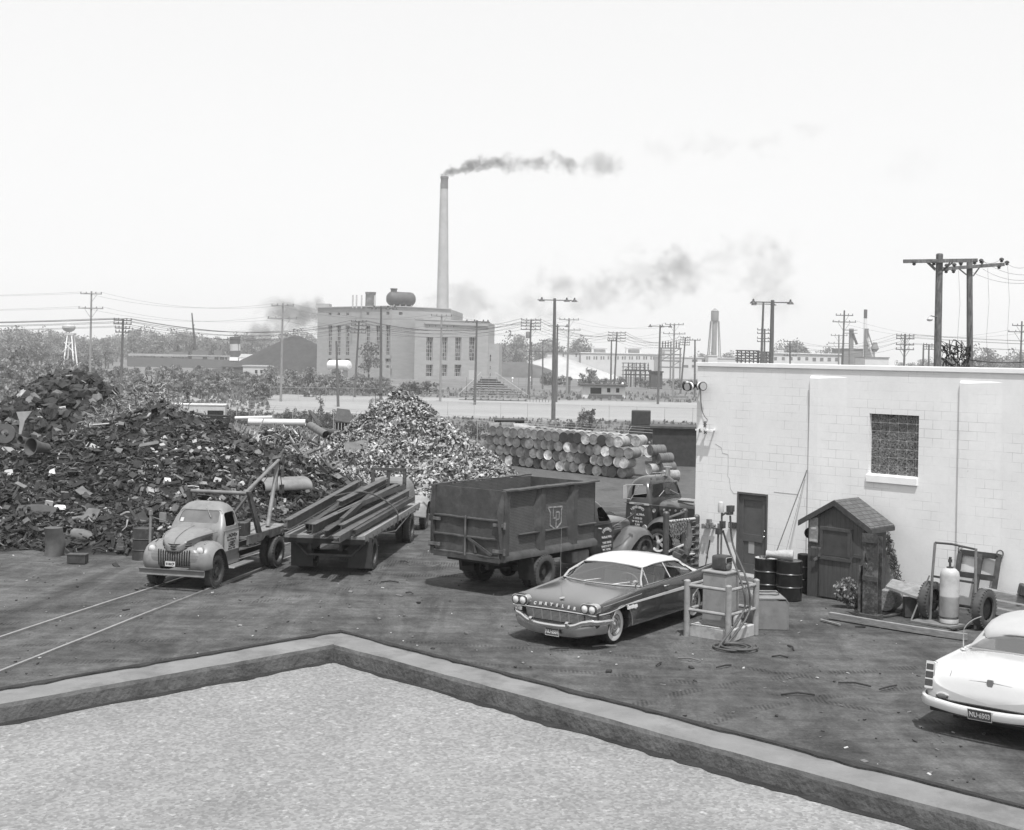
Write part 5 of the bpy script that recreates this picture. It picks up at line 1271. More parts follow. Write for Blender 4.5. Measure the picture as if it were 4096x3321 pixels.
f2 = LP_(B_ + u * .42 + V3((0, 0, .35)) - V3((.0, .12, 0)))
hose((.36, .06, 2.28), [(.42, .02, 1.7), (f2.x + .22, f2.y, 1.1), (f2.x + .22, f2.y - .05, .5), (coil.x + .15, coil.y + .25, .06)], 1.7, .33, 1.2, 'hose')
hose((.16, .1, 2.0), [(.26, .0, 1.6), (f2.x + .12, f2.y + .02, .95), (f2.x + .08, f2.y, .5), (coil.x - .15, coil.y + .25, .06)], 1.2, .26, 2.2, 'hose')
bx = P(*yq(1000, 1432)); bxr = P(*yq(1140, 1432))
tb = thing('steel_box', 'low grey open-sided steel box with a wire loop lying on top, beside the pump', 'box', bx, math.atan2(-.703, .711) + R(45))
m = M(); W_, D2, HH = .72, .95, .62
prof = [(-.36, 0), (-.36, HH * .86), (-.30, HH), (.30, HH), (.36, HH * .86), (.36, 0)]
inn = [(.345, 0), (.345, HH * .84), (.29, HH - .015), (-.29, HH - .015), (-.345, HH * .84), (-.345, 0)]
m.prism(prof + inn, 0, D2, 'y'); m.quad((-.345, .01, 0), (.345, .01, 0), (.345, .01, HH - .05), (-.345, .01, HH - .05))
m.o('shell', mk('box_paint', .19, .7, var=.18, s=3, dirt=.5, dg=.10, ds=2.5), tb)
m = M(); m.tube([(.26 * math.cos(a), .5 + .2 * math.sin(a), HH + .02 + .01 * math.sin(3 * a)) for a in [2 * PI * k / 20 for k in range(20)]], .012, 5); m.o('wire_loop', DGREY, tb)
def drum_mesh(name, mats, r=.29, h=.88, lid=True, n=26):
 m = M()
 pr = [(.001, .02), (r * .93, .02), (r * .96, .0), (r, .005), (r, .28), (r + .014, .295), (r + .014, .305), (r, .32), (r, .57), (r + .014, .585), (r + .014, .595), (r, .61), (r, .875), (r * .96, .88)]
 if lid: pr += [(r * .93, .862), (.001, .862)]
 mis = [1] * 2 + [0] * 11 + [1] * 2 if lid else [1] * 2 + [0] * 11
 m.lathe(pr, n, mis=mis)
 m.cyl((r * .6, 0, .862), (r * .6, 0, .875), .04, n=8, mi=1)
 return m
BDR = mk('black_drum', .010, .28, var=.3, s=4, world=False, dirt=.25, dg=.05, ds=5, spec=.6)
RIBS = mk('drum_rib', .2, .5, var=.2, s=8, world=False)
def yard_drum(U, V, label, r=.285, top=None, flip=False):
 p = P(U, V); o = drum_mesh('d', [BDR]).o('oil_drum', [BDR, top or BDR], None, sharp=40)
 o.location = (p.x, p.y + r * .6, p.z); o.rotation_euler = (0, 0, random.random() * 6)
 m = M()
 for z in (.30, .59): m.lathe([(.30, z - .006), (.306, z), (.30, z + .006)], 26)
 m.o('rib', RIBS, o); o.scale = (r / .29,) * 2 + (1,)
 return tag(o, label, 'drum')
yard_drum(*yq(975, 1135), 'black oil drum nearest the grey door, a chain heap on its lid', top=LGREY)
yard_drum(*yq(1185, 1165), 'black oil drum standing in front of its neighbour beside the little shed', top=STEEL)
p = P(*yq(1310, 1100)); o = drum_mesh('d', [BDR], r=.16, h=.9).o('narrow_drum', [BDR, BDR], None); o.location = (p.x + .05, p.y + .25, 0); tag(o, 'narrow black drum squeezed between the shed and the white wall', 'drum')
p = P(*yq(975, 1135)); hp = thing('chain_heap', 'small heap of dark chain on the lid of a black drum', 'chain', (p.x - .05, p.y + .15, .87))
m = M()
for i in range(16):
 c = V3((random.uniform(-.12, .12), random.uniform(-.07, .07), .015 + .03 * random.random())); a = random.random() * 6; t = random.uniform(-.8, .8)
 m.tube([c + V3((.03 * math.cos(k) * math.cos(a), .03 * math.cos(k) * math.sin(a), .02 * math.sin(k) * math.cos(t))) for k in [2 * PI * j / 8 for j in range(9)]], .008, 4)
m.o('links', RUST, hp)
p2 = P(*yq(1185, 1165)); bd = thing('paper_bundle', 'pale crumpled bundle lying across the two black drums', 'bundle', (p2.x - .22, p2.y + .20, .88), R(-15))
m = M(); rs = random.Random(5)
m.loft([[(x, (.14 + .02 * math.sin(x * 9)) * math.cos(a) + .01 * rs.random(), .11 + (.10 + .02 * math.sin(x * 7)) * math.sin(a) + .012 * rs.random()) for a in [2 * PI * k / 10 for k in range(10)]] for x in [-.3 + .06 * i for i in range(11)]]); m.o('wrap', mk('pale_wrap', .33, .85, var=.2, s=9, bump=.3, bs=25), bd, sharp=50)
g1_ = W1.pt(W1.px(3233, 1880)[0], W1.px(3233, 1880)[1], .06)
gy = thing('guy_cable', 'two thin cables slanting from the white wall down to the black drums', 'cable', (0, 0, 0))
m = M(); m.tube([g1_, V3((p2.x - .32, p2.y + .22, .98))], .013, 5); m.o('cable', DGREY, gy)
m = M(); m.tube([g1_, V3((p2.x - .05, p2.y + .55, .85))], .006, 4); m.o('thin_cable', MGREY, gy)
for (U, V, w, h, lab, nm) in ((2845, 2105, .22, .30, 'cluster of valves and pipe ends on the white wall left of the door', 'valve_cluster'), (2935, 2100, .20, .15, 'small dark switch box fixed on the white wall at the edge of the door', 'switch_box')):
 t, z = W1.px(U, V); q = W1.pt(t, z, 0); e = thing(nm, lab, 'fitting', q, WB.rotation_euler.z)
 m = M()
 if nm == 'valve_cluster':
  for i in range(3):
   m.cyl((-.14 + .13 * i, 0, .02 * i), (-.14 + .13 * i, -.14, .02 * i), .035, n=8); m.box((-.14 + .13 * i, -.16, .03 * i), (.07, .05, .12))
  m.cyl((-.2, -.08, -.04), (.2, -.08, -.02), .02, n=6); m.box((0, -.1, .12), (.1, .1, .14))
  m.o('valves', mk('valve_metal', .18, .5, var=.4, s=12), e)
 else:
  m.bb((-w / 2, -.10, -h / 2), (w / 2, 0, h / 2)); m.o('case', DGREY, e, bevel=.01)
  m = M(); m.bb((-.06, -.112, -.05), (-.01, -.10, .05)); m.o('cover', LGREY, e)
st_ = thing('iron_rod', 'thin iron rods leaning against the white wall left of the pump', 'rod', (0, 0, 0))
a0 = P(*yq(395, 860)); t, z = W1.px(*yq(445, 600)); m = M(); m.tube([V3((a0.x, a0.y, .0)), W1.pt(t, z, .03)], .015, 5); m.o('rod', DGREY, st_)
t2, z2 = W1.px(*yq(415, 720)); m = M(); m.tube([V3((a0.x + .15, a0.y, 0)), W1.pt(t2, z2, .03)], .01, 5); m.o('rod', MGREY, st_)
cr = thing('chain_rack', 'three pipe posts hung with chains and pipe rings at the wall corner', 'rack', (0, 0, 0))
PIPEP = mk('rack_pipe', .06, .45, var=.35, s=4, dirt=.3, dg=.12, ds=4, spec=.6)
k_ = lambda a, b_: (2360 + a / 3.946, 1860 + b_ / 3.946)
q1 = at(*k_(1205, 760), 33.2); q2 = at(*k_(1495, 715), 34.6); q3 = at(*k_(1685, 810), 33.9)
for q in (q1, q2, q3):
 m = M(); m.cyl(V3((q.x, q.y, -.1)), q, .078, n=12); m.sphere(q, .078, 12, 6, (1, 1, .7)); m.o('post', PIPEP, cr)
top1 = q1.z - .17
for a, b_, z in ((q1, q3, q1.z - .22), (q1, q2, q1.z - .14), (q1, q3, .38), (q1, q2, .50)):
 m = M(); m.cyl(V3((a.x, a.y, z)), V3((b_.x, b_.y, z + .02)), .035, n=8); m.o('arm', LGREY if z < 1 or b_ is q3 else PIPEP, cr)
def chain(m, pts, link=.075, r=.011):
 pts = crom(pts, 10); d = 0; last = pts[0]; k = 0
 for i in range(1, len(pts)):
  d += (pts[i] - pts[i - 1]).length
  if d > link * .7:
   d = 0; k += 1; t = (pts[i] - pts[i - 1]).normalized(); u_ = t.cross(V3((0, 1, .1))).normalized() if k % 2 else t.cross(V3((1, 0, .1))).normalized()
   m.tube([pts[i] + t * link * .5 * math.cos(a) + u_ * link * .33 * math.sin(a) for a in [2 * PI * j / 8 for j in range(9)]], r, 4, cap=False)
CHM = mk('chain_steel', .15, .5, var=.5, s=15)
lerp = lambda t, z: V3((q1.x + (q3.x - q1.x) * t, q1.y + (q3.y - q1.y) * t - .04, z))
for i in range(7):
 m = M(); t0 = .10 + .085 * i; zt = q1.z - .18; low = .55 + .45 * random.random()
 chain(m, [lerp(t0, zt), lerp(t0 + .02, (zt + low) / 2), lerp(t0 + .06, low), lerp(t0 + .10, (zt + low) / 2), lerp(t0 + .12, zt)]); m.o('chain', CHM, cr)
for i in range(6):
 c = V3((q3.x - .10, q3.y - .06, q3.z - .2 - .19 * i)); m = M()
 for k in range(2): m.tube([c + V3((.11 * math.cos(a) + .05 * k, .03 * math.sin(a * 2), .075 * math.sin(a))) for a in [2 * PI * j / 12 for j in range(13)]], .022, 6, cap=False)
 m.o('shackle', STEEL, cr)
for i, (t, z) in enumerate(((.35, .42), (.45, .5), (.55, .42))):
 m = M(); c = lerp(t, z); m.box(c, (.22, .16, .14), (.3 * i, .4, .5 * i)); m.o('hook_block', RUST, cr, bevel=.02)
m = M(); c = lerp(.72, .7); m.tube([c + V3((0, 0, .5)), c + V3((.03, 0, .2)), c, c + V3((-.06, 0, -.35))], [.05, .09, .10, .08], 10); m.o('elbow_pipe', STEEL, cr)
# ------------------------------------------------------------------ little shed
s2 = lambda a, b_: (3100 + a / 2.15, 1900 + b_ / 2.15)
f0 = P(*s2(275, 1030)); f1 = P(*s2(800, 1130))
sd = (f1 - f0); SW = sd.length; sd.normalize()
sd = V3((.711, -.703, 0));
sh = thing('wooden_shed', 'small dark board shed with a gabled shingle roof against the white wall', 'shed', f0, math.atan2(sd.y, sd.x))
SB = bpy.data.materials.new('shed_boards'); SB.use_nodes = True
n = SB.node_tree.nodes; l = SB.node_tree.links; b = n['Principled BSDF']; b.inputs['Roughness'].default_value = .7
pos = n.new('ShaderNodeTexCoord').outputs['Object']
sp = n.new('ShaderNodeSeparateXYZ'); l.new(pos, sp.inputs[0])
wv = n.new('ShaderNodeMath'); wv.operation = 'FRACT'; l.new(math2('MULTIPLY', math2('ADD', sp.outputs[0], sp.outputs[1]), 9.5), wv.inputs[0])
gro = mrange(wv.outputs[0], .93, .97, 0, 1);
l.new(mixf(gro, math2('MULTIPLY', mrange(tex(4, 7, .65, (4, 4, .6)), .3, .7, .050, .078), 1.), .014), b.inputs['Base Color'])
bp = n.new('ShaderNodeBump'); bp.inputs['Strength'].default_value = .5; bp.inputs['Distance'].default_value = .01; bp.invert = True
l.new(gro, bp.inputs['Height']); l.new(bp.outputs[0], b.inputs['Normal'])
ze = P(0, 0) if False else None
SWD = 1.42; HE = 1.80; HR = 2.22; DP_ = 1.0
m = M(); m.prism([(0, -.1), (SWD, -.1), (SWD, HE), (SWD / 2, HR - .08), (0, HE)], 0, DP_, 'y'); m.o('wall', SB, sh)
SHG = bpy.data.materials.new('shingles'); SHG.use_nodes = True
n = SHG.node_tree.nodes; l = SHG.node_tree.links; b = n['Principled BSDF']; b.inputs['Roughness'].default_value = .9
pos = n.new('ShaderNodeTexCoord').outputs['Object']; sp = n.new('ShaderNodeSeparateXYZ'); l.new(pos, sp.inputs[0])
cx = n.new('ShaderNodeCombineXYZ'); l.new(sp.outputs[1], cx.inputs[0]); l.new(math2('MULTIPLY', sp.outputs[0], 1.15), cx.inputs[1])
br = n.new('ShaderNodeTexBrick'); br.inputs['Scale'].default_value = 1.; br.inputs['Brick Width'].default_value = .22; br.inputs['Row Height'].default_value = .13; br.inputs['Mortar Size'].default_value = .008
br.inputs['Color1'].default_value = (.075,) * 3 + (1,); br.inputs['Color2'].default_value = (.11,) * 3 + (1,); br.inputs['Mortar'].default_value = (.02,) * 3 + (1,)
l.new(cx.outputs[0], br.inputs['Vector']); l.new(math2('MULTIPLY', br.outputs['Color'], mrange(tex(8, 5, .6), .3, .7, .8, 1.2)), b.inputs['Base Color'])
OV = .09; xe0, xe1 = -.21, SWD + .21; sl_ = (HR - HE) / (SWD / 2); zl = HE - .21 * sl_
for sgn in (0, 1):
 m = M(); x0, x1 = (xe0, SWD / 2) if sgn == 0 else (SWD / 2, xe1)
 za, zb = (zl, HR) if sgn == 0 else (HR, zl)
 m.loft([[(x0, -OV, za), (x1, -OV, zb), (x1, -OV, zb + .03), (x0, -OV, za + .03)], [(x0, DP_ - .02, za), (x1, DP_ - .02, zb), (x1, DP_ - .02, zb + .03), (x0, DP_ - .02, za + .03)]]); m.o('roof', SHG, sh)
 m = M(); m.loft([[(x0, -OV - .02, za - .10), (x1, -OV - .02, zb - .10), (x1, -OV - .02, zb + .025), (x0, -OV - .02, za + .025)], [(x0, -OV + .02, za - .10), (x1, -OV + .02, zb - .10), (x1, -OV + .02, zb - .002), (x0, -OV + .02, za - .002)]]); m.o('barge_board', DGREY, sh)
m = M(); m.bb((xe1 - .02, -OV + .021, zl - .10), (xe1 + .015, DP_ - .02, zl - .003)); m.o('fascia', DGREY, sh)
dx0, dx1 = .33, 1.14
m = M(); m.bb((dx0, -.045, .03), (dx1, -.001, 1.62)); sdr = m.o('door', SB, sh)
m = M(); z0, z1 = .98, 1.55
m.bb((dx0 + .02, -.075, z1), (dx1 - .02, -.046, z1 + .07)); m.bb((dx0 - .04, -.08, z0 - .10), (dx1, -.046, z0 - .02)); m.bb((dx0 + .02, -.07, z0), (dx0 + .09, -.046, z1)); m.bb((dx1 - .09, -.07, z0), (dx1 - .02, -.046, z1)); m.o('hatch_frame', mk('shed_trim', .06, .7, var=.2, s=6), sdr)
m = M(); m.bb((dx0 + .09, -.052, z0), (dx1 - .09, -.047, z1)); m.o('hatch_panel', mk('shed_panel', .05, .6, var=.25, s=3), sdr)
m = M(); m.bar((dx0 - .20, -.07, 1.12), (dx0 + .06, -.07, 1.12), .02, .04); m.box((dx0 + .02, -.08, 1.03), (.05, .03, .2)); m.bar((dx0 - .12, -.07, .83), (dx0 + .03, -.07, .95), .02, .07); m.o('latch', STEEL, sdr)
m = M(); m.bb((1.19, -.03, 1.0), (1.38, -.001, 1.07)); m.o('hasp_board', MATS['shed_trim'], sh)
m = M(); m.bb((.04, -.035, 1.22), (.27, -.004, 1.80)); tsn = m.o('advert_sign', mk('sign_enamel', .24, .4, var=.3, s=9, dirt=.4, dg=.09, ds=8), sh, bevel=.02)
m = M(); m.prism([(.155 + .075 * math.cos(a), 1.55 + .028 * math.sin(a)) for a in [2 * PI * k / 20 for k in range(20)]], -.041, -.034, 'y'); m.o('oval', LGREY, tsn)
m = M(); m.bb((.06, -.042, 1.25), (.25, -.034, 1.30)); m.o('stripe', LGREY, tsn)
m = M(); m.lathe([(.12, 0), (.13, .03), (.13, .07), (.001, .08)], 18, (0, 0, 0), 'y'); e = m.o('alarm_bell', BLACK, sh); e.location = (-.06, .12, 1.40)
m = M(); m.tube([(-.06, .14, 1.30), (-.07, .14, 1.1), (-.05, .14, .9), (-.07, .14, .4)], .018, 6); m.o('pull_chain', DGREY, sh)
q = P(*s2(845, 1245)); q.y += .12
ic = thing('steel_column', 'rusty steel column standing on end in front of the shed', 'steel column', q, math.atan2(sd.y, sd.x))
CLM = mk('column_rust', .055, .8, var=.6, s=6, world=False, dirt=.7, dg=.16, ds=6, bump=.2)
m = M(); m.prism([(-.17, -.10), (.17, -.10), (.17, -.075), (.02, -.075), (.02, .075), (.17, .075), (.17, .10), (-.17, .10), (-.17, .075), (-.02, .075), (-.02, -.075), (-.17, -.075)], 0, 1.72, 'z'); ro_ = m.o('web', CLM, ic)
m = M(); m.bb((-.19, -.125, 1.60), (.15, -.101, 1.78)); m.bb((-.17, -.12, .80), (.17, -.101, .90)); m.bb((-.24, -.14, -.02), (.2, .12, .10)); m.o('plate', RUST, ic)
m = M(); m.prism([(-.30, .02), (-.24, .02), (-.24, .5), (-.26, 1.08), (-.30, 1.08)], -.05, .08, 'y'); m.o('side_angle', CLM, ic)
q = P(*s2(700, 1140)); sk = thing('plank', 'dark plank leaning on the steel column beside the bush', 'plank', (0, 0, 0))
tp = at(*s2(800, 760), 27.75); m = M(); m.bar(V3((q.x, q.y, 0)), tp, .09, .05); m.o('board', DGREY, sk)
m = M(); hk = at(*s2(800, 690), 27.75); m.tube([tp, hk + V3((-.06, 0, .05)), hk + V3((-.10, 0, -.15)), hk + V3((-.02, 0, -.32))], .02, 6); m.o('rope_end', RUST, sk)
LF = leafmat('bush_leaf', .13, .5, 6.); LFD = leafmat('bush_leaf_pale', .3, .4, 6.)
def leaves(m, c, rad, nl, size, flat=1., seedf=None, mi=0, up=.3):
 for i in range(nl):
  d = V3((random.gauss(0, 1), random.gauss(0, 1), random.gauss(0, 1))).normalized(); rr_ = random.random() ** .4
  p = V3(c) + V3((d.x * rad[0], d.y * rad[1], d.z * rad[2])) * rr_
  a = V3((random.gauss(0, 1), random.gauss(0, 1), random.gauss(0, .7) + up)).normalized(); u_ = a.cross(V3((random.gauss(0, 1), random.gauss(0, 1), random.gauss(0, 1)))).normalized(); v_ = a.cross(u_)
  s_ = size * random.uniform(.6, 1.4)
  m.add([p - u_ * s_ * .5, p + v_ * s_ * .32, p + u_ * s_ * .5, p - v_ * s_ * .32], [(0, 1, 2, 3)], mi)
q = P(*s2(640, 1150)); bsh = thing('bush', 'small leafy plant growing at the foot of the shed door', 'plant', (q.x, q.y + .15, 0))
m = M(); leaves(m, (0, 0, .34), (.30, .22, .30), 420, .085, mi=0); leaves(m, (-.05, -.03, .40), (.28, .2, .28), 260, .07, mi=1); m.o('foliage', [LF, LFD], bsh, sharp=0)
m = M()
for i in range(6): m.tube([(0, 0, 0), (random.uniform(-.2, .2), random.uniform(-.1, .1), .4)], .01, 4)
m.o('stem', WOOD, bsh)
ms = thing('wire_mesh', 'roll of rusty wire mesh leaning between the shed and the wall', 'wire mesh', (0, 0, 0))
ma = W1.pt(W1.px(*s2(970, 500))[0], W1.px(*s2(970, 500))[1], .04); mb = P(*s2(1120, 960)); m = M(); rs = random.Random(3)
tq, zq = W1.px(*s2(1120, 965)); mb = W1.pt(tq, zq, .25)
for i in range(120):
 t0, t1 = rs.random(), rs.random(); t1 = t0 + rs.uniform(-.15, .15)
 j = lambda: V3((rs.uniform(-.07, .07), rs.uniform(-.05, .05), rs.uniform(-.06, .06)))
 m.tube([ma.lerp(mb, t0) + j() * (1 + t0), ma.lerp(mb, (t0 + t1) / 2) + j() * 1.5, ma.lerp(mb, t1) + j() * (1 + t0)], .009, 3)
m.o('wires', RUST, ms, sharp=0)
q = P(*s2(1010, 1180)); lg = thing('log_stump', 'pale barked stump of log lying under a slanted board by the wall', 'log', (q.x, q.y + .25, .24), R(-35))
m = M(); m.lathe([(.001, -.28), (.22, -.28), (.24, -.2), (.25, 0), (.235, .2), (.22, .28), (.001, .28)], 18, (0, 0, 0), 'y'); m.o('bark', mk('pale_bark', .22, .9, var=.5, s=5, stretch=(6, 1, 6), bump=.4, bs=14), lg, sharp=50)
b0 = at(*s2(950, 1000), 28.0); b1 = at(*s2(1270, 1075), 27.7); b2 = at(*s2(1260, 990), 28.6); b3 = at(*s2(1010, 965), 28.6)
bdn = thing('board', 'wide grey board propped slanting over the log beside the hand truck', 'board', (0, 0, 0))
m = M(); qs = [V3((b0.x, b0.y, .60)), V3((b1.x, b1.y, .40)), V3((b2.x + .05, b2.y, .52)), V3((b3.x, b3.y, .66))]; m.loft([qs, [p_ + V3((0, 0, .05)) for p_ in qs]]); m.o('panel', WOOD, bdn)
m = M(); m.box((b1.x - .15, b1.y + .3, .22), (.3, .2, .40)); m.o('support', DGREY, bdn)
rb = thing('scrap_sticks', 'few thin sticks and strips of metal on the ground by the log', 'sticks', (0, 0, 0))
m = M()
for a, b_ in (((930, 1230), (1200, 1190)), ((1000, 1215), (1130, 1160)), ((1110, 1215), (1180, 1210))): m.bar(P(*s2(*a)) + V3((0, 0, .03)), P(*s2(*b_)) + V3((0, 0, .05)), .05, .03)
m.o('strips', RUST, rb); setk(rb, 'stuff')
cy = P(*s2(1512, 1298));
ht = thing('hand_truck', 'iron hand truck on two tyred wheels, tall bent handle, against the white wall', 'hand truck', (cy.x, cy.y, 0), math.atan2(sd.y, sd.x))
m = M(); m.tube([(-.52, .12, .0), (-.50, .14, .9), (-.47, .18, 1.64)], .03, 8); m.o('upright', MGREY, ht)
m = M(); m.tube([(.47, .12, .0), (.44, .14, .9), (.42, .18, 1.62)], .03, 8); m.o('upright', MGREY, ht)
m = M(); m.tube([(-.47, .18, 1.64), (-.1, .18, 1.65), (.42, .18, 1.60)], .022, 8); m.o('handle', DGREY, ht)
m = M(); m.bar((-.52, .16, .94), (.44, .16, .92), .05, .04); m.o('crossbar', DGREY, ht)
m = M(); m.bb((-.75, -.30, .0), (.30, .25, .035)); m.tube([(-.75, -.25, .03), (-.70, .0, .45), (-.55, .12, .95)], .018, 6); m.o('toe_plate', MGREY, ht)
m = M(); m.cyl((-.8, .30, .39), (.55, .30, .39), .03, n=8); m.o('axle', DGREY, ht)
wheel(ht, 0, 0, .40, .20, 1, 'spoke', DUSTR, .58, STEEL).location = (-.62, .32, .40)
wheel(ht, 0, 0, .40, .20, 1, 'spoke', DUSTR, .58, STEEL).location = (.55, .32, .40)
for c_ in [c_ for c_ in ht.children if c_.name.startswith('wheel')]: c_.rotation_euler = (0, random.random(), R(90))
gb = thing('gas_cylinder', 'tall pale gas cylinder standing on the hand truck plate', 'gas cylinder', (cy.x, cy.y + .12, .035))
m = M(); m.lathe([(.17, 0), (.19, .02), (.19, .09), (.175, .12), (.18, .14), (.195, .17), (.196, .55), (.199, .56), (.196, .57), (.194, .98), (.18, 1.06), (.12, 1.12), (.05, 1.14), (.001, 1.14)], 26); m.o('body', mk('cylinder_paint', .40, .5, var=.15, s=3, world=False, dirt=.4, dg=.2, ds=4), gb)
m = M(); m.cyl((0, 0, 1.13), (0, 0, 1.16), .07, n=12); m.cyl((0, 0, 1.16), (0, 0, 1.25), .025, n=8); m.box((0, 0, 1.28), (.07, .05, .06)); m.cyl((0, 0, 1.3), (0, 0, 1.36), .03, n=8); m.o('valve', DGREY, gb)
m = M(); m.lathe([(.188, .105), (.178, .125), (.182, .14)], 26); m.o('foot_band', DGREY, gb)
fr = thing('frame_grid', 'dark steel grid frame with ring bolts leaning on the white wall', 'frame', (0, 0, 0))
def fw(a, b_, out):
 U, V = s2(a, b_); t, z = W1.px(U, V); return t, z
tl, zt = fw(1610, 640, 0); tr_, _ = fw(1940, 660, 0); zb = .05
def FP(t, z): f_ = max(0, (z - zb)) / (zt - zb); return W1.pt(t, z, .38 * (1 - f_) + .06)
FRM = mk('frame_steel', .05, .7, var=.3, s=5, dirt=.3, dg=.1, ds=5)
for t in (tl, (tl + tr_) / 2 + .03, tr_):
 m = M(); m.bar(FP(t, 0), FP(t, zt), .10, .06, W1.n); m.o('post', FRM, fr)
for z in (zt - .05, zt * .60):
 m = M(); m.bar(FP(tl, z), FP(tr_, z), .05, .12); m.o('rail', FRM, fr)
for t in (tl, tr_):
 m = M(); c = FP(t, zt + .02); m.tube([c + V3((.07 * math.cos(a), -.03, .07 * math.sin(a))) for a in [2 * PI * k / 12 for k in range(13)]], .016, 6, cap=False); m.o('ring_bolt', STEEL, fr)
w0 = P(*s2(1720, 1230)); wp = thing('wood_crate', 'broken wooden crate boards behind the gas cylinder near the white car', 'crate', (w0.x + .35, w0.y + .1, 0), R(-30))
m = M()
for i in range(3): m.box((.3, 0, .12 + .17 * i), (.9, .03, .13), (0, R(6), R(4 * i)))
m.box((-.1, .1, .25), (.05, .05, .5)); m.box((.7, .1, .25), (.05, .05, .5)); m.box((.3, .2, .52), (.9, .3, .03), (0, R(5), 0)); m.o('boards', WOOD, wp)
m = M(); m.box((.75, .1, .62), (.4, .3, .25), (0, .2, .3)); m.o('lump', DGREY, wp, bevel=.04)
t0 = P(*s2(470, 1240)); t1 = P(*s2(1650, 1420))
lt = thing('timber_beam', 'long pale timber lying on the dirt in front of the hand truck', 'timber', (0, 0, 0), kind='thing')
m = M(); pts = [t0.lerp(t1, i / 8) + V3((0, -.10 * math.sin(PI * i / 8), .09 - .03 * i / 8)) for i in range(9)]
for i in range(8): m.bar(pts[i], pts[i + 1], .10, .12)
m.o('baulk', WOOD, lt)
t0 = P(*s2(390, 1255)); lt = thing('lath', 'thin lath lying beside the end of the long timber', 'lath', (0, 0, 0)); m = M(); m.bar(t0 + V3((0, 0, .03)), P(*s2(560, 1300)) + V3((0, 0, .03)), .05, .025); m.o('strip', WOOD, lt)
t0 = P(*s2(1500, 1340)); lt = thing('thin_board', 'thin board on the dirt pointing under the white car', 'board', (0, 0, 0)); m = M(); m.bar(t0 + V3((0, 0, .04)), P(*s2(1770, 1290)) + V3((0, 0, .04)), .12, .03); m.o('strip', DGREY, lt)
DEB = [mk('litter_dark', .02, .9), mk('litter_mid', .12, .9), mk('litter_pale', .4, .9)]
m = M(); rs = random.Random(8)
for i in range(1500):
 y = rs.uniform(13, 60) if rs.random() < .6 else rs.uniform(16, 34); x = rs.uniform(-.42, .42) * y
 if y < 20 and x < 1.5: continue
 s_ = rs.uniform(.008, .035) if rs.random() < .93 else rs.uniform(.04, .11)
 m.box((x, y, ter(x, y) + .0), (s_ * rs.uniform(.6, 2.5), s_, s_ * .4), (rs.uniform(-.3, .3), rs.uniform(-.3, .3), rs.uniform(0, 3)), mi=rs.choice((0, 0, 0, 0, 1, 1, 1, 1, 1, 2)))
for U, V in ((2640, 2660), (2760, 2640), (3170, 2595), (3120, 2630), (2420, 2590), (1620, 2250), (1750, 2265), (1560, 2330), (1640, 2375), (2240, 2600), (3420, 2740), (3560, 2755), (3190, 2780), (2900, 2670)):
 p = P(U, V); a = rs.uniform(0, 3); L = rs.uniform(.1, .28)
 m.tube([p + V3((-L * math.cos(a), -L * math.sin(a), .02)), p + V3((0, 0, .04)), p + V3((L * math.cos(a + .3), L * math.sin(a + .3), .015))], .014, 4, mi=rs.choice((0, 0, 1)))
o = m.o('ground_litter', DEB, None, sharp=0); tag(o, 'small bits of litter and stones scattered over the dirt yard', 'litter', kind='stuff')
random.seed(31)
SC = [mk('scrap_black', .010, .7, var=.5, s=3), mk('scrap_dark', .030, .75, var=.4, s=3), mk('scrap_brown', .055, .8, var=.35, s=3), mk('scrap_grey', .12, .7, var=.3, s=3), mk('scrap_pale', .30, .6, var=.2, s=3), mk('scrap_white', .55, .6, var=.1, s=3)]
def heap(cones):
 """cones: (x, y, top z above ground, radius x, radius y, sharpness)"""
 def h(x, y):
  best = -9
  for cx_, cy_, z, rx, ry, p in cones:
   dx, dy = (x - cx_) / rx, (y - cy_) / ry; d = math.sqrt(dx * dx + dy * dy)
   v = z * (1 - d ** p) if d < 1 else -2 * (d - 1)
   best = max(best, v)
  if best > -1: best += .22 * noise.noise(V3((x * .6, y * .6, 1.))) * min(1, max(0, best)) + .12 * noise.noise(V3((x * 1.7, y * 1.7, 5.)))
  return best
 return h
def heap_mesh(m, h, x0, x1, y0, y1, step, mi=0):
 nx = int((x1 - x0) / step) + 1; ny = int((y1 - y0) / step) + 1; idx = {}
 for j in range(ny):
  for i in range(nx):
   x, y = x0 + i * step, y0 + j * step; z = h(x, y)
   if z > -.35: idx[(i, j)] = len(m.v); m.v.append(V3((x, y, ter(x, y) + max(z, -.3))))
 for j in range(ny - 1):
  for i in range(nx - 1):
   k = [(i, j), (i + 1, j), (i + 1, j + 1), (i, j + 1)]
   if all(q in idx for q in k): m.f.append([idx[q] for q in k]); m.mi.append(mi)
def nrm(h, x, y):
 e = .15; g_ = V3((-(h(x + e, y) - h(x - e, y)) / (2 * e), -(h(x, y + e) - h(x, y - e)) / (2 * e), 1)); return g_.normalized()
def scatter(h, n, x0, x1, y0, y1, fn, face=True, zmin=.03):
 k = 0; tries = 0
 while k < n and tries < n * 30:
  tries += 1
  x, y = random.uniform(x0, x1), random.uniform(y0, y1); z = h(x, y)
  if z < zmin: continue
  N = nrm(h, x, y); p = V3((x, y, ter(x, y) + z))
  if face and N.dot((V3((0, 0, H)) - p).normalized()) < -.05: continue
  fn(p, N); k += 1
def basis(N, spin=None, tilt=.35):
 N = (N + V3((random.gauss(0, tilt), random.gauss(0, tilt), random.gauss(0, tilt)))).normalized()
 a = N.cross(V3((math.cos(spin), math.sin(spin), .1)) if spin is not None else V3((random.gauss(0, 1), random.gauss(0, 1), random.gauss(0, 1)))).normalized()
 return MX((a, N.cross(a), N)).transposed()
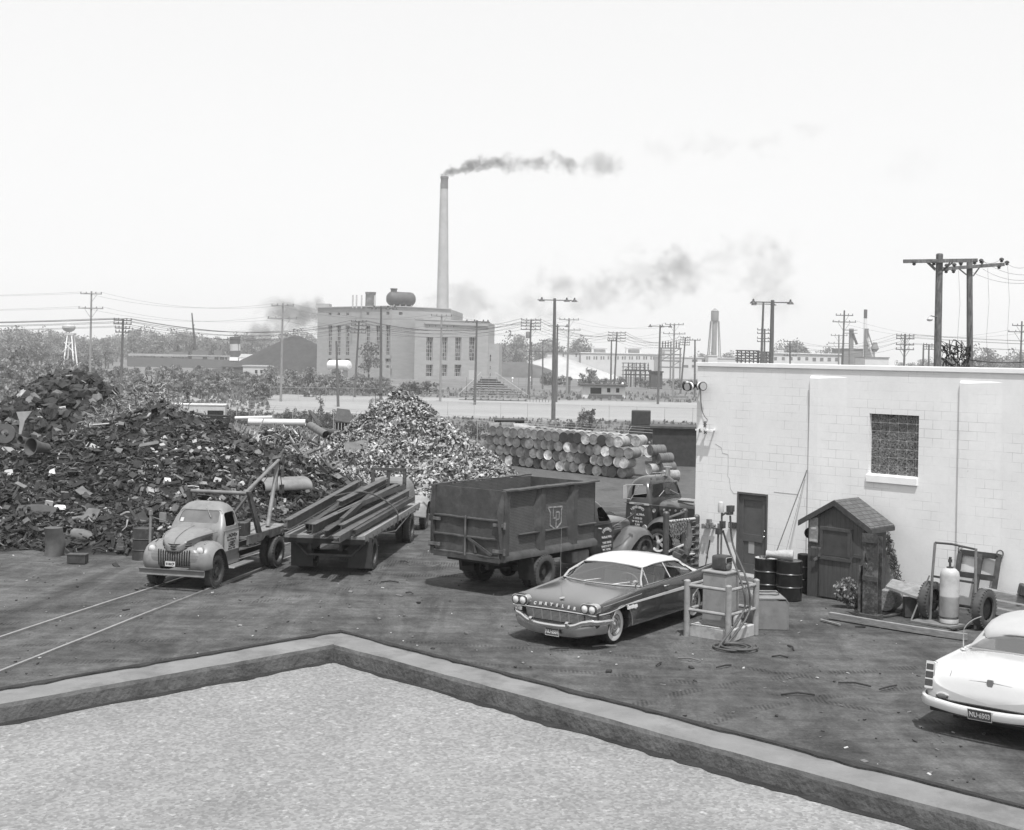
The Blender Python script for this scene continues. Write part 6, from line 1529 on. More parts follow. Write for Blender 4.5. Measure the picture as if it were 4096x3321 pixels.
def pick(wts):
 r = random.random() * sum(wts)
 for i, w in enumerate(wts):
  r -= w
  if r <= 0: return i
 return 0
def plate_piece(m, p, N, wts, smin=.08, smax=.5, tilt=.4):
 B = basis(N, None, tilt); mi = pick(wts); t = random.random(); p = p + N * random.uniform(-.02, .14)
 L = smin + (smax - smin) * random.random() ** 2.2; W = L * random.uniform(.12, .7)
 if t < .5:      # bent sheet
  b1 = random.gauss(0, .5) * L; sec = []
  for i in range(3):
   x = (i - 1) * L / 2; z = b1 * (.5 if i == 2 else 0) + .03
   sec.append([p + B @ V3((x, -W / 2, z)), p + B @ V3((x, W / 2, z + random.gauss(0, .06) * L)), p + B @ V3((x, W / 2, z - .02)), p + B @ V3((x, -W / 2, z - .02))])
  m.loft(sec, mi=mi)
 elif t < .75: m.box(p + N * .04, (L, W * .4, W * .35), B, mi)
 elif t < .9:
  d = B @ V3((1, 0, 0)); m.tube([p - d * L * .7, p + N * .05, p + d * L * .7 + N * random.gauss(0, .06)], L * .06 + .01, 5, mi)
 else: m.box(p + N * .05, (L * .5, L * .45, L * .4), B, mi)
def cone(U, V, D, rx, ry, p):
 q = at(U, V, D); return (q.x, q.y, q.z - ter(q.x, q.y), rx, ry, p)
# --- big dark heap
hC = heap([cone(650, 1635, 47.5, 9.0, 11.5, 1.05), cone(830, 1715, 46, 5.6, 9.5, 1.1), cone(420, 1745, 44.5, 8, 9.0, 1.15), cone(180, 1850, 42, 8, 7.5, 1.2), cone(-120, 1850, 42, 8, 7.5, 1.2), cone(560, 2020, 38, 4.2, 3.6, 1.0), cone(900, 1900, 44, 4, 6, 1.1)])
m = M(); heap_mesh(m, hC, -26, -3.5, 33.5, 60, .3, 0)
W_C = (30, 34, 22, 11, 1.8, .15)
scatter(hC, 7500, -24, -3.5, 33.5, 52, lambda p, N: plate_piece(m, p, N, W_C, .10, .46, .35))
scatter(hC, 7000, -22, -4, 33.3, 45, lambda p, N: plate_piece(m, p, N, W_C, .05, .30, .5), zmin=-.02)
def boxy(p, N):
 B = basis(N, None, .5); s_ = random.uniform(.10, .20); m.box(p + N * .08, (s_, s_ * random.uniform(.7, 1.1), s_ * random.uniform(.5, 1)), B, pick((0, 1, 3, 4, 2, .15)))
scatter(hC, 210, -11.5, -6.5, 38, 45, boxy)
tag(m.o('scrap_heap', SC, None, sharp=0), 'big dark heap of scrap plates and offcuts behind the pale truck', 'scrap heap', kind='stuff')
# --- turnings behind it
hB = heap([cone(580, 1518, 55, 5.4, 7, 1.0), cone(700, 1640, 53, 4.5, 5, 1.1), cone(380, 1720, 51, 4, 5, 1.1)])
m = M(); heap_mesh(m, hB, -20, -6, 46, 62, .35, 3)
def curl(p, N):
 pts = [p + N * .04]; d = V3((random.gauss(0, 1), random.gauss(0, 1), random.gauss(0, .5))).normalized()
 for i in range(4):
  d = (d + V3((random.gauss(0, .7), random.gauss(0, .7), random.gauss(0, .5)))).normalized(); pts.append(pts[-1] + d * .14)
 m.tube(pts, .02, 3, pick((0, 0, 1.5, 6, 4, 0)), False)
scatter(hB, 5200, -20, -6, 46, 60, curl)
tag(m.o('turnings_heap', SC, None, sharp=0), 'grey stringy heap of steel turnings behind the dark scrap heap', 'scrap heap', kind='stuff')
# --- crushed bales
hA = heap([cone(290, 1480, 62, 7.2, 8, 1.25), cone(150, 1560, 60, 6.0, 7, 1.1), cone(-40, 1680, 57, 6, 6, 1.1), cone(440, 1560, 61, 4.6, 6, 1.1)])
m = M(); heap_mesh(m, hA, -32, -10, 50, 72, .5, 0)
def bale(p, N):
 B = basis(N, None, .5); s_ = random.uniform(.35, .62); o_ = len(m.v); mi = pick((40, 30, 13, 6, 1, .2))
 sd_ = random.random() * 99
 pr = [(-1, -1), (0, -1.1), (1, -1), (1.1, 0), (1, 1), (0, 1.1), (-1, 1), (-1.1, 0)]
 sec = []
 for k, (z, sc_) in enumerate(((-1, .8), (-.6, 1), (0, 1.08), (.6, 1), (1, .8))):
  sec.append([p + B @ (V3((a * sc_, b_ * sc_ * .8, z * .8)) * s_ * .5 + V3((random.gauss(0, .05), random.gauss(0, .05), random.gauss(0, .05)))) for a, b_ in pr])
 m.loft(sec, mi=mi)
scatter(hA, 900, -31, -10, 49, 70, bale)
scatter(hA, 1500, -31, -10, 49, 70, lambda p, N: plate_piece(m, p, N, (30, 30, 12, 8, 3, 2), .1, .45, .5))
tag(m.o('bale_heap', SC, None, sharp=0), 'black heap of crushed metal bales at the far left', 'scrap heap', kind='stuff')
# --- pipes and old frames
hD = heap([cone(1090, 1725, 56, 5.2, 6.5, 1.1), cone(960, 1780, 54, 4.5, 6, 1.1), cone(1200, 1830, 52, 4, 5, 1.1)])
m = M(); heap_mesh(m, hD, -18, -2.5, 44, 64, .4, 0)
def rod(p, N):
 B = basis(N, None, .45); d = B @ V3((1, 0, 0)); L = random.uniform(.25, .95); mi = pick((0, 3, 6, 10, 8, 1.2)); b_ = random.gauss(0, .12)
 m.tube([p - d * L + N * .06, p + N * (.10 + b_), p + d * L + N * .06], random.choice((.02, .025, .03, .045)), 5, mi, False)
def frame_(p, N):
 B = basis(N, None, .6); w, hh = random.uniform(.3, .6), random.uniform(.3, .8); mi = pick((0, 0, 0, 3, 5, 1.5)); p = p + N * .2
 q = lambda a, b_: p + B @ V3((a * w, b_ * hh, 0))
 for a, b_ in (((-1, -1), (1, -1)), ((1, -1), (1, 1)), ((1, 1), (-1, 1)), ((-1, 1), (-1, -1)), ((0, -1), (0, 1)), ((-1, 0), (1, 0)), ((-1, .5), (1, .5))):
  if random.random() < .85: m.bar(q(*a), q(*b_), .035, .035, mi=mi)
scatter(hD, 2600, -17, -3, 43, 60, rod); scatter(hD, 60, -14, -4, 44, 58, frame_)
scatter(hD, 900, -17, -3, 43, 60, lambda p, N: plate_piece(m, p, N, (10, 25, 20, 14, 6, 1), .1, .45, .5))
tag(m.o('pipe_heap', SC, None, sharp=0), 'tangled heap of thin pipes and old lattice frames between the dark and the pale heap', 'scrap heap', kind='stuff')
# --- pale shreds
SH = [mk('shred_hole', .02, .8, var=.4, s=4), mk('shred_dark', .08, .8, var=.4, s=4), mk('shred_grey', .20, .75, var=.3, s=4), mk('shred_pale', .33, .7, var=.25, s=4), mk('shred_white', .50, .7, var=.15, s=4)]
hE = heap([cone(1600, 1556, 60, 6.6, 8.5, .95), cone(1660, 1590, 59, 6.0, 8, 1.0), cone(1400, 1880, 52, 4.8, 5, 1.1), cone(1800, 1810, 53, 5, 6, 1.0)])
m = M(); heap_mesh(m, hE, -14, 6, 44, 70, .3, 0)
def shred(p, N):
 cl = 1.2 * noise.noise(V3((p.x * .8, p.y * .8, p.z * .8))) + 1. * noise.noise(V3((p.x * 2.6, p.y * 2.6, p.z * 2.6)))
 w = (3 - 8 * cl, 6 - 8 * cl, 11, 8 + 6 * cl, 1.2 + 3 * cl); mi = pick([max(.2, q) for q in w])
 B = basis((N + V3((.15, -.2, .3))).normalized(), None, .55); L = random.uniform(.07, .26); W = L * random.uniform(.2, .5)
 b_ = random.gauss(0, .35) * L
 p = p + N * random.uniform(-.02, .10)
 m.add([p + B @ V3(q) for q in ((-L / 2, -W / 2, 0), (0, -W / 2, b_), (L / 2, -W / 2, 0), (L / 2, W / 2, random.gauss(0, .05)), (0, W / 2, b_), (-L / 2, W / 2, 0))], [(0, 1, 4, 5), (1, 2, 3, 4)], mi)
scatter(hE, 24000, -13.5, 5.5, 44, 64, shred)
tag(m.o('shred_heap', SH, None, sharp=0), 'tall pale peaked heap of shredded metal in the middle of the yard', 'scrap heap', kind='stuff')
hF = heap([cone(1960, 1905, 50, 3.4, 2.6, 1.1), cone(2040, 1890, 52, 2.2, 2.2, 1.1), cone(1720, 1985, 47, 4.2, 2.0, 1.1)])
m = M(); heap_mesh(m, hF, -6, 4, 43, 56, .3, 2)
scatter(hF, 5000, -6, 4, 43, 56, shred)
tag(m.o('shred_heap', SH, None, sharp=0), 'low pale heap of metal shreds behind the dump truck body', 'scrap heap', kind='stuff')
# --- pieces one can tell apart
def piece(name, label, cat, m, mat, group=None, **k):
 o = m.o(name, mat, None, **k); return tag(o, label, cat, group)
def on(h, U, V, D0, D1):
 """point of a heap seen at pixel U, V"""
 D = D0
 while D < D1:
  q = at(U, V, D)
  if q.z < ter(q.x, q.y) + h(q.x, q.y): return q
  D += .05
 return at(U, V, D1)
RD = mk('rusty_drum', .045, .7, var=.5, s=3, world=False, dirt=.5, dg=.10, ds=3)
p = P(560, 2240); o = drum_mesh('d', [RD]).o('oil_drum', [RD, RD], None); o.location = (p.x, p.y + .25, -.05); o.scale = (.9, .9, .95); tag(o, 'rusty drum standing at the foot of the heap left of the pale truck', 'drum')
p = P(203, 2225); m = M()
m.loft([[(.29 * (1 + a * .12 * math.sin(t * 2 + z * 3)) * math.cos(t) + .05 * math.sin(z * 4), .29 * (1 - .25 * math.sin(z * 3.4)) * math.sin(t), z) for t in [2 * PI * k / 22 for k in range(22)]] for z, a in [(.04 * i, 1 - abs(i - 11) / 12) for i in range(24)]])
o = piece('crushed_drum', 'crumpled rusty drum standing in the litter at the lower left edge of the heap', 'drum', m, mk('crushed_drum_rust', .085, .7, var=.4, s=3, dirt=.4, dg=.02, ds=3), sharp=50); o.location = (p.x, p.y + .2, -.03); o.scale = (.8, .8, .8)
p = P(300, 2256); m = M(); m.prism(rrect(-.33, 0, .33, .28, .03), -.2, .2, 'y'); m.prism(rrect(-.35, .27, .35, .30, .01), -.22, .22, 'y')
o = piece('metal_box', 'small dark metal box sitting on the dirt at the front edge of the scrap', 'box', m, DGREY); o.location = (p.x, p.y + .2, 0); o.scale = (.68, .68, .75)
for U, V, D, s_, lab in ((145, 1788, 41.5, .28, 'large rusty bell-mouthed pipe open towards us at the left of the heap'), (102, 1762, 42.2, .13, 'small flanged pipe end poking out beside the bell-mouthed pipe'), (20, 1735, 43, .75, 'broad ring of a big pipe lying at the left edge of the heap')):
 q = at(U, V, D); m = M()
 if s_ > .7: m.lathe([(.14, -.1), (.32, -.1), (.33, .08), (.16, .1), (.14, -.1)], 28, (0, 0, 0), 'y')
 else: m.lathe([(s_ * .55, .45), (s_ * .6, .15), (s_ * .8, -.05), (s_, -.2), (s_ * 1.05, -.23), (s_ * .92, -.22), (s_ * .7, 0), (s_ * .5, .4)], 26, (0, 0, 0), 'y')
 o = piece('pipe_end', lab, 'pipe', m, mk('pipe_rust', .08, .75, var=.4, s=4, dirt=.3, dg=.02, ds=4), sharp=50); o.location = q; o.rotation_euler = (R(-8), 0, R(-28 if s_ < .7 else 10))
q = at(90, 1690, 43); m = M(); m.prism([(-.20, .34), (.30, .38), (.08, .06), (-.03, -.38), (-.11, -.38), (-.09, .03)], -.02, .02, 'y'); o = piece('sheet_offcut', 'pale flared sheet of metal standing up at the left of the heap', 'metal sheet', m, SC[4]); o.location = q
for U, V, w, hh, rz, mi, lab in ((245, 2045, .36, .2, .2, 5, 'bright white panel lying in the dark heap left of the truck'), (370, 2075, .50, .46, -.4, 3, 'large grey square plate at the foot of the dark heap'), (215, 1905, .24, .28, .1, 5, 'pale bent card-like sheet high in the left of the heap'), (600, 1790, .75, .18, -.3, 3, 'long grey plate lying flat across the top of the dark heap'), (40, 1905, .3, .26, .2, 4, 'pale stack of sheets at the left edge of the picture'), (1425, 1795, 1.0, .5, .3, 3, 'rounded grey plate lying on the left flank of the pale heap')):
 h_ = hE if U > 1300 else hC
 q = on(h_, U, V, 33, 60); m = M(); m.prism(rpoly([(-w / 2, -hh / 2), (w / 2, -hh / 2 + .05), (w / 2 - .05, hh / 2), (-w / 2 + .03, hh / 2 - .04)], .05), -.015, .015, 'y')
 o = piece('metal_plate', lab, 'metal plate', m, SC[mi]); o.location = q + V3((0, -.12, .12)); o.rotation_euler = (R(-40), random.uniform(-.2, .2), rz)
q = on(hC, 150, 2050, 33, 50); m = M(); m.loft([[(x, -.55 * math.cos(t) * (1 - .2 * abs(x)), .42 * math.sin(t) + .1 * math.cos(x * 2)) for t in [PI * k / 10 for k in range(11)]] + [(x, .52 * math.cos(t), .40 * math.sin(t) - .03) for t in [PI * k / 10 for k in range(11)]] for x in (-1., -.6, -.2, .2, .6, .95)]); o = piece('car_wing', 'crumpled old car wing lying at the lower left of the heap', 'car part', m, SC[2], sharp=50); o.location = q + V3((.1, -.2, .0)); o.rotation_euler = (0, .05, .1); o.scale = (.55, .6, .5)
q = P(180, 2170); m = M(); m.box((0, 0, .28), (1.3, .22, .16), (0, .06, 0)); o = piece('timber_baulk', 'pale baulk of timber beside the crumpled drum', 'timber', m, WOOD); o.location = (q.x, q.y + .3, .1); o['kind'] = 'thing'
q = on(hC, 330, 2150, 33, 40); m = M(); m.lathe([(.02, -.6), (.28, -.5), (.33, 0), (.30, .4), (.12, .75), (.1, 1.1)], 16, (0, 0, 0), 'x'); o = piece('dented_tank', 'dented grey tank lying half buried at the foot of the heap', 'tank', m, SC[3], sharp=60); o.location = q + V3((0, -.1, .05)); o.rotation_euler = (0, .15, -.2); o.scale = (.5, .6, .6)
WP = mk('white_pipe', .55, .6, var=.08, s=2, dirt=.2, dg=.3, ds=2)
def pipe(U0, V0, U1, V1, D0, D1, r, lab, mt, grp=None):
 a, b_ = at(U0, V0, D0), at(U1, V1, D1); m = M(); L = (b_ - a).length
 d = (b_ - a).normalized()
 m.tube([a, a + d * .01, a + d * (L * .999), b_], r, 18, cap=False); m.tube([a, b_], r * .9, 18, cap=False); c = m
 m.cyl(a + d * .4, b_ - d * .4, r * .88, n=12, mi=1)
 o = m.o('pipe', [mt, HOLE], None); return tag(o, lab, 'pipe', grp)
pipe(994, 1687, 1222, 1690, 100, 100, .25, 'thick white pipe lying behind the pipe heap', WP)
pipe(940, 1672, 1090, 1669, 104, 104, .13, 'thinner white pipe lying behind the thick white one', WP)
pipe(1242, 1702, 1305, 1740, 84, 78, .24, 'rusty wide pipe tilted towards us left of the pale heap', mk('pipe_rust2', .13, .75, var=.35, s=3, dirt=.3, dg=.05, ds=3))
pipe(1290, 1725, 1375, 1737, 84, 78, .22, 'dark wide pipe lying against the pale heap', RUST)
for k in range(3):
 a = at(1235 + 3 * k, 1642, 90.2 + .1 * k); b_ = at(1275 + 6 * k, 1705, 89); m = M(); m.bar(a, b_, .09, .09); tag(m.o('slanted_post', DGREY, None), 'dark slanted post rising behind the tilted rusty pipe', 'post', 'dark slanted posts behind the pipe')
q = at(1375, 1735, 88); gz = ter(0, 88); hu = thing('lattice_hut', 'small open lattice hut with a sloping dark roof behind the pale heap', 'hut', (q.x, q.y, gz), .25)
hz = at(1375, 1690, 88).z - gz; hu.scale = (.42, .42, 1)
m = M(); m.loft([[(-1.6, -1, hz + .1), (1.6, -1, hz - .1), (1.6, -1, hz - .02), (-1.6, -1, hz + .18)], [(-1.0, 1.2, hz + .85), (1.0, 1.2, hz + .75), (1., 1.2, hz + .83), (-1., 1.2, hz + .93)]]); m.o('roof', SC[2], hu)
m = M()
for i in range(7): m.bar((-1.5 + .5 * i, -.9, 0), (-1.5 + .5 * i, -.9, hz), .08, .08)
for j in range(4): m.bar((-1.5, -.9, .5 + j * (hz - .5) / 4), (1.5, -.9, .5 + j * (hz - .5) / 4), .06, .06)
m.o('lattice', LGREY, hu)
m = M(); m.bb((-1.4, .6, 0), (1.4, .9, hz)); m.o('back_wall', SC[1], hu)
q = at(830, 1650, 122); gz = ter(0, 122); z1 = at(830, 1622, 122).z - gz; tx = thing('site_trailer', 'pale box trailer with one dark square window behind the dark heap', 'trailer', (q.x, q.y, gz), .15)
m = M(); m.bb((-4.5, 0, .7), (1.6, 2.4, z1)); m.o('body', LGREY, tx, bevel=.06)
m = M(); m.bb((-4.55, -.05, z1 + .004), (1.65, 2.45, z1 + .1)); m.o('roof', mk('trailer_roof', .5, .6), tx)
m = M(); m.bb((.0, -.03, z1 - 1.6), (1.45, .0, z1 - .45)); m.o('window', HOLE, tx)
q = at(867, 1690, 92); gk = thing('grab_bucket', 'dark clamshell bucket resting in front of the pale trailer', 'grab', (q.x, q.y, q.z - .6))
m = M(); m.loft([[(.85 * math.cos(t), y, .9 + .95 * math.sin(t)) for t in [PI + PI * k / 12 for k in range(13)]] for y in (-.5, .5)]); m.o('shell', SC[1], gk)
m = M(); m.box((0, 0, 1.05), (1.7, 1.05, .12)); m.o('rim', SC[0], gk)
q = P(1245, 2010); pl = thing('lumber_stack', 'low stack of weathered planks between the tow truck and the pale heap', 'lumber', (q.x, q.y + 1.2, 0), R(-24))
m = M()
for i in range(11): m.box((random.uniform(-.15, .15), -1.3 + .26 * i, .36 + random.uniform(-.02, .02)), (4.6 + random.uniform(-.4, .4), .23, .07), (0, random.gauss(0, .01), random.gauss(0, .02)))
for x in (-1.8, 0, 1.8): m.box((x, 0, .18), (.2, 2.9, .3))
m.o('planks', WOOD, pl)
e0 = P(1115, 2085); eg = thing('old_engine', 'old engine under a curved sheet bonnet behind the tow truck deck', 'engine', (e0.x, e0.y, 0), R(35))
m = M(); m.loft([[(x, .62 * math.cos(t), 1.05 + .34 * math.sin(t) ** .7) for t in [PI * k / 12 for k in range(13)]] + [(x, .6 * math.cos(t), 1.03 + .33 * math.sin(t) ** .7) for t in [PI - PI * k / 12 for k in range(13)]] for x in (-.75, .85)]); m.o('bonnet', mk('engine_sheet', .17, .6, var=.25, s=3, dirt=.3, dg=.06, ds=4), eg, sharp=60)
m = M(); m.bb((-.6, -.45, .1), (.8, .45, .8)); m.bb((-.7, -.55, .0), (.9, .55, .12)); m.o('block', SC[0], eg, bevel=.03)
m = M(); m.lathe([(.2, 0), (.24, .03), (.1, .06), (.001, .06)], 16, (0, 0, 0), 'x'); e = m.o('fan', SC[2], eg); e.location = (-.72, .1, .62); e.rotation_euler = (0, R(180), 0)
m = M(); m.cyl((.1, .0, 1.3), (.1, .0, 1.85), .05, n=8); m.o('exhaust', RUST, eg)
e1 = P(1175, 2075); fb = thing('sheet_flap', 'bent sheet metal flap hanging between the engine and the planks', 'metal sheet', (e1.x + .3, e1.y + .3, .55), R(15))
m = M(); m.loft([[(-.9, -.3, .3), (-.9, .3, .35)], [(0, -.35, .05), (0, .3, .1)], [(.8, -.3, -.2), (.8, .3, -.15)]], closed=False, cap=False); m.o('sheet', SC[3], fb)
# --- drums lying in a long stack
TON = {'pale': (.36, .42), 'mid': (.15, .14), 'grey': (.22, .2), 'dark': (.06, .03), 'white': (.30, .62)}
DME = {}
for k, (bd_, en) in TON.items():
 for j in range(2):
  mb = mk('drum_side_%s' % k, bd_ * .8, .6, var=.3, s=2.2, dirt=.5, dg=.05, ds=1.6); me_ = mk('drum_end_%s_%d' % (k, j), en, .6, var=.45, s=2.5 + j, dirt=.55, dg=.05, ds=2.2 + j)
  mm = drum_mesh('d', None, n=18); DME[(k, j)] = mm.mesh('stack_drum', [mb, me_], 40)
p0 = P(1962, 1845); p1 = P(2545, 1914)
dd = (p1 - p0); LL_ = dd.length; dd.normalize(); ax = V3((-dd.y, dd.x, 0))
if ax.y < 0: ax = -ax
nd = 0; PT = LL_ / 20.; rad = PT / 2 * .97; rows = ('bottom', 'second', 'third', 'top')
axo = (ax + dd * -.32).normalized()
def put_drum(c, axis, tone, lab, grp, s_=None, spin=None):
 o = bpy.data.objects.new('stack_drum', DME[(tone, random.randint(0, 1))]); col.objects.link(o)
 z = -V3(axis).normalized(); x = z.cross(V3((0, 0, 1))).normalized(); y = z.cross(x)
 s_ = s_ or rad / .30
 o.matrix_world = MX.Translation(c) @ MX((x, y, z)).transposed().to_4x4() @ MX.Rotation(random.random() * 6, 4, 'Z') @ MX.Diagonal((s_, s_, s_, 1))
 return tag(o, lab, 'drum', grp)
TN = ['pale', 'mid', 'mid', 'grey', 'grey', 'dark', 'mid', 'white', 'grey', 'mid']
DL = .88 * rad / .30
for layer in range(2):
 for r_ in range(4):
  if layer == 1 and r_ < 2: continue
  nc = 21 - r_ + (1 if r_ == 2 else 0)
  for c_ in range(nc):
   if layer == 0 and r_ == 0 and c_ == 20: continue
   off = (c_ + .5 * r_ + .1) * PT + random.gauss(0, .02)
   q = p0 + dd * off; z = ter(q.x, q.y) + rad * (1 + r_ * 1.8) + random.gauss(0, .015)
   tone = random.choice(TN) if layer == 0 else random.choice(('pale', 'white', 'grey', 'pale'))
   nd += 1
   put_drum(V3((q.x, q.y, z)) + ax * (.9 * layer + random.gauss(0, .05)) + axo * (DL * (layer)), (axo + V3((random.gauss(0, .04), random.gauss(0, .04), random.gauss(0, .02)))), tone,
                     ('%s drum lying in the %s row of the long drum stack' % ({'pale': 'pale rusty-sided', 'white': 'white-ended', 'mid': 'brownish', 'grey': 'grey-ended', 'dark': 'black-ended'}[tone], rows[r_])) if layer == 0 else 'drum behind the front face of the %s row of the long stack' % rows[r_], 'drums lying in the long stack')
for U, V, lab, tn in ((1998, 1703, 'leftmost of the three drums lying on top of the long stack', 'grey'), (2048, 1702, 'middle one of the three drums on top of the long stack', 'mid'), (2098, 1707, 'rightmost of the three drums on top of the long stack', 'pale')):
 q = p0 + dd * ((U - 1960) / 583. * LL_ * .95); D = q.y + .9; c = at(U + 10, V + 6, D); put_drum(c, V3((.95, .3, 0)), tn, lab, 'drums on top of the stack')
c = at(2040, 1684, p0.y + 1.6); rl = thing('black_roll', 'black roll of material lying on top of the drums', 'roll', c)
m = M(); m.cyl((-1.1, -.2, 0), (1.0, .2, 0), .19, n=14); m.o('roll', BLACK, rl)
for U, V, lab, tn in ((2660, 1800, 'drum at the right end of the stack in the top row, its long side showing', 'mid'), (2690, 1832, 'two-tone drum at the right end of the stack below the top one', 'mid'), (2655, 1875, 'pale striped drum lying at the right foot of the stack', 'pale'), (2700, 1868, 'dark drum lying at the right foot of the stack', 'mid')):
 D = p1.y + .2; c = at(U - 6, V, D); put_drum(c, V3((.85, .5, 0)), tn, lab, 'loose drums at the right end of the stack')
q = P(2712, 1925); D = q.y; put_drum(V3((q.x, D, ter(0, D) + rad)), V3((.9, .3, 0)), 'white', 'white-striped barrel on the dirt in front of the right end of the stack', 'loose drums at the right end of the stack')
q = P(2760, 1880); sb = thing('dark_shed', 'dark flat-roofed shed between the drum stack and the white building', 'shed', (q.x, q.y + 3, ter(0, q.y + 3)), -.1)
m = M(); m.bb((-2.2, 0, 0), (3.5, 3, 2.6)); m.o('wall', SC[1], sb)
m = M(); m.bb((-2.4, -.2, 2.604), (3.7, 3.2, 2.75)); m.o('roof', SC[2], sb)
q = P(2670, 1830); sb = thing('old_lorry_body', 'dark old truck body standing behind the drum stack', 'truck body', (q.x, q.y + 4, ter(0, q.y + 4)), -.1)
m = M(); m.bb((-2.6, 0, .5), (2.4, 2, 2.2)); m.bb((-2.4, .1, 2.2), (-.9, 1.9, 3.3)); m.o('body', SC[1], sb, bevel=.05)
m = M(); m.bb((-1.4, -.02, 1.2), (2.0, 0, 2.0)); m.o('opening', HOLE, sb)
random.seed(41)
def gz(y): return ter(0, y)
def Pg(U, V): return P(U, V)
# ------------------------------------------------------------------ fences
FPOST = mk('fence_post', .30, .6, var=.15, s=5)
LINK = bpy.data.materials.new('chain_link'); LINK.use_nodes = True
n = LINK.node_tree.nodes; l = LINK.node_tree.links; n.remove(n['Principled BSDF'])
tr_ = n.new('ShaderNodeBsdfTransparent'); df = n.new('ShaderNodeBsdfDiffuse'); df.inputs[0].default_value = (.22, .22, .22, 1); ms_ = n.new('ShaderNodeMixShader'); ms_.inputs[0].default_value = .10
l.new(tr_.outputs[0], ms_.inputs[1]); l.new(df.outputs[0], ms_.inputs[2]); l.new(ms_.outputs[0], n['Material Output'].inputs[0])
def fence(a, b_, hgt, step, label, arm=0., r=.035, rail=True):
 a, b_ = V3(a), V3(b_); L = (b_ - a).length; k = max(2, int(L / step)); f = thing('chain_link_fence', label, 'fence', (0, 0, 0))
 pts = []
 for i in range(k + 1):
  p = a.lerp(b_, i / k); p.z = ter(p.x, p.y); pts.append(p)
  m = M(); m.cyl(p, p + V3((0, 0, hgt)), r, n=6)
  if arm: m.cyl(p + V3((0, 0, hgt)), p + V3((arm, .1, hgt + .35)), r * .6, n=5)
  m.o('post', FPOST, f)
 if rail:
  m = M(); m.tube([p + V3((0, 0, hgt - .03)) for p in pts], r * .7, 5); m.o('top_rail', FPOST, f)
 m = M()
 for i in range(k): m.quad(pts[i], pts[i + 1], pts[i + 1] + V3((0, 0, hgt)), pts[i] + V3((0, 0, hgt)))
 m.o('mesh', LINK, f, sharp=0)
 if arm:
  for j in range(2):
   m = M(); m.tube([p + V3((arm * (.5 + .5 * j), .1 * j, hgt + .17 + .17 * j)) for p in pts], .012, 4); m.o('barbed_wire', FPOST, f)
 return f
def atD(U, D): q = at(U, 1600, D); return (q.x, q.y, 0)
fence(atD(560, 150), atD(2800, 94), 2.0, 3.2, 'yard fence with slanted barbed wire arms right behind the scrap and drums', .25)
fence(atD(1480, 186), atD(3000, 176), 2.0, 3.6, 'chain link fence along the near edge of the pale ball field')
fence(atD(1080, 226), atD(1520, 232), 2.4, 4.2, 'chain link fence crossing the grass in front of the storage tank')
fence(atD(2130, 300), atD(2840, 290), 2.2, 4.0, 'chain link fence behind the low hut of the ball field')
fence(atD(1840, 292), atD(2130, 292), 2.2, 4.0, 'short fence behind the top row of the bleachers')
# ------------------------------------------------------------------ poles and wires
def pole(U0, V0, U1, V1, label, arms=(), pale=False, lamps=None, D=None, r=None, group=None, box=None):
 """a pole from its top pixel to its foot pixel (or distance D); arms: (V of arm, half width m, brace side)"""
 if D is None: D = P(U1, V1).y
 top = at(U0, V0, D); ft = at(U1, V1, D);
 d = (top - ft) / (top.z - ft.z); foot = top - d * (top.z - (gz(D) - .3))
 r = r or (.16 + D * .00016)
 t = thing('utility_pole' if not lamps else 'light_pole', label, 'pole', (foot.x, foot.y, gz(D)), 0, group)
 o_ = V3((foot.x, foot.y, gz(D)))
 mt = POLEL if pale else POLEW
 m = M(); m.tube([foot - o_, (foot + top) / 2 - o_, top - o_], [r * 1.15, r, r * .75], 8); m.o('shaft', mt, t)
 ends = []
 for (V, hw, br_, yaw) in arms:
  c = foot + d * (at(U0, V, D).z - foot.z) - o_; ax_ = V3((math.cos(yaw), math.sin(yaw), 0))
  m = M(); a, b_ = c - ax_ * hw - V3((0, r, 0)), c + ax_ * hw - V3((0, r, 0)); m.bar(a, b_, .13, .16)
  am = m.o('crossarm', mt, t)
  m = M()
  if br_ in ('r', 'b'): m.bar(c + ax_ * hw * .55, c - V3((0, 0, hw * .8)), .06, .05)
  if br_ in ('l', 'b'): m.bar(c - ax_ * hw * .55, c - V3((0, 0, hw * .8)), .06, .05)
  if br_: m.o('brace', mt, am)
  for q in (-.95, -.45, .45, .95):
   m = M(); p = c + ax_ * hw * q + V3((0, -r, .08)); m.lathe([(.03, 0), (.09, .06), (.05, .16), (.09, .2), (.04, .28)], 6, p); m.o('insulator', DGREY, am)
  ends.append([o_ + c + ax_ * hw * q + V3((0, 0, .30)) for q in (-.95, -.45, .45, .95)])
 if lamps:
  hw, lst = lamps
  c = top - o_ - V3((0, 0, .25)); m = M(); m.bar(c - V3((hw, .1, 0)), c + V3((hw, -.1, 0)), .10, .12); m.o('lamp_arm', mt, t)
  for x in lst:
   m = M(); p = c + V3((hw * x, -.15, -.05)); m.lathe([(.04, .42), (.10, .38), (.12, .2), (.30, .05), (.42, -.12), (.40, -.13), (.001, -.05)], 12, p); m.o('lamp_shade', DGREY, t)
 if box:
  c = foot + d * (at(U0, box, D).z - foot.z) - o_; m = M(); m.lathe([(.001, -.7), (.4, -.7), (.4, .5), (.3, .62), (.001, .62)], 12, c + V3((-.55, 0, 0))); m.o('transformer', MGREY, t)
 return ends
def wires(E0, E1, label, d=1.2, r=.022, pick_=None, group='overhead wires'):
 w = thing('overhead_wire', label, 'wire', (0, 0, 0), 0, group)
 for i, (a, b_) in enumerate(zip(E0, E1)):
  if pick_ and i not in pick_: continue
  m = M(); m.tube(sag(a, b_, d, 14), r, 4, cap=False); m.o('strand', BLACK, w)
c1 = lambda a, b_: (a / 2.091, 1100 + b_ / 2.091)
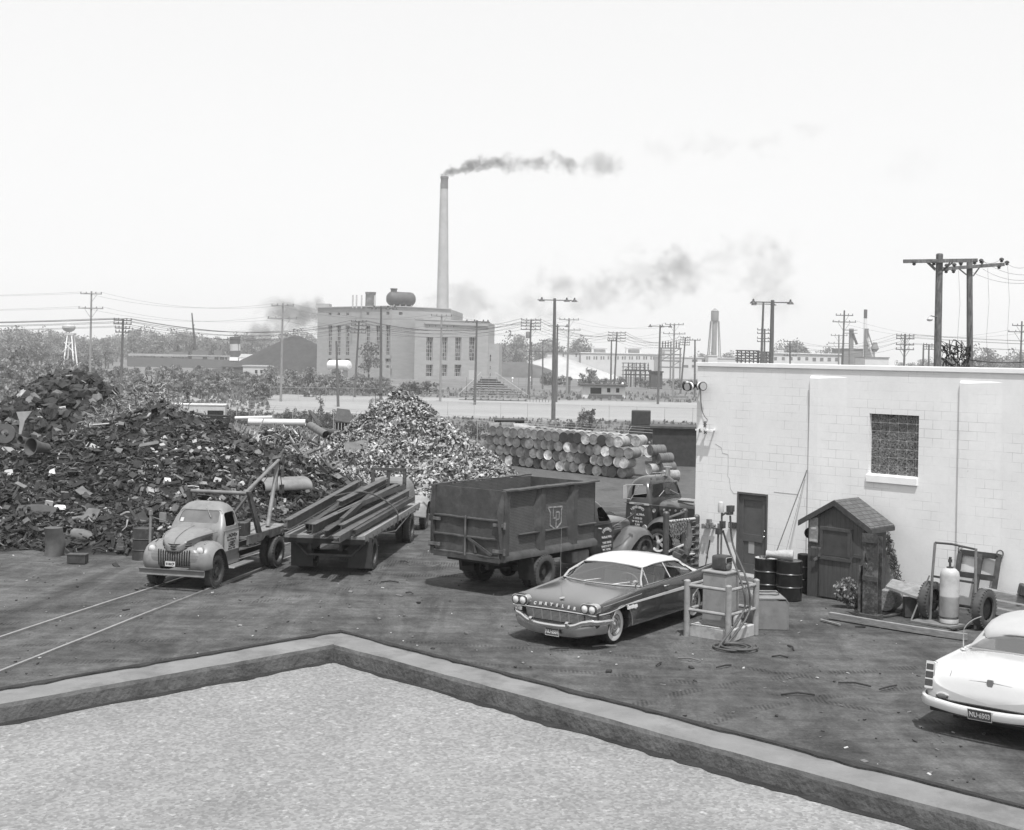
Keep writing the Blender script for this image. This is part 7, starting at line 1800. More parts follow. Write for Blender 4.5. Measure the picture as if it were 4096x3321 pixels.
c2 = lambda a, b_: (1000 + a / 2.091, 1100 + b_ / 2.091)
c3 = lambda a, b_: (1900 + a / 2.091, 1100 + b_ / 2.091)
c4 = lambda a, b_: (2750 + a / 1.59, 900 + b_ / 1.59)
def vv(f, *bs): return [f(0, b_)[1] for b_ in bs]
A1, A2 = vv(c1, 158, 280);
eA = pole(*c1(765, 135), *c1(752, 900), 'pale two-armed pole rising above the bale heap at the left', [(A1, 1.9, 'r', 0), (A2, 2.2, 'b', 0)], True, D=235)
v1, v2 = vv(c2, 258, 365); eB = pole(*c2(275, 235), *c2(258, 1020), 'pale two-armed pole in front of the coal heap', [(v1, 1.9, 'r', 0), (v2, 2.5, 'r', 0)], True, D=225)
v1, v2 = vv(c2, 345, 438); eC = pole(*c2(1603, 330), *c2(1592, 980), 'pale two-armed pole in front of the power plant low block', [(v1, 1.9, 'r', 0), (v2, 2.3, 'r', 0)], True, D=240)
v1, v2 = vv(c3, 375, 460); eD = pole(*c3(787, 360), *c3(770, 905), 'pale two-armed pole in front of the pale gravel heap', [(v1, 2., 'r', 0), (v2, 2.4, 'b', 0)], True, D=270)
v1, v2 = vv(c3, 415, 492); eE = pole(*c3(1668, 405), *c3(1655, 995), 'pale two-armed pole right of the low ball field hut', [(v1, 2., 'b', 0), (v2, 2.4, 'b', 0)], True, D=285)
off = lambda E_, v: [[q + V3(v) for q in e] for e in E_]
seq = [off(eA, (-95, 20, 1)), eA, eB, eC, eD, eE]
for i in range(5):
 for k in range(2): wires(seq[i][k], seq[i + 1][k], 'thin overhead wires of the pale pole line', 1.6, .013, (0, 3) if k == 0 else (0, 3))
v = vv(c1, 380, 410, 445, 478); fA = pole(*c1(1030, 365), *c1(1012, 935), 'dark many-armed pole between the bale heap and the turnings heap', [(v[0], 1.3, None, .5), (v[1], 1.3, None, .5), (v[2], 1.1, 'r', .5), (v[3], 1.0, 'r', .5)], D=195)
v = vv(c2, 392, 422, 455, 485); fB = pole(*c2(912, 383), *c2(880, 930), 'dark many-armed pole leaning in front of the power plant windows', [(q, 1.5, None, .2) for q in v], D=255)
v = vv(c3, 378, 403, 428, 457); fC = pole(*c3(470, 370), *c3(447, 985), 'dark four-armed pole with a transformer beside the bleachers', [(q, 2.0, 'r', 0) for q in v], D=262, box=c3(0, 500)[1])
v = vv(c3, 484, 505, 530, 553); fD = pole(*c3(1188, 475), *c3(1166, 910), 'dark four-armed pole behind the low ball field hut', [(q, 2.2, None, 0) for q in v], D=330)
v = vv(c3, 525, 545, 565, 585); fE = pole(*c3(1760, 522), *c3(1720, 970), 'dark pole leaning to the right near the substation', [(q, 1.6, None, .6) for q in v], D=330)
seq = [off(fA, (-110, -30, .5)), fA, fB, fC, fD, fE]
for i in range(5):
 for k in range(3): wires(seq[i][k], seq[i + 1][k], 'sagging dark wires of the many-armed pole line', 2.2, (.030, .026, .02)[k], (0, 3) if k else (0, 2, 3))
pole(*c2(722, 552), *c2(737, 1078), 'plain dark pole leaning left in front of the storage tank', D=208)
pole(*c2(1097, 262), *c2(1094, 1000), 'light pole rising behind the left shoulder of the pale heap', lamps=(2.0, (-.5, .5, 1.)), D=190)
pole(*c2(1898, 378), *c2(1880, 1062), 'light pole at the left end of the bleachers', lamps=(1.9, (-.9, -.2, .6, 1.)), D=228)
pole(*c3(667, 195), *c3(655, 1200), 'tallest light pole, standing at the near edge of the ball field', lamps=(2.3, (-.75, .7, 1.15)), D=177, r=.25)
pole(*c3(690, 415), *c3(680, 1045), 'light pole just behind the tallest light pole', lamps=(1.8, (0, 1.)), D=250)
pole(*c3(1549, 418), *c3(1530, 1055), 'light pole right of the low hut on the ball field', lamps=(1.9, (-1., .2, 1.)), D=250)
pole(*c4(541, 478), *c4(532, 900), 'thick light pole with two lamps rising behind the white roof edge', lamps=(2.0, (-1.1, 1.0)), D=150, r=.27)
pole(*c4(483, 492), *c4(468, 900), 'light pole with a cluster of lamps left of the thick one', lamps=(1.4, (-1., 1.)), D=190)
for x, dv in ((-.9, 626), (-.35, 626), (.5, 622), (1., 626)): pass
v = vv(c4, 668, 690, 722, 742); pole(*c4(491, 660), *c4(488, 900), 'thin four-armed pole half hidden by the lamp poles', [(q, 1.5, None, 0) for q in v], D=260)
pole(*c3(1142, 540), *c3(1136, 870), 'thin dark pole left of the four-armed pole behind the hut', [(c3(0, 545)[1], 1.1, None, 0)], D=340)
pole(*c3(1840, 540), *c3(1838, 900), 'thin dark pole at the corner of the white wall', [(c3(0, 545)[1], 1.2, None, 0)], D=300)
pole(*c3(568, 545), *c3(566, 880), 'right pole of the H-frame before the gravel heap', [(c3(0, 548)[1], 1.0, None, 0), (c3(0, 640)[1], 4.6, None, 0)], D=350, r=.2)
pole(*c3(476, 560), *c3(474, 880), 'left pole of the H-frame before the gravel heap', [(c3(0, 590)[1], 1.0, None, 0)], D=350, r=.2)
v1, v2 = vv(c4, 575, 617); hA_ = pole(*c4(998, 543), *c4(985, 900), 'tall two-armed pole behind the white roof in front of the far stack', [(v1, 1.7, 'r', 0), (v2, 2.3, 'b', 0)], D=260)
v1, v2 = vv(c4, 703, 753); pole(*c4(963, 697), *c4(961, 900), 'paler two-armed pole left of the tall one behind the white roof', [(v1, 2.0, 'b', 0), (v2, 2.6, 'b', 0)], True, D=320)
v = vv(c4, 705, 723, 762, 792); gA = pole(*c4(1384, 692), *c4(1377, 900), 'four-armed pole behind the white roof right of the far stack', [(q, 1.8, 'b', .3) for q in v], D=230)
v = vv(c4, 742, 775, 805, 832); gB = pole(*c4(652, 738), *c4(652, 900), 'small four-armed pole before the long white works building', [(q, 1.6, None, .3) for q in v], D=300)
pole(*c4(1501, 760), *c4(1498, 900), 'plain thin pole behind the white roof', D=260)
v = vv(c4, 762, 775, 790); gC = pole(*c4(1536, 758), *c4(1533, 900), 'small many-armed pole beside the plain thin pole', [(q, 1.4, None, .3) for q in v], D=270)
v1, v2 = vv(c4, 640, 680); hB_ = pole(*c4(2127, 612), *c4(2117, 900), 'two-armed pole at the right edge of the picture', [(v1, 1.9, 'b', 0), (v2, 2.6, 'b', 0)], D=250)
for k in range(3):
 wires(gB[k], gA[k], 'wires low over the white roof from pole to pole', 1.8, .02, (0, 3)); wires(gA[k], off([gA[k]], (70, -20, 1))[0], 'wires low over the white roof running out to the right', 1.5, .02, (0, 3))
wires(hA_[1], hB_[1], 'pair of wires between the two-armed poles on the right', 2.2, .013, (0, 3))
hf = thing('power_pole', 'thick left pole with a heavy level crossarm behind the white roof', 'pole', (0, 0, 0))
BIGW = mk('big_pole_wood', .13, .9, var=.5, s=6, stretch=(2, 2, .5), bump=.4, bs=15, dirt=.5, dg=.03, ds=9)
q4 = lambda a, b_: (3560 + a / 3.338, 980 + b_ / 3.338)
def bigpole(nm, lab, top, bot, D, r, arm, braces, ins):
 t = thing(nm, lab, 'pole', (0, 0, 0)); a = at(*q4(*top), D); b_ = at(*q4(*bot), D); d = (b_ - a) / (a.z - b_.z); b_ = a + d * (a.z - gz(D) + .3)
 m = M(); m.tube([b_, a.lerp(b_, .5), a], [r * 1.12, r, r * .92], 12); m.sphere(a, r * .92, 12, 4, (1, 1, .4)); m.o('shaft', BIGW, t)
 m = M(); m.bar(at(*q4(*arm[0]), D - r - .06), at(*q4(*arm[1]), D - r - .06), .12, .14); cr_ = m.o('crossarm', BIGW, t)
 for x0, x1 in braces: m = M(); m.bar(at(*q4(*x0), D - r), at(*q4(*x1), D - r), .03, .05); m.o('brace', STEEL, t)
 for p in ins: m = M(); m.lathe([(.03, .1), (.09, .06), (.10, .0), (.05, -.03), (.08, -.06), (.02, -.10)], 10, at(*q4(*p), D - r - .06)); m.o('insulator', DGREY, cr_)
bpy.data.objects.remove(hf)
bigpole('power_pole', 'thick left pole with a heavy level crossarm behind the white roof', (662, 125), (632, 1620), 52, .148, ((180, 218), (1165, 205)), (((495, 235), (605, 340)), ((520, 235), (612, 320)), ((800, 235), (700, 350)), ((835, 235), (650, 385))), ((322, 240), (585, 240), (1130, 228)))
bigpole('power_pole', 'slightly thinner right pole with a tilted crossarm behind the white roof', (1062, 235), (1066, 1620), 56, .135, ((715, 318), (1525, 258)), (((905, 305), (1025, 400)), ((1255, 215), (1110, 415))), ((750, 345), (848, 345), (758, 280), (858, 270), (946, 245), (1218, 215), (1455, 290), (1490, 200), (1562, 240)))
lm = thing('bracket_lamp', 'small lamp on an arm on the left side of the thick pole', 'lamp', at(*q4(530, 985), 51.9))
m = M(); m.lathe([(.02, .12), (.05, .06), (.12, -.02), (.10, -.08), (.001, -.10)], 12); m.o('shade', LGREY, lm)
m = M(); m.tube([(0, 0, .08), (.05, 0, .12), (.30, 0, .06)], .02, 6); m.o('arm', DGREY, lm)
dw = thing('drop_wire', 'thin wires hanging straight down from the tilted crossarm', 'wire', (0, 0, 0))
for a, b_ in (((915, 340), (925, 1610)), ((1305, 310), (1308, 1620)), ((1570, 250), (1592, 1640))):
 m = M(); pa, pb = at(*q4(*a), 55.7), at(*q4(*b_), 55.7); m.tube([pa, pa.lerp(pb, .35) + V3((.05, 0, 0)), pa.lerp(pb, .7) + V3((-.06, 0, 0)), pb], .006, 4); m.o('strand', MGREY, dw)
sw_ = thing('service_wire', 'thin wires running off to the right from the big poles', 'wire', (0, 0, 0))
for a, b_ in (((1495, 190), (1800, 300)), ((1230, 210), (1800, 400)), ((1240, 320), (1800, 470)), ((1100, 365), (1800, 510)), ((1220, 205), (1490, 185))):
 m = M(); m.tube(sag(at(*q4(*a), 55.7), at(*q4(*b_), 52), .15, 8), .007, 4); m.o('strand', MGREY, sw_)
gw = thing('thick_cable', 'two thick black cables leaving the tangle along the white roof edge', 'cable', (0, 0, 0))
for a, b_ in (((1000, 1522), (1800, 1560)), ((1110, 1610), (1800, 1650))):
 m = M(); m.tube(sag(at(*q4(*a), 55), at(*q4(*b_), 48), .08, 8), .022, 5); m.o('strand', BLACK, gw)
tg_ = thing('cable_tangle', 'black tangle of cable between the two big poles at the roof edge', 'cable', (0, 0, 0)); rs = random.Random(4)
m = M(); ca, cb_ = at(*q4(690, 1545), 53.2), at(*q4(1060, 1545), 54.2)
for i in range(46):
 t0 = rs.random(); zz = (.35 if rs.random() < .5 else -.35); pts = []
 for k in range(6): pts.append(ca.lerp(cb_, min(1, max(0, t0 + rs.gauss(0, .12)))) + V3((0, rs.uniform(-.2, .2), (zz + rs.gauss(0, .22)) * 1.)))
 m.tube(crom(pts, 4), rs.choice((.012, .018, .025)), 4)
m.bar(ca + V3((0, 0, .1)), cb_ + V3((-.3, 0, -.5)), .06, .08); m.bar(ca + V3((0, 0, -.75)), ca + V3((0, 0, -5)), .05, .05); m.bar(cb_ + V3((0, 0, -.75)), cb_ + V3((0, 0, -5)), .05, .05)
m.o('coils', BLACK, tg_, sharp=0)
# ------------------------------------------------------------------ power plant
PB = bpy.data.materials.new('plant_brick'); PB.use_nodes = True
n = PB.node_tree.nodes; l = PB.node_tree.links; b = n['Principled BSDF']; b.inputs['Roughness'].default_value = .9
pos = n.new('ShaderNodeNewGeometry').outputs['Position']
l.new(math2('MULTIPLY', mrange(tex(.25, 7, .65, (1, 1, 4)), .3, .7, .27, .34), mrange(tex(3., 4, .6, (1, 1, 5)), .3, .7, .94, 1.06)), b.inputs['Base Color'])
PGL = [mk('plant_pane_dark', .012, .2, var=.6, s=.6), mk('plant_pane_pale', .12, .25, var=.6, s=.6), mk('plant_sash', .42, .7, var=.1), mk('plant_spandrel', .48, .8, var=.1)]
pA = at(1266, 1500, 492); pB_ = at(1555, 1500, 462); pC = at(1798, 1500, 479)
pp = thing('power_plant', 'big pale brick power plant with tall windows, a rooftop tank and a low right block', 'power plant', (0, 0, 0))
WL, WR = Wall(pA, pB_), Wall(pB_, pC)
back = V3((.06, 1, 0)).normalized()
ZT = WL.px(1400, 1229)[1]; ZT2 = 17.6
pq = lambda a, b_: (1230 + a / 4.5575, 1140 + b_ / 4.5575)
pr_ = lambda a, b_: (1600 + a / 4.134, 1180 + b_ / 4.134)
def facade(W, t1, zt, holes, name='wall', z0=-3.5, depth=.7):
 m = M(); holed(m, 0, t1, z0, zt, holes, depth); o = m.o(name, PB, pp, sharp=20); mt = MX((W.u, -W.n, V3((0, 0, 1)))).transposed().to_4x4(); mt.translation = W.a; o.matrix_local = mt; return mt
def wrects(W, lst, f):
 out = []
 for x0, x1, y0, y1 in lst:
  a = W.px(*f(x0, y1)); c = W.px(*f(x1, y0)); out.append((a[0], c[0], a[1], c[1]))
 return out
def window(mt, h, nx, ny, depth=.55, spand=(), nm='window'):
 x0, x1, z0, z1 = h; m = M(); cw, ch = (x1 - x0) / nx, (z1 - z0) / ny
 for j in range(ny):
  for i in range(nx):
   mi = 3 if j in spand else pick((7, 3)); m.quad((x0 + i * cw, depth, z0 + j * ch), (x0 + i * cw + cw, depth, z0 + j * ch), (x0 + i * cw + cw, depth, z0 + j * ch + ch), (x0 + i * cw, depth, z0 + j * ch + ch), mi)
 for i in range(nx + 1): m.bb((x0 + i * cw - .06, depth - .08, z0), (x0 + i * cw + .06, depth - .003, z1), 2)
 for j in range(ny + 1): m.bb((x0, depth - .085, z0 + j * ch - .06), (x1, depth - .004, z0 + j * ch + .06), 2)
 o = m.o(nm, PGL, pp, sharp=0); o.matrix_local = mt
tallx = [(365, 455), (522, 613), (682, 775), (1052, 1145), (1235, 1330), (1415, 1516)]
tall = wrects(WL, [(a, b_, 735, 1280) for a, b_ in tallx], pq); low = wrects(WL, [(a, b_, 1342, 1520) for a, b_ in tallx], pq); small = wrects(WL, [(a, b_, c, d_) for a, b_, c, d_ in ((385, 436, 505, 552), (543, 593, 505, 550), (704, 755, 502, 550), (1074, 1126, 495, 545), (1436, 1492, 488, 540))], pq)
LWL = (pB_ - pA).length
mtL = facade(WL, LWL, ZT, tall + low + small)
for h in tall: window(mtL, h, 3, 8)
for h in low: window(mtL, h, 3, 3, spand=(1,))
for h in small: window(mtL, h, 1, 2)
sm2 = wrects(WR, [(1666, 1732, 495, 545)], pq); mtR = facade(WR, (pC - pB_).length, ZT, sm2)
for h in sm2: window(mtR, h, 1, 3)
m = M(); q = [pA + V3((.05, .3, 0)), pB_ + V3((0, .3, 0)), pC + V3((-.05, .3, 0)), pC + back * 45, pA + back * 45 + V3((4, 0, 0))]
for i in (2, 3, 4):
 a, b_ = q[i], q[(i + 1) % 5]; m.quad(V3((a.x, a.y, -4)), V3((b_.x, b_.y, -4)), V3((b_.x, b_.y, ZT)), V3((a.x, a.y, ZT)))
m.add([V3((p.x, p.y, ZT - .02)) for p in q], [(0, 1, 2, 3, 4)]); m.o('rear_wall', PB, pp)
m = M()
for a, b_ in ((pA, pB_), (pB_, pC)): m.bar(V3((a.x, a.y - .1, ZT + .15)), V3((b_.x, b_.y - .1, ZT + .15)), .8, .3)
m.o('coping', mk('plant_coping', .38, .9, var=.1), pp)
lA, lB = at(1656, 1520, 455), at(1950, 1520, 478); W2 = Wall(lA, lB)
blk = wrects(W2, [(a, b_, 700, 1085) for a, b_ in ((432, 550), (690, 790), (910, 1020), (1140, 1250))], pr_) ; blk2 = wrects(W2, [(a, b_, 1152, 1345) for a, b_ in ((428, 545), (688, 785), (902, 1016))], pr_)
L2 = (lB - lA).length; mt2 = facade(W2, L2, ZT2, blk + blk2, depth=.9)
for h in blk: window(mt2, h, 3, 6, .75)
for h in blk2: window(mt2, h, 3, 3, .75)
m = M(); x0, z0 = W2.px(*pr_(1135, 1345)); x1, z1 = W2.px(*pr_(1235, 1160)); m.bb((x0, -.08, -3.2), (x1, .1, z1 - 1.8)); o = m.o('door', LGREY, pp); o.matrix_local = mt2
m = M(); a, b_ = lA, lB
for p, q_ in ((lB, lB + back * 30), (lA, lA + back * 12)): m.quad(V3((p.x, p.y, -4)), V3((q_.x, q_.y, -4)), V3((q_.x, q_.y, ZT2)), V3((p.x, p.y, ZT2)))
m.add([V3((p.x, p.y, ZT2 - .02)) for p in (lA, lB, lB + back * 30, lA + back * 12)], [(0, 1, 2, 3)]); m.o('side_wall', PB, pp)
m = M(); za = W2.px(*pr_(900, 480))[1]; x0 = W2.px(*pr_(400, 480))[0]; m.bb((x0, -.5, za - .35), (L2 - .4, -.003, za)); o = m.o('string_course', PB, pp); o.matrix_local = mt2
m = M(); m.bb((-.2, -.15, ZT2), (L2 + .2, .6, ZT2 + .35)); o = m.o('coping', MATS['plant_coping'], pp); o.matrix_local = mt2
aA, aB = at(1950, 1520, 480), at(1994, 1520, 484); za = at(1970, 1375, 482).z; m = M(); m.prism([(aA.x, aA.y), (aB.x, aB.y), (aB.x + 1, aB.y + 20), (aA.x, aA.y + 20)], -4, za, 'z'); m.o('annex', PB, pp)
W3 = Wall(aA, aB); mt3 = MX((W3.u, -W3.n, V3((0, 0, 1)))).transposed().to_4x4(); mt3.translation = W3.a
for h in wrects(W3, [(1478, 1508, 985, 1095), (1476, 1506, 1170, 1222), (1474, 1504, 1295, 1345)], pr_): window(mt3, h, 1, 2, -.03)
m = M(); a, b_ = at(*pq(172, 400), 500), at(*pq(410, 345), 500); m.bb((a.x, 498, a.z - 1), (b_.x, 505, b_.z)); m.o('penthouse', PB, pp)
a = at(*pq(1147, 375), 480); b_ = at(*pq(1147, 132), 480); m = M(); m.cyl((a.x, 480, ZT - .5), (a.x, 480, b_.z), 1.9, 1.8, 18); m.cyl((a.x, 480, b_.z - .6), (a.x, 480, b_.z + .05), 1.95, n=18); m.o('roof_stack', mk('stack_steel', .10, .7, var=.4, s=.8, dirt=.5, dg=.3, ds=.5), pp)
for x in (825, 893, 985, 1224): a = at(*pq(x, 380), 472); m = M(); m.cyl((a.x, 472, ZT - .5), (a.x, 472, ZT + 4.2), .28, n=8); m.o('vent_pipe', LGREY, pp)
c = at(1604, 1196, 468); TK = mk('roof_tank_steel', .075, .6, var=.25, s=.6)
m = M(); m.lathe([(.001, -5.2), (1.6, -5.0), (2.3, -4.3), (2.5, -3.6), (2.5, 3.6), (2.3, 4.3), (1.6, 5.0), (.001, 5.2)], 24, (0, 0, 0), 'x'); rt = m.o('roof_tank', TK, pp); rt.location = c; rt.rotation_euler = (0, 0, R(28))
m = M(); m.cyl((-2.8, 0, 2.0), (-2.8, 0, 3.4), 1.1, n=16); m.cyl((-2.8, 0, 3.3), (-2.8, 0, 3.6), 1.3, n=16); m.o('hatch', TK, rt)
for i in range(4): m = M(); m.bb((-3.4 + 2.2 * i, -1.6, -4.5), (-2.9 + 2.2 * i, 1.6, -2.0)); m.o('saddle', LGREY, rt)
cb0 = at(1772, 1300, 525); ct0 = at(1767 + 11, 708, 525)
ch = thing('chimney', 'very tall pale smokestack with a dark top behind the power plant', 'chimney', (cb0.x, 525, -3))
CHM_ = mk('chimney_brick', .34, .9, var=.12, s=.3)
hh = ct0.z + 3; dx = ct0.x - cb0.x
m = M(); m.tube([(0, 0, 0), (dx * .5, 0, hh * .5), (dx * .94, 0, hh * .94)], [2.75, 2.1, 1.48], 24); m.o('shaft', CHM_, ch)
m = M(); m.tube([(dx * .94, 0, hh * .94), (dx, 0, hh)], [1.5, 1.45], 24, cap=False); m.tube([(dx * .992, 0, hh * .992), (dx * 1.0, 0, hh * 1.002)], [1.62, 1.62], 24); m.o('cap', mk('chimney_top', .15, .9, var=.3, s=.5), ch)
m = M(); m.bar((-2.9, -.3, 1), (dx - 1.55, -.3, hh * .97), .12, .35); m.o('ladder', MGREY, ch)
c = at(1357, 1461, 400); stt = thing('storage_tank', 'white horizontal storage tank on supports in front of the power plant', 'tank', (c.x, 400, c.z), R(-35))
m = M(); m.lathe([(.001, -4.3), (1.1, -4.15), (1.45, -3.7), (1.52, -3.4), (1.52, 3.4), (1.45, 3.7), (1.1, 4.15), (.001, 4.3)], 24, (0, 0, 0), 'x'); m.o('shell', WHITE, stt)
for x in (-2.2, 2.2): m = M(); m.bb((x - .3, -1.2, -1.4 - 2.2), (x + .3, 1.2, -1.1)); m.o('support', LGREY, stt)
def mound(U, V, D, rx, ry, mt, name, label, cat, pw=1.1, ns=.06):
 t = at(U, V, D); h_ = heap([(t.x, t.y, t.z - gz(D), rx, ry, pw)]); m = M(); st = rx / 18
 nx = 38
 for j in range(nx):
  for i in range(nx):
   x, y = t.x - rx * 1.05 + rx * 2.1 * i / (nx - 1), t.y - ry * 1.05 + ry * 2.1 * j / (nx - 1); d_ = math.hypot((x - t.x) / rx, (y - t.y) / ry)
   z = (t.z - gz(D)) * max(-.05, 1 - d_ ** pw) + (noise.noise(V3((x * .12, y * .12, 3))) * ns * (t.z - gz(D)) if d_ < 1 else 0)
   m.v.append(V3((x, y, gz(D) + z)))
 for j in range(nx - 1):
  for i in range(nx - 1): m.f.append((j * nx + i, j * nx + i + 1, (j + 1) * nx + i + 1, (j + 1) * nx + i)); m.mi.append(0)
 return tag(m.o(name, mt, None, sharp=60), label, cat, kind='stuff')
COAL = mk('coal', .028, .8, var=.5, s=.5, bump=.6, bs=.8)
mound(1185, 1338, 535, 30, 26, COAL, 'coal_heap', 'tall dark coal heap left of the power plant', 'coal heap', 1.15)
mound(960, 1458, 500, 17, 12, COAL, 'coal_heap', 'low dark coal heap left of the tall one', 'coal heap')
mound(2060, 1447, 545, 22, 10, mk('coal_dust', .075, .9, var=.3, s=.4), 'coal_heap', 'low dark heap at the foot of the pale gravel heap', 'coal heap', 2.)
mound(2222, 1418, 560, 29, 22, mk('gravel_pale', .36, .9, var=.12, s=.3), 'gravel_heap', 'big pale cone of gravel between the power plant and the white works', 'gravel heap', 1.05, .02)
mound(1075, 1505, 440, 11, 8, mk('sand', .2, .9, var=.2, s=.3), 'sand_heap', 'small sandy mound in front of the little two-window building', 'sand heap')
def block(name, label, cat, U0, U1, Vt, Vb, D, depth, mt, wins=(), roofm=None, ov=.3, wm=None, nx=1, ny=1):
 a, b_ = at(U0, Vt, D), at(U1, Vt, D); z1 = (a.z + b_.z) / 2; z0 = min(gz(D), at(U0, Vb, D).z)
 t = thing(name, label, cat, (a.x, D, z0)); w = b_.x - a.x; h_ = z1 - z0
 m = M(); m.bb((0, 0, -1), (w, depth, h_)); m.o('wall', mt, t)
 m = M(); m.bb((-ov, -ov, h_ + .003), (w + ov, depth + ov, h_ + .4)); m.o('roof', roofm or mt, t)
 for u0, u1, v0, v1 in wins:
  p, q_ = at(u0, v1, D), at(u1, v0, D); m = M(); m.bb((p.x - a.x, -.06, p.z - z0), (q_.x - a.x, -.003, q_.z - z0)); wo_ = m.o('window', wm or PGL[0], t)
  if nx > 1:
   m = M()
   for i in range(1, nx): x = p.x - a.x + (q_.x - p.x) * i / nx; m.bb((x - .05, -.09, p.z - z0), (x + .05, -.061, q_.z - z0))
   m.o('sash', PGL[2], wo_)
 return t
block('gatehouse', 'little pale two-window building beside the coal heap', 'building', 972, 1068, 1466, 1500, 470, 10, LGREY, [(1020, 1030, 1480, 1493), (1041, 1051, 1480, 1493)], MATS['plant_coping'])
block('dark_annex', 'low dark shed left of the little two-window building', 'shed', 890, 971, 1470, 1486, 480, 8, SC[2])
# ------------------------------------------------------------------ lake ship
s5 = lambda a, b_: (600 + a / 4.654, 1250 + b_ / 4.654)
SD = 640; shp = thing('cargo_ship', 'long dark-hulled cargo ship with a banded funnel and a slanted mast beyond the bushes', 'ship', (at(*s5(0, 900), SD).x, SD, -3))
ox = shp.location.x
X5 = lambda a: at(*s5(a, 900), SD).x - ox
Z5 = lambda b_: at(*s5(1000, b_), SD).z + 3
HUL = mk('ship_hull', .09, .7, var=.15, s=.2)
m = M(); m.prism([(X5(-420), 0), (X5(2100), 0), (X5(2130), Z5(880)), (X5(-440), Z5(850))], 0, 12, 'y'); m.o('hull', HUL, shp)
m = M(); m.bb((X5(-400), -.3, Z5(830)), (X5(700), 12, Z5(790))); m.bb((X5(700), -.4, Z5(815)), (X5(1480), 12, Z5(795))); m.o('deck', mk('ship_deck', .3, .7, var=.2, s=.3), shp)
m = M(); m.bb((X5(780), .2, Z5(878)), (X5(1480), 8, Z5(818))); dh = m.o('deckhouse', LGREY, shp)
m = M()
for x0, x1 in ((720, 770), (980, 1060), (1200, 1270), (1300, 1380), (1400, 1430)): m.bb((X5(x0), .0, Z5(872)), (X5(x1), .19, Z5(825)))
m.o('openings', SC[1], dh)
m = M(); m.bb((X5(1480), -.3, Z5(885)), (X5(1640), 8, Z5(820))); m.bb((X5(1660), -.3, Z5(890)), (X5(1900), 8, Z5(830))); m.o('cabin', WHITE, shp)
m = M(); m.prism([(X5(1650), Z5(825)), (X5(1990), Z5(825)), (X5(1990), Z5(757)), (X5(1700), Z5(757))], -.5, 9, 'y'); m.o('cabin_roof', mk('ship_white', .6, .6), shp)
m = M(); m.bb((X5(390), .5, Z5(795)), (X5(700), 6, Z5(738))); m.bb((X5(780), .5, Z5(795)), (X5(1080), 6, Z5(708))); m.bb((X5(1180), .5, Z5(795)), (X5(1340), 5, Z5(690))); m.o('hatch_house', mk('ship_grey', .11, .7, var=.2), shp)
for za, zb, mt in ((800, 700, SC[2]), (700, 575, LGREY), (575, 440, SC[1])):
 m = M(); f_ = lambda z: 12 * (800 - z) / 360.; m.cyl((X5(1555 - f_(za)), 4, Z5(za)), (X5(1552 - f_(zb)), 4, Z5(zb)), (X5(1650) - X5(1455)) / 2, n=18); m.o('funnel', mt, shp)
m = M(); m.tube([(X5(815), 2, Z5(640)), (X5(742), 2, Z5(10))], [.6, .3], 8); m.o('mast', SC[1], shp)
m = M(); m.tube([(X5(795), 2, Z5(240)), (X5(765), 2, Z5(225))], .3, 6); m.tube([(X5(815), 2, Z5(640)), (X5(840), 2, Z5(700))], .8, 8); m.o('mast_fitting', SC[1], shp)
for x, y0, y1 in ((645, 720, 545), (715, 770, 600), (680, 720, 640), (1120, 750, 640), (1290, 700, 600), (330, 720, 630)): m = M(); m.cyl((X5(x), 2, Z5(y0)), (X5(x), 2, Z5(y1)), .35, n=6); m.o('post', SC[2], shp)
for x in (500, 800): m = M(); m.tube([(X5(x), 2, Z5(740)), (X5(x), 2, Z5(650)), (X5(x - 30), 1.2, Z5(635))], [.8, .8, 1.2], 10); m.o('ventilator', SC[1], shp)
for x in (1440, 1640): m = M(); m.cyl((X5(x), 1, Z5(800)), (X5(x - 15), 1, Z5(440)), .15, n=5); m.o('stay', SC[1], shp)
# ------------------------------------------------------------------ small white tower at far left
tw_ = thing('beacon_tower', 'white four-legged beacon tower among the bushes at far left', 'tower', (0, 0, 0)); TD = 380
g1, g2 = at(249, 1420, TD), at(299, 1423, TD); h1, h2 = at(261, 1334, TD), at(277, 1334, TD)
for a, b_ in ((g1, h1), (g2, h2)):
 for dy, dy2 in ((0, 2), (g2.x - g1.x, 4)):
  m = M(); m.cyl(V3((a.x, a.y + dy, gz(TD))), V3((b_.x, b_.y + dy2, b_.z)), .22, .16, 6); m.o('leg', WHITE, tw_)
m = M(); m.bar(g1.lerp(h1, .15), g2.lerp(h2, .6), .15, .15); m.bar(g2.lerp(h2, .15), g1.lerp(h1, .6), .15, .15); m.bar(g1.lerp(h1, .6), g2.lerp(h2, .6), .15, .15); m.o('brace', WHITE, tw_)
c = at(268, 1325, TD); m = M(); m.sphere(c + V3((-.5, 3, 1.2)), 2.0, 10, 7, (1, 1, .7)); m.box(c + V3((0, 3, -.8)), (2.6, 2.6, .6)); m.o('head', LGREY, tw_, sharp=30)
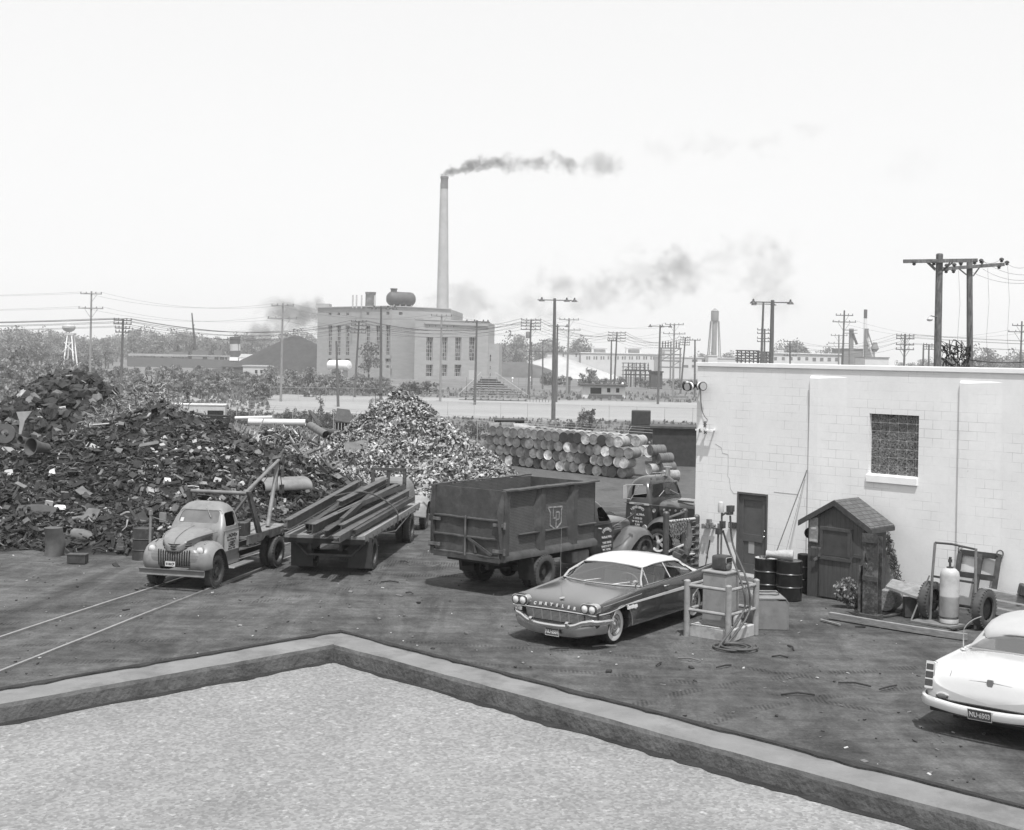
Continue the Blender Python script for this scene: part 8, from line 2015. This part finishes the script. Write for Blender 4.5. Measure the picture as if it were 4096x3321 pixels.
# ------------------------------------------------------------------ ball field
b0, b1 = P(1835, 1600), P(2112, 1604)
bl = thing('bleachers', 'bank of stepped open bleacher seats facing the ball field', 'bleachers', (b0.x, b0.y, gz(b0.y))); BWd = b1.x - b0.x; BLM = mk('bleacher_plank', .30, .8, var=.2, s=1.5)
for i in range(10):
 ins_ = i * .35; m = M(); m.bb((ins_ * (1.2), i * .75, .45 + i * .44), (BWd - ins_ * 1.9, i * .75 + .35, .54 + i * .44)); m.o('seat_row', BLM, bl)
m = M()
for i in range(10): m.bb((i * .42, i * .75 + .5, .02 + i * .40), (BWd - i * .66, i * .75 + .56, .10 + i * .44))
for x in [j * BWd / 8 for j in range(9)]: m.prism([(0, 0), (7.2, 4.3), (7.2, 0)], x * .88 + 1.2 - .05, x * .88 + 1.2 + .05, 'x')
m.o('frame', mk('bleacher_frame', .12, .8, var=.3), bl)
for sx in (0, 1):
 m = M(); x0, x1 = (0, 4.) if sx == 0 else (BWd, BWd - 6.4); m.bar((x0, 0, 1.2), (x1, 7.2, 5.3), .06, .06); m.bar((x0, 0, .2), (x0, 0, 1.2), .06, .06); m.bar((x1, 7.2, 4.), (x1, 7.2, 5.3), .06, .06); m.o('handrail', LGREY, bl)
ph0, ph1 = P(2330, 1592), P(2497, 1594)
ph = thing('field_hut', 'low flat-roofed white hut with a dark base at the edge of the ball field', 'hut', (ph0.x, ph0.y, gz(ph0.y))); pw = ph1.x - ph0.x; zr = at(2400, 1545, ph0.y).z - gz(ph0.y)
HW = mk('hut_white', .6, .7, var=.08)
m = M(); holed(m, 0, pw, 0, zr, [(pw * .18, pw * .44, zr * .36, zr * .88), (pw * .57, pw * .65, zr * .5, zr * .86), (pw * .78, pw * .86, zr * .5, zr * .86)], .25); m.quad((pw, 0, 0), (pw, 5, 0), (pw, 5, zr), (pw, 0, zr)); m.quad((0, 0, 0), (0, 5, 0), (0, 5, zr), (0, 0, zr)); m.o('wall', HW, ph)
m = M(); m.bb((pw * .15, -.12, 0), (pw * .93, -.003, zr * .33)); m.o('base', mk('hut_base', .09, .8, var=.2), ph)
m = M(); m.bb((.05, .26, .05), (pw - .05, .3, zr - .05)); m.o('opening', HOLE, ph)
m = M(); m.bb((-.5, -.8, zr + .003), (pw + .4, 5.4, zr + .35)); m.o('roof', SC[2], ph)
for U0, U1, lab in ((2660, 2755, 'long bench right of the hut on the ball field'), (2120, 2195, 'short bench between the bleachers and the tallest light pole')):
 a, b_ = P(U0, 1608), P(U1, 1610); bn = thing('bench', lab, 'bench', (a.x, a.y, gz(a.y))); w = b_.x - a.x
 m = M(); m.bb((0, 0, .5), (w, .4, .6)); m.bb((0, .6, .9), (w, .66, 1.2)); m.o('seat', MGREY, bn)
 for i in range(7): m = M(); m.bb((w * i / 6 - .05, .1, 0), (w * i / 6 + .05, .6, .5)); m.o('leg', MGREY, bn)
c = P(2444, 1540); cs_ = thing('crossing_sign', 'white crossed-board railway crossing sign behind the low hut', 'sign', (c.x, c.y, gz(c.y)))
zc = at(2442, 1506, c.y).z - gz(c.y)
m = M(); m.cyl((0, 0, 0), (0, 0, zc + .8), .12, n=8); m.o('post', WHITE, cs_)
for s in (-1, 1): m = M(); m.bar((-1.3, -.15, zc - s * .9), (1.3, -.15 - .01 * s, zc + s * .9), .05, .45, (0, 0, 1)); m.o('board', WHITE, cs_)
for U, V in ((2050, 1520), (2122, 1517), (2249, 1520), (2310, 1520), (2338, 1520), (2185, 1519), (2490, 1543), (2680, 1535)):
 c = P(U, V + 8); o = thing('white_marker', 'small white marker post along the railway behind the ball field', 'marker', (c.x, c.y, gz(c.y)), 0, 'white markers along the railway'); m = M(); m.cyl((0, 0, 0), (0, 0, 1.), .12, n=6); m.sphere((0, 0, 1.2), .38, 8, 6); m.o('post', WHITE, o)
c = P(2273, 1575); o = thing('dark_post', 'thick dark post at the edge of the ball field left of the hut', 'post', (c.x, c.y, gz(c.y))); m = M(); m.cyl((0, 0, 0), (0, 0, 3.6), .5, n=10); m.cyl((0, 0, 3.6), (0, 0, 4.), .6, n=10); m.o('stub', POLEW, o)
# ------------------------------------------------------------------ works and substation to the right
WRK = mk('works_white', .52, .8, var=.08, s=.3); WRR = mk('works_roof', .16, .8, var=.2, s=.3); PNE = mk('works_pane', .14, .4, var=.4, s=.5)
wins = [(2345 + 8.5 * (i * 3.35) + dx_, 2351 + 8.5 * (i * 3.35) + dx_, 1425, 1438) for i in range(10) for dx_ in (0, 10)]
block('works_building', 'long white two-storey works building beyond the substation', 'building', 2325, 2640, 1415, 1480, 640, 30, WRK, wins, mk('works_cap', .62, .8), .4, PNE)
block('works_building', 'white gabled works building behind the gravel heap', 'building', 2190, 2324, 1412, 1470, 650, 25, WRK, [(2250, 1 + 2255, 1416, 1426), (2302, 2308, 1416, 1427)], WRR, .4, PNE)
for U0, U1 in ((2369, 2430), (2506, 2566)): block('roof_monitor', 'boxy roof monitor with dark glass on the long white works, %s one' % ('left' if U0 < 2400 else 'right'), 'roof light', U0, U1, 1392, 1413, 655, 8, WRK, [(U0 + 6, U1 - 8, 1398, 1411)], WRK, .3, PNE).location.z += 0
block('works_building', 'white works building at the corner of the white wall with two ribbon windows', 'building', 2640, 2960, 1432, 1490, 600, 25, WRK, [(2768, 2790, 1438, 1448), (2807, 2830, 1438, 1448), (2735, 2753, 1460, 1470), (2768, 2776, 1460, 1470)], WRK, .3, PNE)
block('works_building', 'white square tower block of the works behind the white wall corner', 'building', 2833, 2870, 1424, 1470, 590, 12, WRK, [], WRK)
block('works_building', 'small pale block between the substation towers', 'building', 2660, 2700, 1400, 1450, 660, 15, WRK, [], WRK)
wins = [(3096 + 31.3 * i, 3108 + 31.3 * i, 1428, 1441) for i in range(5)] + [(3250 + 30 * i, 3264 + 30 * i, 1431, 1445) for i in range(4)]
block('works_building', 'long white works building seen over the white roof', 'building', 3085, 3365, 1416, 1490, 560, 25, WRK, wins, mk('works_cap', .62, .8), .5, PNE)
block('roof_monitor', 'small white box on the roof of the long works seen over the white roof', 'roof light', 3112, 3138, 1405, 1416, 562, 6, WRK, [], WRK)
block('works_shed', 'grey shed under the elevator towers', 'shed', 3370, 3500, 1398, 1490, 600, 20, mk('works_grey', .2, .8, var=.15), [], WRR)
block('works_shed', 'low pale shed right of the far stack', 'shed', 3460, 3555, 1432, 1490, 540, 15, WRK, [], WRR)
SDk = 600; a = at(3458, 1460, SDk); b_ = at(3458, 1238, SDk); fs = thing('far_stack', 'thin pale stack with a dark top beyond the white roof', 'chimney', (a.x, SDk, -3))
m = M(); m.cyl((0, 0, 0), (0, 0, (b_.z + 3) * .88), 1.0, .72, 16); m.o('shaft', mk('stack_white', .6, .8, var=.05), fs)
m = M(); m.cyl((0, 0, (b_.z + 3) * .88), (0, 0, b_.z + 3), .78, .78, 16); m.o('cap', SC[2], fs)
q6 = lambda a, b_: (3000 + a / 3.568, 1180 + b_ / 3.568)
el = thing('elevator_tower', 'grey conveyor tower with a slanted chute left of the far stack', 'tower', (0, 0, 0)); ELM = mk('elevator_grey', .17, .8, var=.2, s=.4)
p = at(*q6(1448, 480), 590); bt_ = at(*q6(1440, 900), 590); m = M(); m.bb((p.x - .8, 589, -3), (p.x + .8, 591, p.z)); m.o('leg_casing', ELM, el)
m = M()
for v in (500, 545): z = at(*q6(1440, v), 590).z; m.bb((p.x - 2.6, 588, z - .15), (p.x + 2.2, 592, z + .1))
m.o('platform', ELM, el)
m = M(); m.bar(at(*q6(1465, 545), 589), at(*q6(1525, 705), 589), .9, .9); m.o('chute', SC[2], el)
e2 = thing('elevator_tower', 'grey elevator with long slanted spouts and a hopper right of the far stack', 'tower', (0, 0, 0))
p = at(*q6(1664, 480), 590); m = M(); m.bb((p.x - .7, 589, -3), (p.x + .7, 591, p.z)); m.o('leg_casing', ELM, e2)
m = M(); m.bar(at(*q6(1670, 620), 589), at(*q6(1750, 880), 589), .7, .7); m.o('spout', LGREY, e2)
m = M(); m.bar(at(*q6(1675, 500), 589), at(*q6(1740, 705), 589), .45, .45); m.o('spout', ELM, e2)
p = at(*q6(1780, 780), 590); m = M(); m.loft([[(p.x + a, 590 + b_, p.z + c_) for a, b_ in ((-w, -w), (w, -w), (w, w), (-w, w))] for w, c_ in ((.7, 3.2), (1.5, .4), (1.4, .2), (.6, -1.))]); m.o('hopper', ELM, e2)
WD_ = 820; wt = thing('water_tower', 'hazy tall water tower on legs beyond the works', 'water tower', (0, 0, 0)); a, b_ = at(2860, 1236, WD_), at(2860, 1284, WD_); WTM = mk('water_tower_paint', .2, .8, var=.1, s=.3)
m = M(); m.lathe([(.001, b_.z - 1.2), (2.2, b_.z), (2.4, b_.z + .5), (2.4, a.z - 1.5), (2.6, a.z - 1.4), (.001, a.z + .6)], 18, (a.x, WD_, 0)); m.o('tank', WTM, wt)
m = M(); m.cyl((a.x - .3, WD_, -3), (a.x, WD_, b_.z - .5), 1.8, 1.5, 12); m.o('riser', WTM, wt)
for sx in (-1, 1):
 for sy in (-1, 1): m = M(); m.cyl((a.x + sx * 4.2, WD_ + sy * 4, -3), (a.x + sx * 2.3, WD_ + sy * 2, b_.z), .35, n=6); m.o('leg', WTM, wt)
def lattice(name, label, U0, U1, Vt, Vb, D, nx, ny, r, diag=True, ins=0, mt=None):
 a, b_ = at(U0, Vt, D), at(U1, Vb, D); t = thing(name, label, 'frame', (a.x, D, gz(D))); w = b_.x - a.x; z1 = a.z - gz(D); z0 = max(.2, b_.z - gz(D)); mt = mt or MGREY
 for i in range(nx + 1): m = M(); m.bb((w * i / nx - r, -r, 0), (w * i / nx + r, r, z1)); m.o('post', mt, t)
 for j in range(ny + 1): z = z0 + (z1 - z0) * j / ny; m = M(); m.bb((-.4, -r * 1.2, z - r), (w + .4, r * 1.2, z + r)); m.o('beam', mt, t)
 if diag:
  m = M()
  for i in range(nx):
   for j in range(ny):
    if (i + j) % 2: m.bar((w * i / nx, 0, z0 + (z1 - z0) * j / ny), (w * (i + 1) / nx, 0, z0 + (z1 - z0) * (j + 1) / ny), r, r)
  m.o('brace', mt, t)
 for i in range(ins): m = M(); x = w * (i + .5) / ins; m.lathe([(.3, 0), (.12, .5), (.3, .7), (.1, 1.2), (.25, 1.4), (.05, 2.4)], 8, (x, 0, z1)); m.o('insulator', DGREY, t)
lattice('substation_frame', 'tall lattice substation frame with a row of insulators on top', 2645, 2720, 1392, 1470, 430, 2, 3, .22, True, 7)
lattice('substation_frame', 'wide low lattice frame of the substation behind the hut', 2493, 2580, 1452, 1500, 420, 4, 3, .16, True, 0)
lattice('substation_frame', 'dark busbar rack at the foot of the substation', 2505, 2600, 1480, 1500, 400, 5, 1, .2, False, 6, SC[1])
lattice('substation_frame', 'dark lattice of switchgear seen over the white roof', 2950, 3030, 1402, 1445, 300, 5, 4, .14, True, 0, SC[2])
lattice('substation_frame', 'second dark lattice of switchgear right of the lamp poles', 3035, 3080, 1408, 1445, 300, 3, 3, .14, True, 0, SC[2])
block('transformer_house', 'dark corrugated transformer cabin below the substation', 'cabin', 2605, 2650, 1490, 1548, 380, 6, SC[2], [], SC[1])
# ------------------------------------------------------------------ vegetation
LM = [leafmat('tree_leaf_dark', .10, .5, .35), leafmat('tree_leaf', .17, .45, .35), leafmat('tree_leaf_pale', .26, .4, .35)]
BK = mk('bark', .07, .9, var=.3)
def tree_proto(h_, w, nclump, nleaf, size, seed, conical=False):
 random.seed(seed); cm, tm = M(), M()
 tm.tube([(0, 0, -.3), (.05 * h_ * random.uniform(-1, 1), 0, h_ * .35), (0, 0, h_ * .75)], [h_ * .028, h_ * .02, h_ * .008], 7)
 for i in range(nclump):
  a = random.random() * 6.28; t = random.random(); zc = h_ * (.28 + .62 * t)
  rr = w * (.55 * (1 - t) + .12 if conical else math.sqrt(max(.05, 1 - (2 * abs(t - .42)) ** 2)) * .62) * random.uniform(.45, 1.0)
  c = V3((rr * math.cos(a), rr * math.sin(a), zc)); cr_ = w * random.uniform(.16, .30)
  if i % 3 == 0: tm.tube([(0, 0, h_ * (.2 + .3 * t)), c * .6 + V3((0, 0, h_ * .16)), c], [h_ * .010, h_ * .007, h_ * .003], 5)
  leaves(cm, c, (cr_, cr_, cr_ * .75), nleaf, size, mi=pick((2, 4, 3)), up=.6)
 return cm.mesh('crown', LM, 0), tm.mesh('trunk', [BK], 50)
PR = [tree_proto(15, 11, 30, 34, .95, 1), tree_proto(18, 12, 34, 32, 1.0, 2), tree_proto(12, 12, 30, 32, .9, 3), tree_proto(16, 9, 28, 34, .85, 4), tree_proto(13, 9, 24, 40, .8, 5, True)]
def tree(p, s_, k, lab, grp, cat='tree', name='tree'):
 t = thing(name, lab, cat, p, random.random() * 6.28, grp); t.scale = (s_ * random.uniform(.9, 1.15), s_ * random.uniform(.9, 1.15), s_)
 for nm, me_ in zip(('crown', 'trunk'), PR[k]): o = bpy.data.objects.new(nm, me_); col.objects.link(o); o.parent = t
random.seed(77)
for D, n_, s0, s1, U0, U1 in ((560, 26, .55, .75, -40, 620), (640, 34, .7, .95, -60, 660), (740, 40, .85, 1.1, -80, 1320), (860, 46, 1.0, 1.25, -100, 1320), (980, 40, 1.2, 1.4, -100, 1400)):
 for i in range(n_):
  U = U0 + (U1 - U0) * (i + random.uniform(-.4, .4)) / n_; q = at(U, 1400, D + random.uniform(-35, 35)); s_ = random.uniform(s0, s1) * (1 + .10 * math.sin(U * .012))
  if D < 700 and U > 460: continue
  tree((q.x, q.y, gz(q.y)), s_, random.randrange(4), 'one of the leafy trees massed in the woods on the left horizon', 'trees of the woods at left')
for Uc, Du, n_, D, s0, grp in ((2060, 60, 7, 760, 1.15, 'trees right of the power plant'), (2200, 60, 6, 800, 1.05, 'trees right of the power plant'), (2310, 60, 7, 780, 1.2, 'trees right of the power plant'), (2430, 90, 7, 860, .8, 'trees behind the white works'), (2600, 90, 7, 860, .8, 'trees behind the white works'), (2790, 70, 6, 780, .85, 'trees behind the white works'), (2900, 60, 5, 820, .9, 'trees beside the water tower'), (3200, 130, 14, 760, 1.2, 'trees behind the works over the white roof'), (3320, 60, 5, 800, .8, 'trees behind the works over the white roof'), (3640, 120, 9, 800, .75, 'trees beyond the white roof between the big poles'), (3800, 60, 4, 620, .75, 'trees beyond the white roof between the big poles'), (3920, 60, 6, 560, .95, 'trees right of the big poles'), (4060, 90, 8, 640, .85, 'trees right of the big poles'), (2000, 30, 3, 600, .9, 'trees right of the power plant')):
 for i in range(n_):
  U = Uc + random.uniform(-Du, Du); q = at(U, 1400, D + random.uniform(-30, 30)); tree((q.x, q.y, gz(q.y)), s0 * random.uniform(.8, 1.1) * (1.1 - .35 * abs(U - Uc) / Du), random.randrange(4), 'one of the ' + grp, grp)
q = at(1475, 1500, 395); tree((q.x, q.y, gz(q.y)), .92, 4, 'bushy tree standing right in front of the power plant windows', None)
def bush_proto(seed, h_, w, n_, size):
 random.seed(seed); cm = M()
 for i in range(n_):
  a = random.random() * 6.28; rr = w * .5 * math.sqrt(random.random()) * .8; t = random.random() ** .7 * (1 - .5 * (rr / (w * .5)) ** 2); c = V3((rr * math.cos(a), rr * math.sin(a), h_ * .85 * t)); leaves(cm, c, (w * .14, w * .14, h_ * .13), 26, size, mi=pick((2, 4, 4)), up=.7)
 sm = M()
 for i in range(5): sm.tube([(0, 0, -.1), (random.uniform(-.3, .3) * w, random.uniform(-.3, .3) * w, h_ * .6)], .03, 4)
 return cm.mesh('foliage', LM, 0), sm.mesh('stem', [BK], 0)
BP = [bush_proto(11, 3.2, 5.0, 26, .42), bush_proto(12, 2.2, 4.2, 22, .38), bush_proto(13, 4.2, 4.6, 28, .45), bush_proto(14, 2.0, 1.5, 18, .22)]
def bush(p, s_, k, lab, grp):
 t = thing('bush', lab, 'bush', p, random.random() * 6.28, grp); t.scale = (s_ * random.uniform(.85, 1.2), s_ * random.uniform(.85, 1.2), s_ * random.uniform(.8, 1.15))
 for nm, me_ in zip(('foliage', 'stem'), BP[k]): o = bpy.data.objects.new(nm, me_); col.objects.link(o); o.parent = t
random.seed(99)
nb_ = 0
while nb_ < 190:
 D = random.uniform(215, 430); U = random.uniform(-40, 1760)
 if U > 1080 and D < 245: continue
 if U > 1520 and D > 300: continue
 q = at(U, 1500, D); s_ = random.uniform(.7, 1.5) * (1.15 if U < 900 else .8)
 if 440 < U < 1080: s_ = min(s_, .95)
 bush((q.x, q.y, gz(D)), s_, random.randrange(3), 'one of the wild bushes filling the ground before the ship and the power plant', 'wild bushes before the power plant'); nb_ += 1
for U, D, s_ in ((730, 330, 1.5), (790, 340, 1.3), (660, 320, 1.2), (60, 330, 2.2), (150, 300, 1.8), (5, 280, 1.9), (1440, 330, 1.3), (1530, 335, 1.2)): q = at(U, 1500, D); bush((q.x, q.y, gz(D)), s_, 0 if U != 60 else 2, 'one of the large bushes standing out before the ship', 'large bushes before the ship')
for U, D, s_ in ((2330, 395, 1.1), (2360, 390, 1.3), (2402, 385, 1.4), (2430, 390, 1.2), (2210, 400, 1.2), (2190, 410, 1.0), (2480, 400, 1.1), (2580, 390, 1.), (2700, 380, 1.), (2745, 385, 1.3), (2790, 380, 1.2), (2180, 400, .9), (2260, 395, 1.), (2560, 430, 1.1), (2640, 420, .9), (3290, 260, .7), (3310, 260, .8)): q = at(U, 1500, D); bush((q.x, q.y, gz(D)), s_, random.randrange(3), 'one of the bushes along the foot of the gravel heap and substation', 'bushes at the substation')
for i in range(30):
 U = 870 + 21 * i + random.uniform(-8, 8); D = 149 - (U - 560) / 2240 * 56 + random.uniform(.8, 2.2); q = at(U, 1600, D)
 if 1480 < U < 1520: continue
 bush((q.x, q.y, gz(D)), random.uniform(.75, 1.2), 3, 'one of the small dark shrubs in the row along the yard fence', 'shrubs along the yard fence')
for U, s_ in ((1885, 1.), (1925, .9), (2150, .9), (2245, 1.), (2300, 1.4), (2352, 1.7), (2520, .8), (2630, .8), (2690, .9), (2480, .6), (320, 1.), (60, 1.2), (440, 1.2)): D = 149 - (U - 560) / 2240 * 56 + 2.5; q = at(U, 1600, D); bush((q.x, q.y, gz(D)), s_, 3, 'one of the loose shrubs and saplings standing behind the drums and the fence', 'saplings behind the fence')
for U, V, D in ((1500, 1600, 118), (1280, 1610, 126), (745, 1560, 135), (2355, 1670, 103)):
 q = at(U, V, D); t = thing('sapling', 'thin leafy sapling sticking up by the yard fence', 'tree', (q.x, q.y, gz(D)), 0, 'saplings by the yard fence'); hq = at(U, V - 30, D).z - gz(D)
 m = M(); m.tube([(0, 0, 0), (.1, 0, hq * .5), (0, 0, hq)], .03, 5); m.o('trunk', BK, t)
 m = M();
 for k in range(14): leaves(m, (random.uniform(-.4, .4), random.uniform(-.3, .3), hq * random.uniform(.35, 1.)), (.25, .25, .2), 16, .2, mi=pick((3, 3, 1)))
 m.o('crown', LM, t, sharp=0)
random.seed(5); m = M()
for i in range(9000):
 D = random.choice((random.uniform(108, 178), random.uniform(262, 330), random.uniform(190, 300))); U = random.uniform(-60, 1500) if D > 185 and random.random() < .7 else random.uniform(-60, 2850)
 if 182 < D < 262 and U > 1080: continue
 q = at(U, 1600, D); s_ = random.uniform(.15, .5) * (1 if D < 180 else 1.6); a = random.random() * 3.14
 for k in range(2):
  a += 1.3; dx_, dy_ = math.cos(a) * s_ * .5, math.sin(a) * s_ * .5; z = gz(D) - .02
  m.add([(q.x - dx_, q.y - dy_, z), (q.x + dx_, q.y + dy_, z), (q.x + dx_ * .6 + .1, q.y + dy_ * .6, z + s_), (q.x - dx_ * .5, q.y - dy_ * .5, z + s_ * .8)], [(0, 1, 2, 3)], pick((2, 5, 5)))
tag(m.o('weeds', LM, None, sharp=0), 'rough grass and weeds covering the ground beyond the yard', 'weeds', kind='stuff')
def smokemat(name, colr, dens, ns, lo, hi):
 mt = bpy.data.materials.new(name); mt.use_nodes = True
 global n, l, pos
 n = mt.node_tree.nodes; l = mt.node_tree.links; n.remove(n['Principled BSDF'])
 pv = n.new('ShaderNodeVolumePrincipled'); pv.inputs['Color'].default_value = (colr,) * 3 + (1,)
 l.new(pv.outputs[0], n['Material Output'].inputs['Volume'])
 oc = n.new('ShaderNodeTexCoord').outputs['Object']; ln = n.new('ShaderNodeVectorMath'); ln.operation = 'LENGTH'; l.new(oc, ln.inputs[0])
 pos = n.new('ShaderNodeNewGeometry').outputs['Position']
 nn = math2('ADD', math2('MULTIPLY', tex(ns, 5, .62), .6), math2('MULTIPLY', tex(ns * .3, 2), .4))
 f = math2('SUBTRACT', mrange(nn, lo, hi, 0, 1.35), mrange(ln.outputs['Value'], .0, .98, 0, 1.1, True))
 oi = n.new('ShaderNodeObjectInfo')
 d = math2('MULTIPLY', math2('MULTIPLY', mrange(f, 0, .8, 0, 1, True), dens), oi.outputs['Alpha'])
 l.new(d, pv.inputs['Density'])
 return mt
def smoke(name, label, lst, D, mt, gs=1.5):
 """lst: pixel U, V, radius in px (along, up), strength"""
 t = thing(name, label, 'smoke', at(lst[0][0], lst[0][1], D), kind='stuff'); m = M(); m.sphere((0, 0, 0), 1, 16, 10); me = m.mesh('puff', mt, 0)
 for U, V, ru, rv, a in lst:
  o = bpy.data.objects.new('puff', me); col.objects.link(o); o.parent = t; o.location = at(U, V, D) - t.location; k = D / FL / 4; o.scale = (ru * k * gs, max(ru, rv) * k * .9, rv * k * gs); o.color = (1, 1, 1, a)
S1 = smokemat('chimney_smoke', .12, .26, .26, .34, .62)
smoke('smoke_plume', 'dark smoke blowing to the right from the top of the tall chimney', [(1772, 700, 18, 14, 2.2), (1792, 690, 26, 18, 2.), (1822, 682, 34, 22, 1.6), (1860, 674, 38, 26, 1.3), (1900, 664, 40, 30, 1.1), (1945, 652, 36, 36, .9), (2020, 648, 36, 44, .6), (2120, 660, 55, 46, .42), (2215, 648, 46, 46, .36), (2290, 655, 46, 34, .28), (2070, 650, 60, 40, .45), (2170, 655, 70, 40, .4), (2250, 652, 70, 40, .3), (1975, 648, 40, 36, .7), (2400, 660, 130, 46, .2)], 525, S1)
S2 = smokemat('drift_smoke', .25, .045, .15, .36, .64)
smoke('smoke_plume', 'faint high drift of smoke far right of the chimney', [(2640, 600, 90, 60, .3), (2860, 580, 110, 70, .5), (3060, 560, 110, 80, .5), (3250, 520, 110, 70, .4), (3620, 680, 160, 120, .16)], 560, S2)
smoke('low_smoke', 'soft grey smoke drifting up behind and right of the power plant', [(1740, 1240, 90, 60, .5), (1870, 1215, 130, 95, .9), (2010, 1260, 120, 70, .5), (2180, 1230, 130, 90, .55), (2270, 1150, 150, 110, .8), (2440, 1160, 150, 110, .45), (2560, 1090, 170, 130, .7), (2700, 1080, 150, 110, .85), (2900, 1060, 130, 110, .5), (3060, 1080, 150, 150, .55), (3100, 1180, 140, 120, .3), (2340, 1200, 170, 110, .5), (2640, 1130, 180, 130, .5), (2980, 1000, 140, 120, .35), (2100, 1200, 160, 90, .5)], 600, S2)
S3 = smokemat('funnel_smoke', .16, .10, .09, .34, .60)
smoke('low_smoke', 'grey smoke rising left of the power plant from the ship funnel', [(932, 1325, 26, 26, 1.4), (975, 1330, 50, 40, 1.2), (1040, 1325, 80, 60, .9), (1120, 1300, 90, 80, .9), (1200, 1270, 80, 70, 1.1), (1255, 1250, 60, 60, 1.)], 648, S3)
HZ = .00030
m = M(); m.bb((-1250, -40, -4.2), (1250, 1850, 118))
hm = bpy.data.materials.new('haze'); hm.use_nodes = True
n = hm.node_tree.nodes; l = hm.node_tree.links; n.remove(n['Principled BSDF'])
pv = n.new('ShaderNodeVolumePrincipled'); pv.inputs['Color'].default_value = (.95, .95, .95, 1); pv.inputs['Density'].default_value = HZ; pv.inputs['Anisotropy'].default_value = .0
l.new(pv.outputs[0], n['Material Output'].inputs['Volume'])
hz = m.o('haze', hm, None, sharp=0); hz['kind'] = 'stuff'
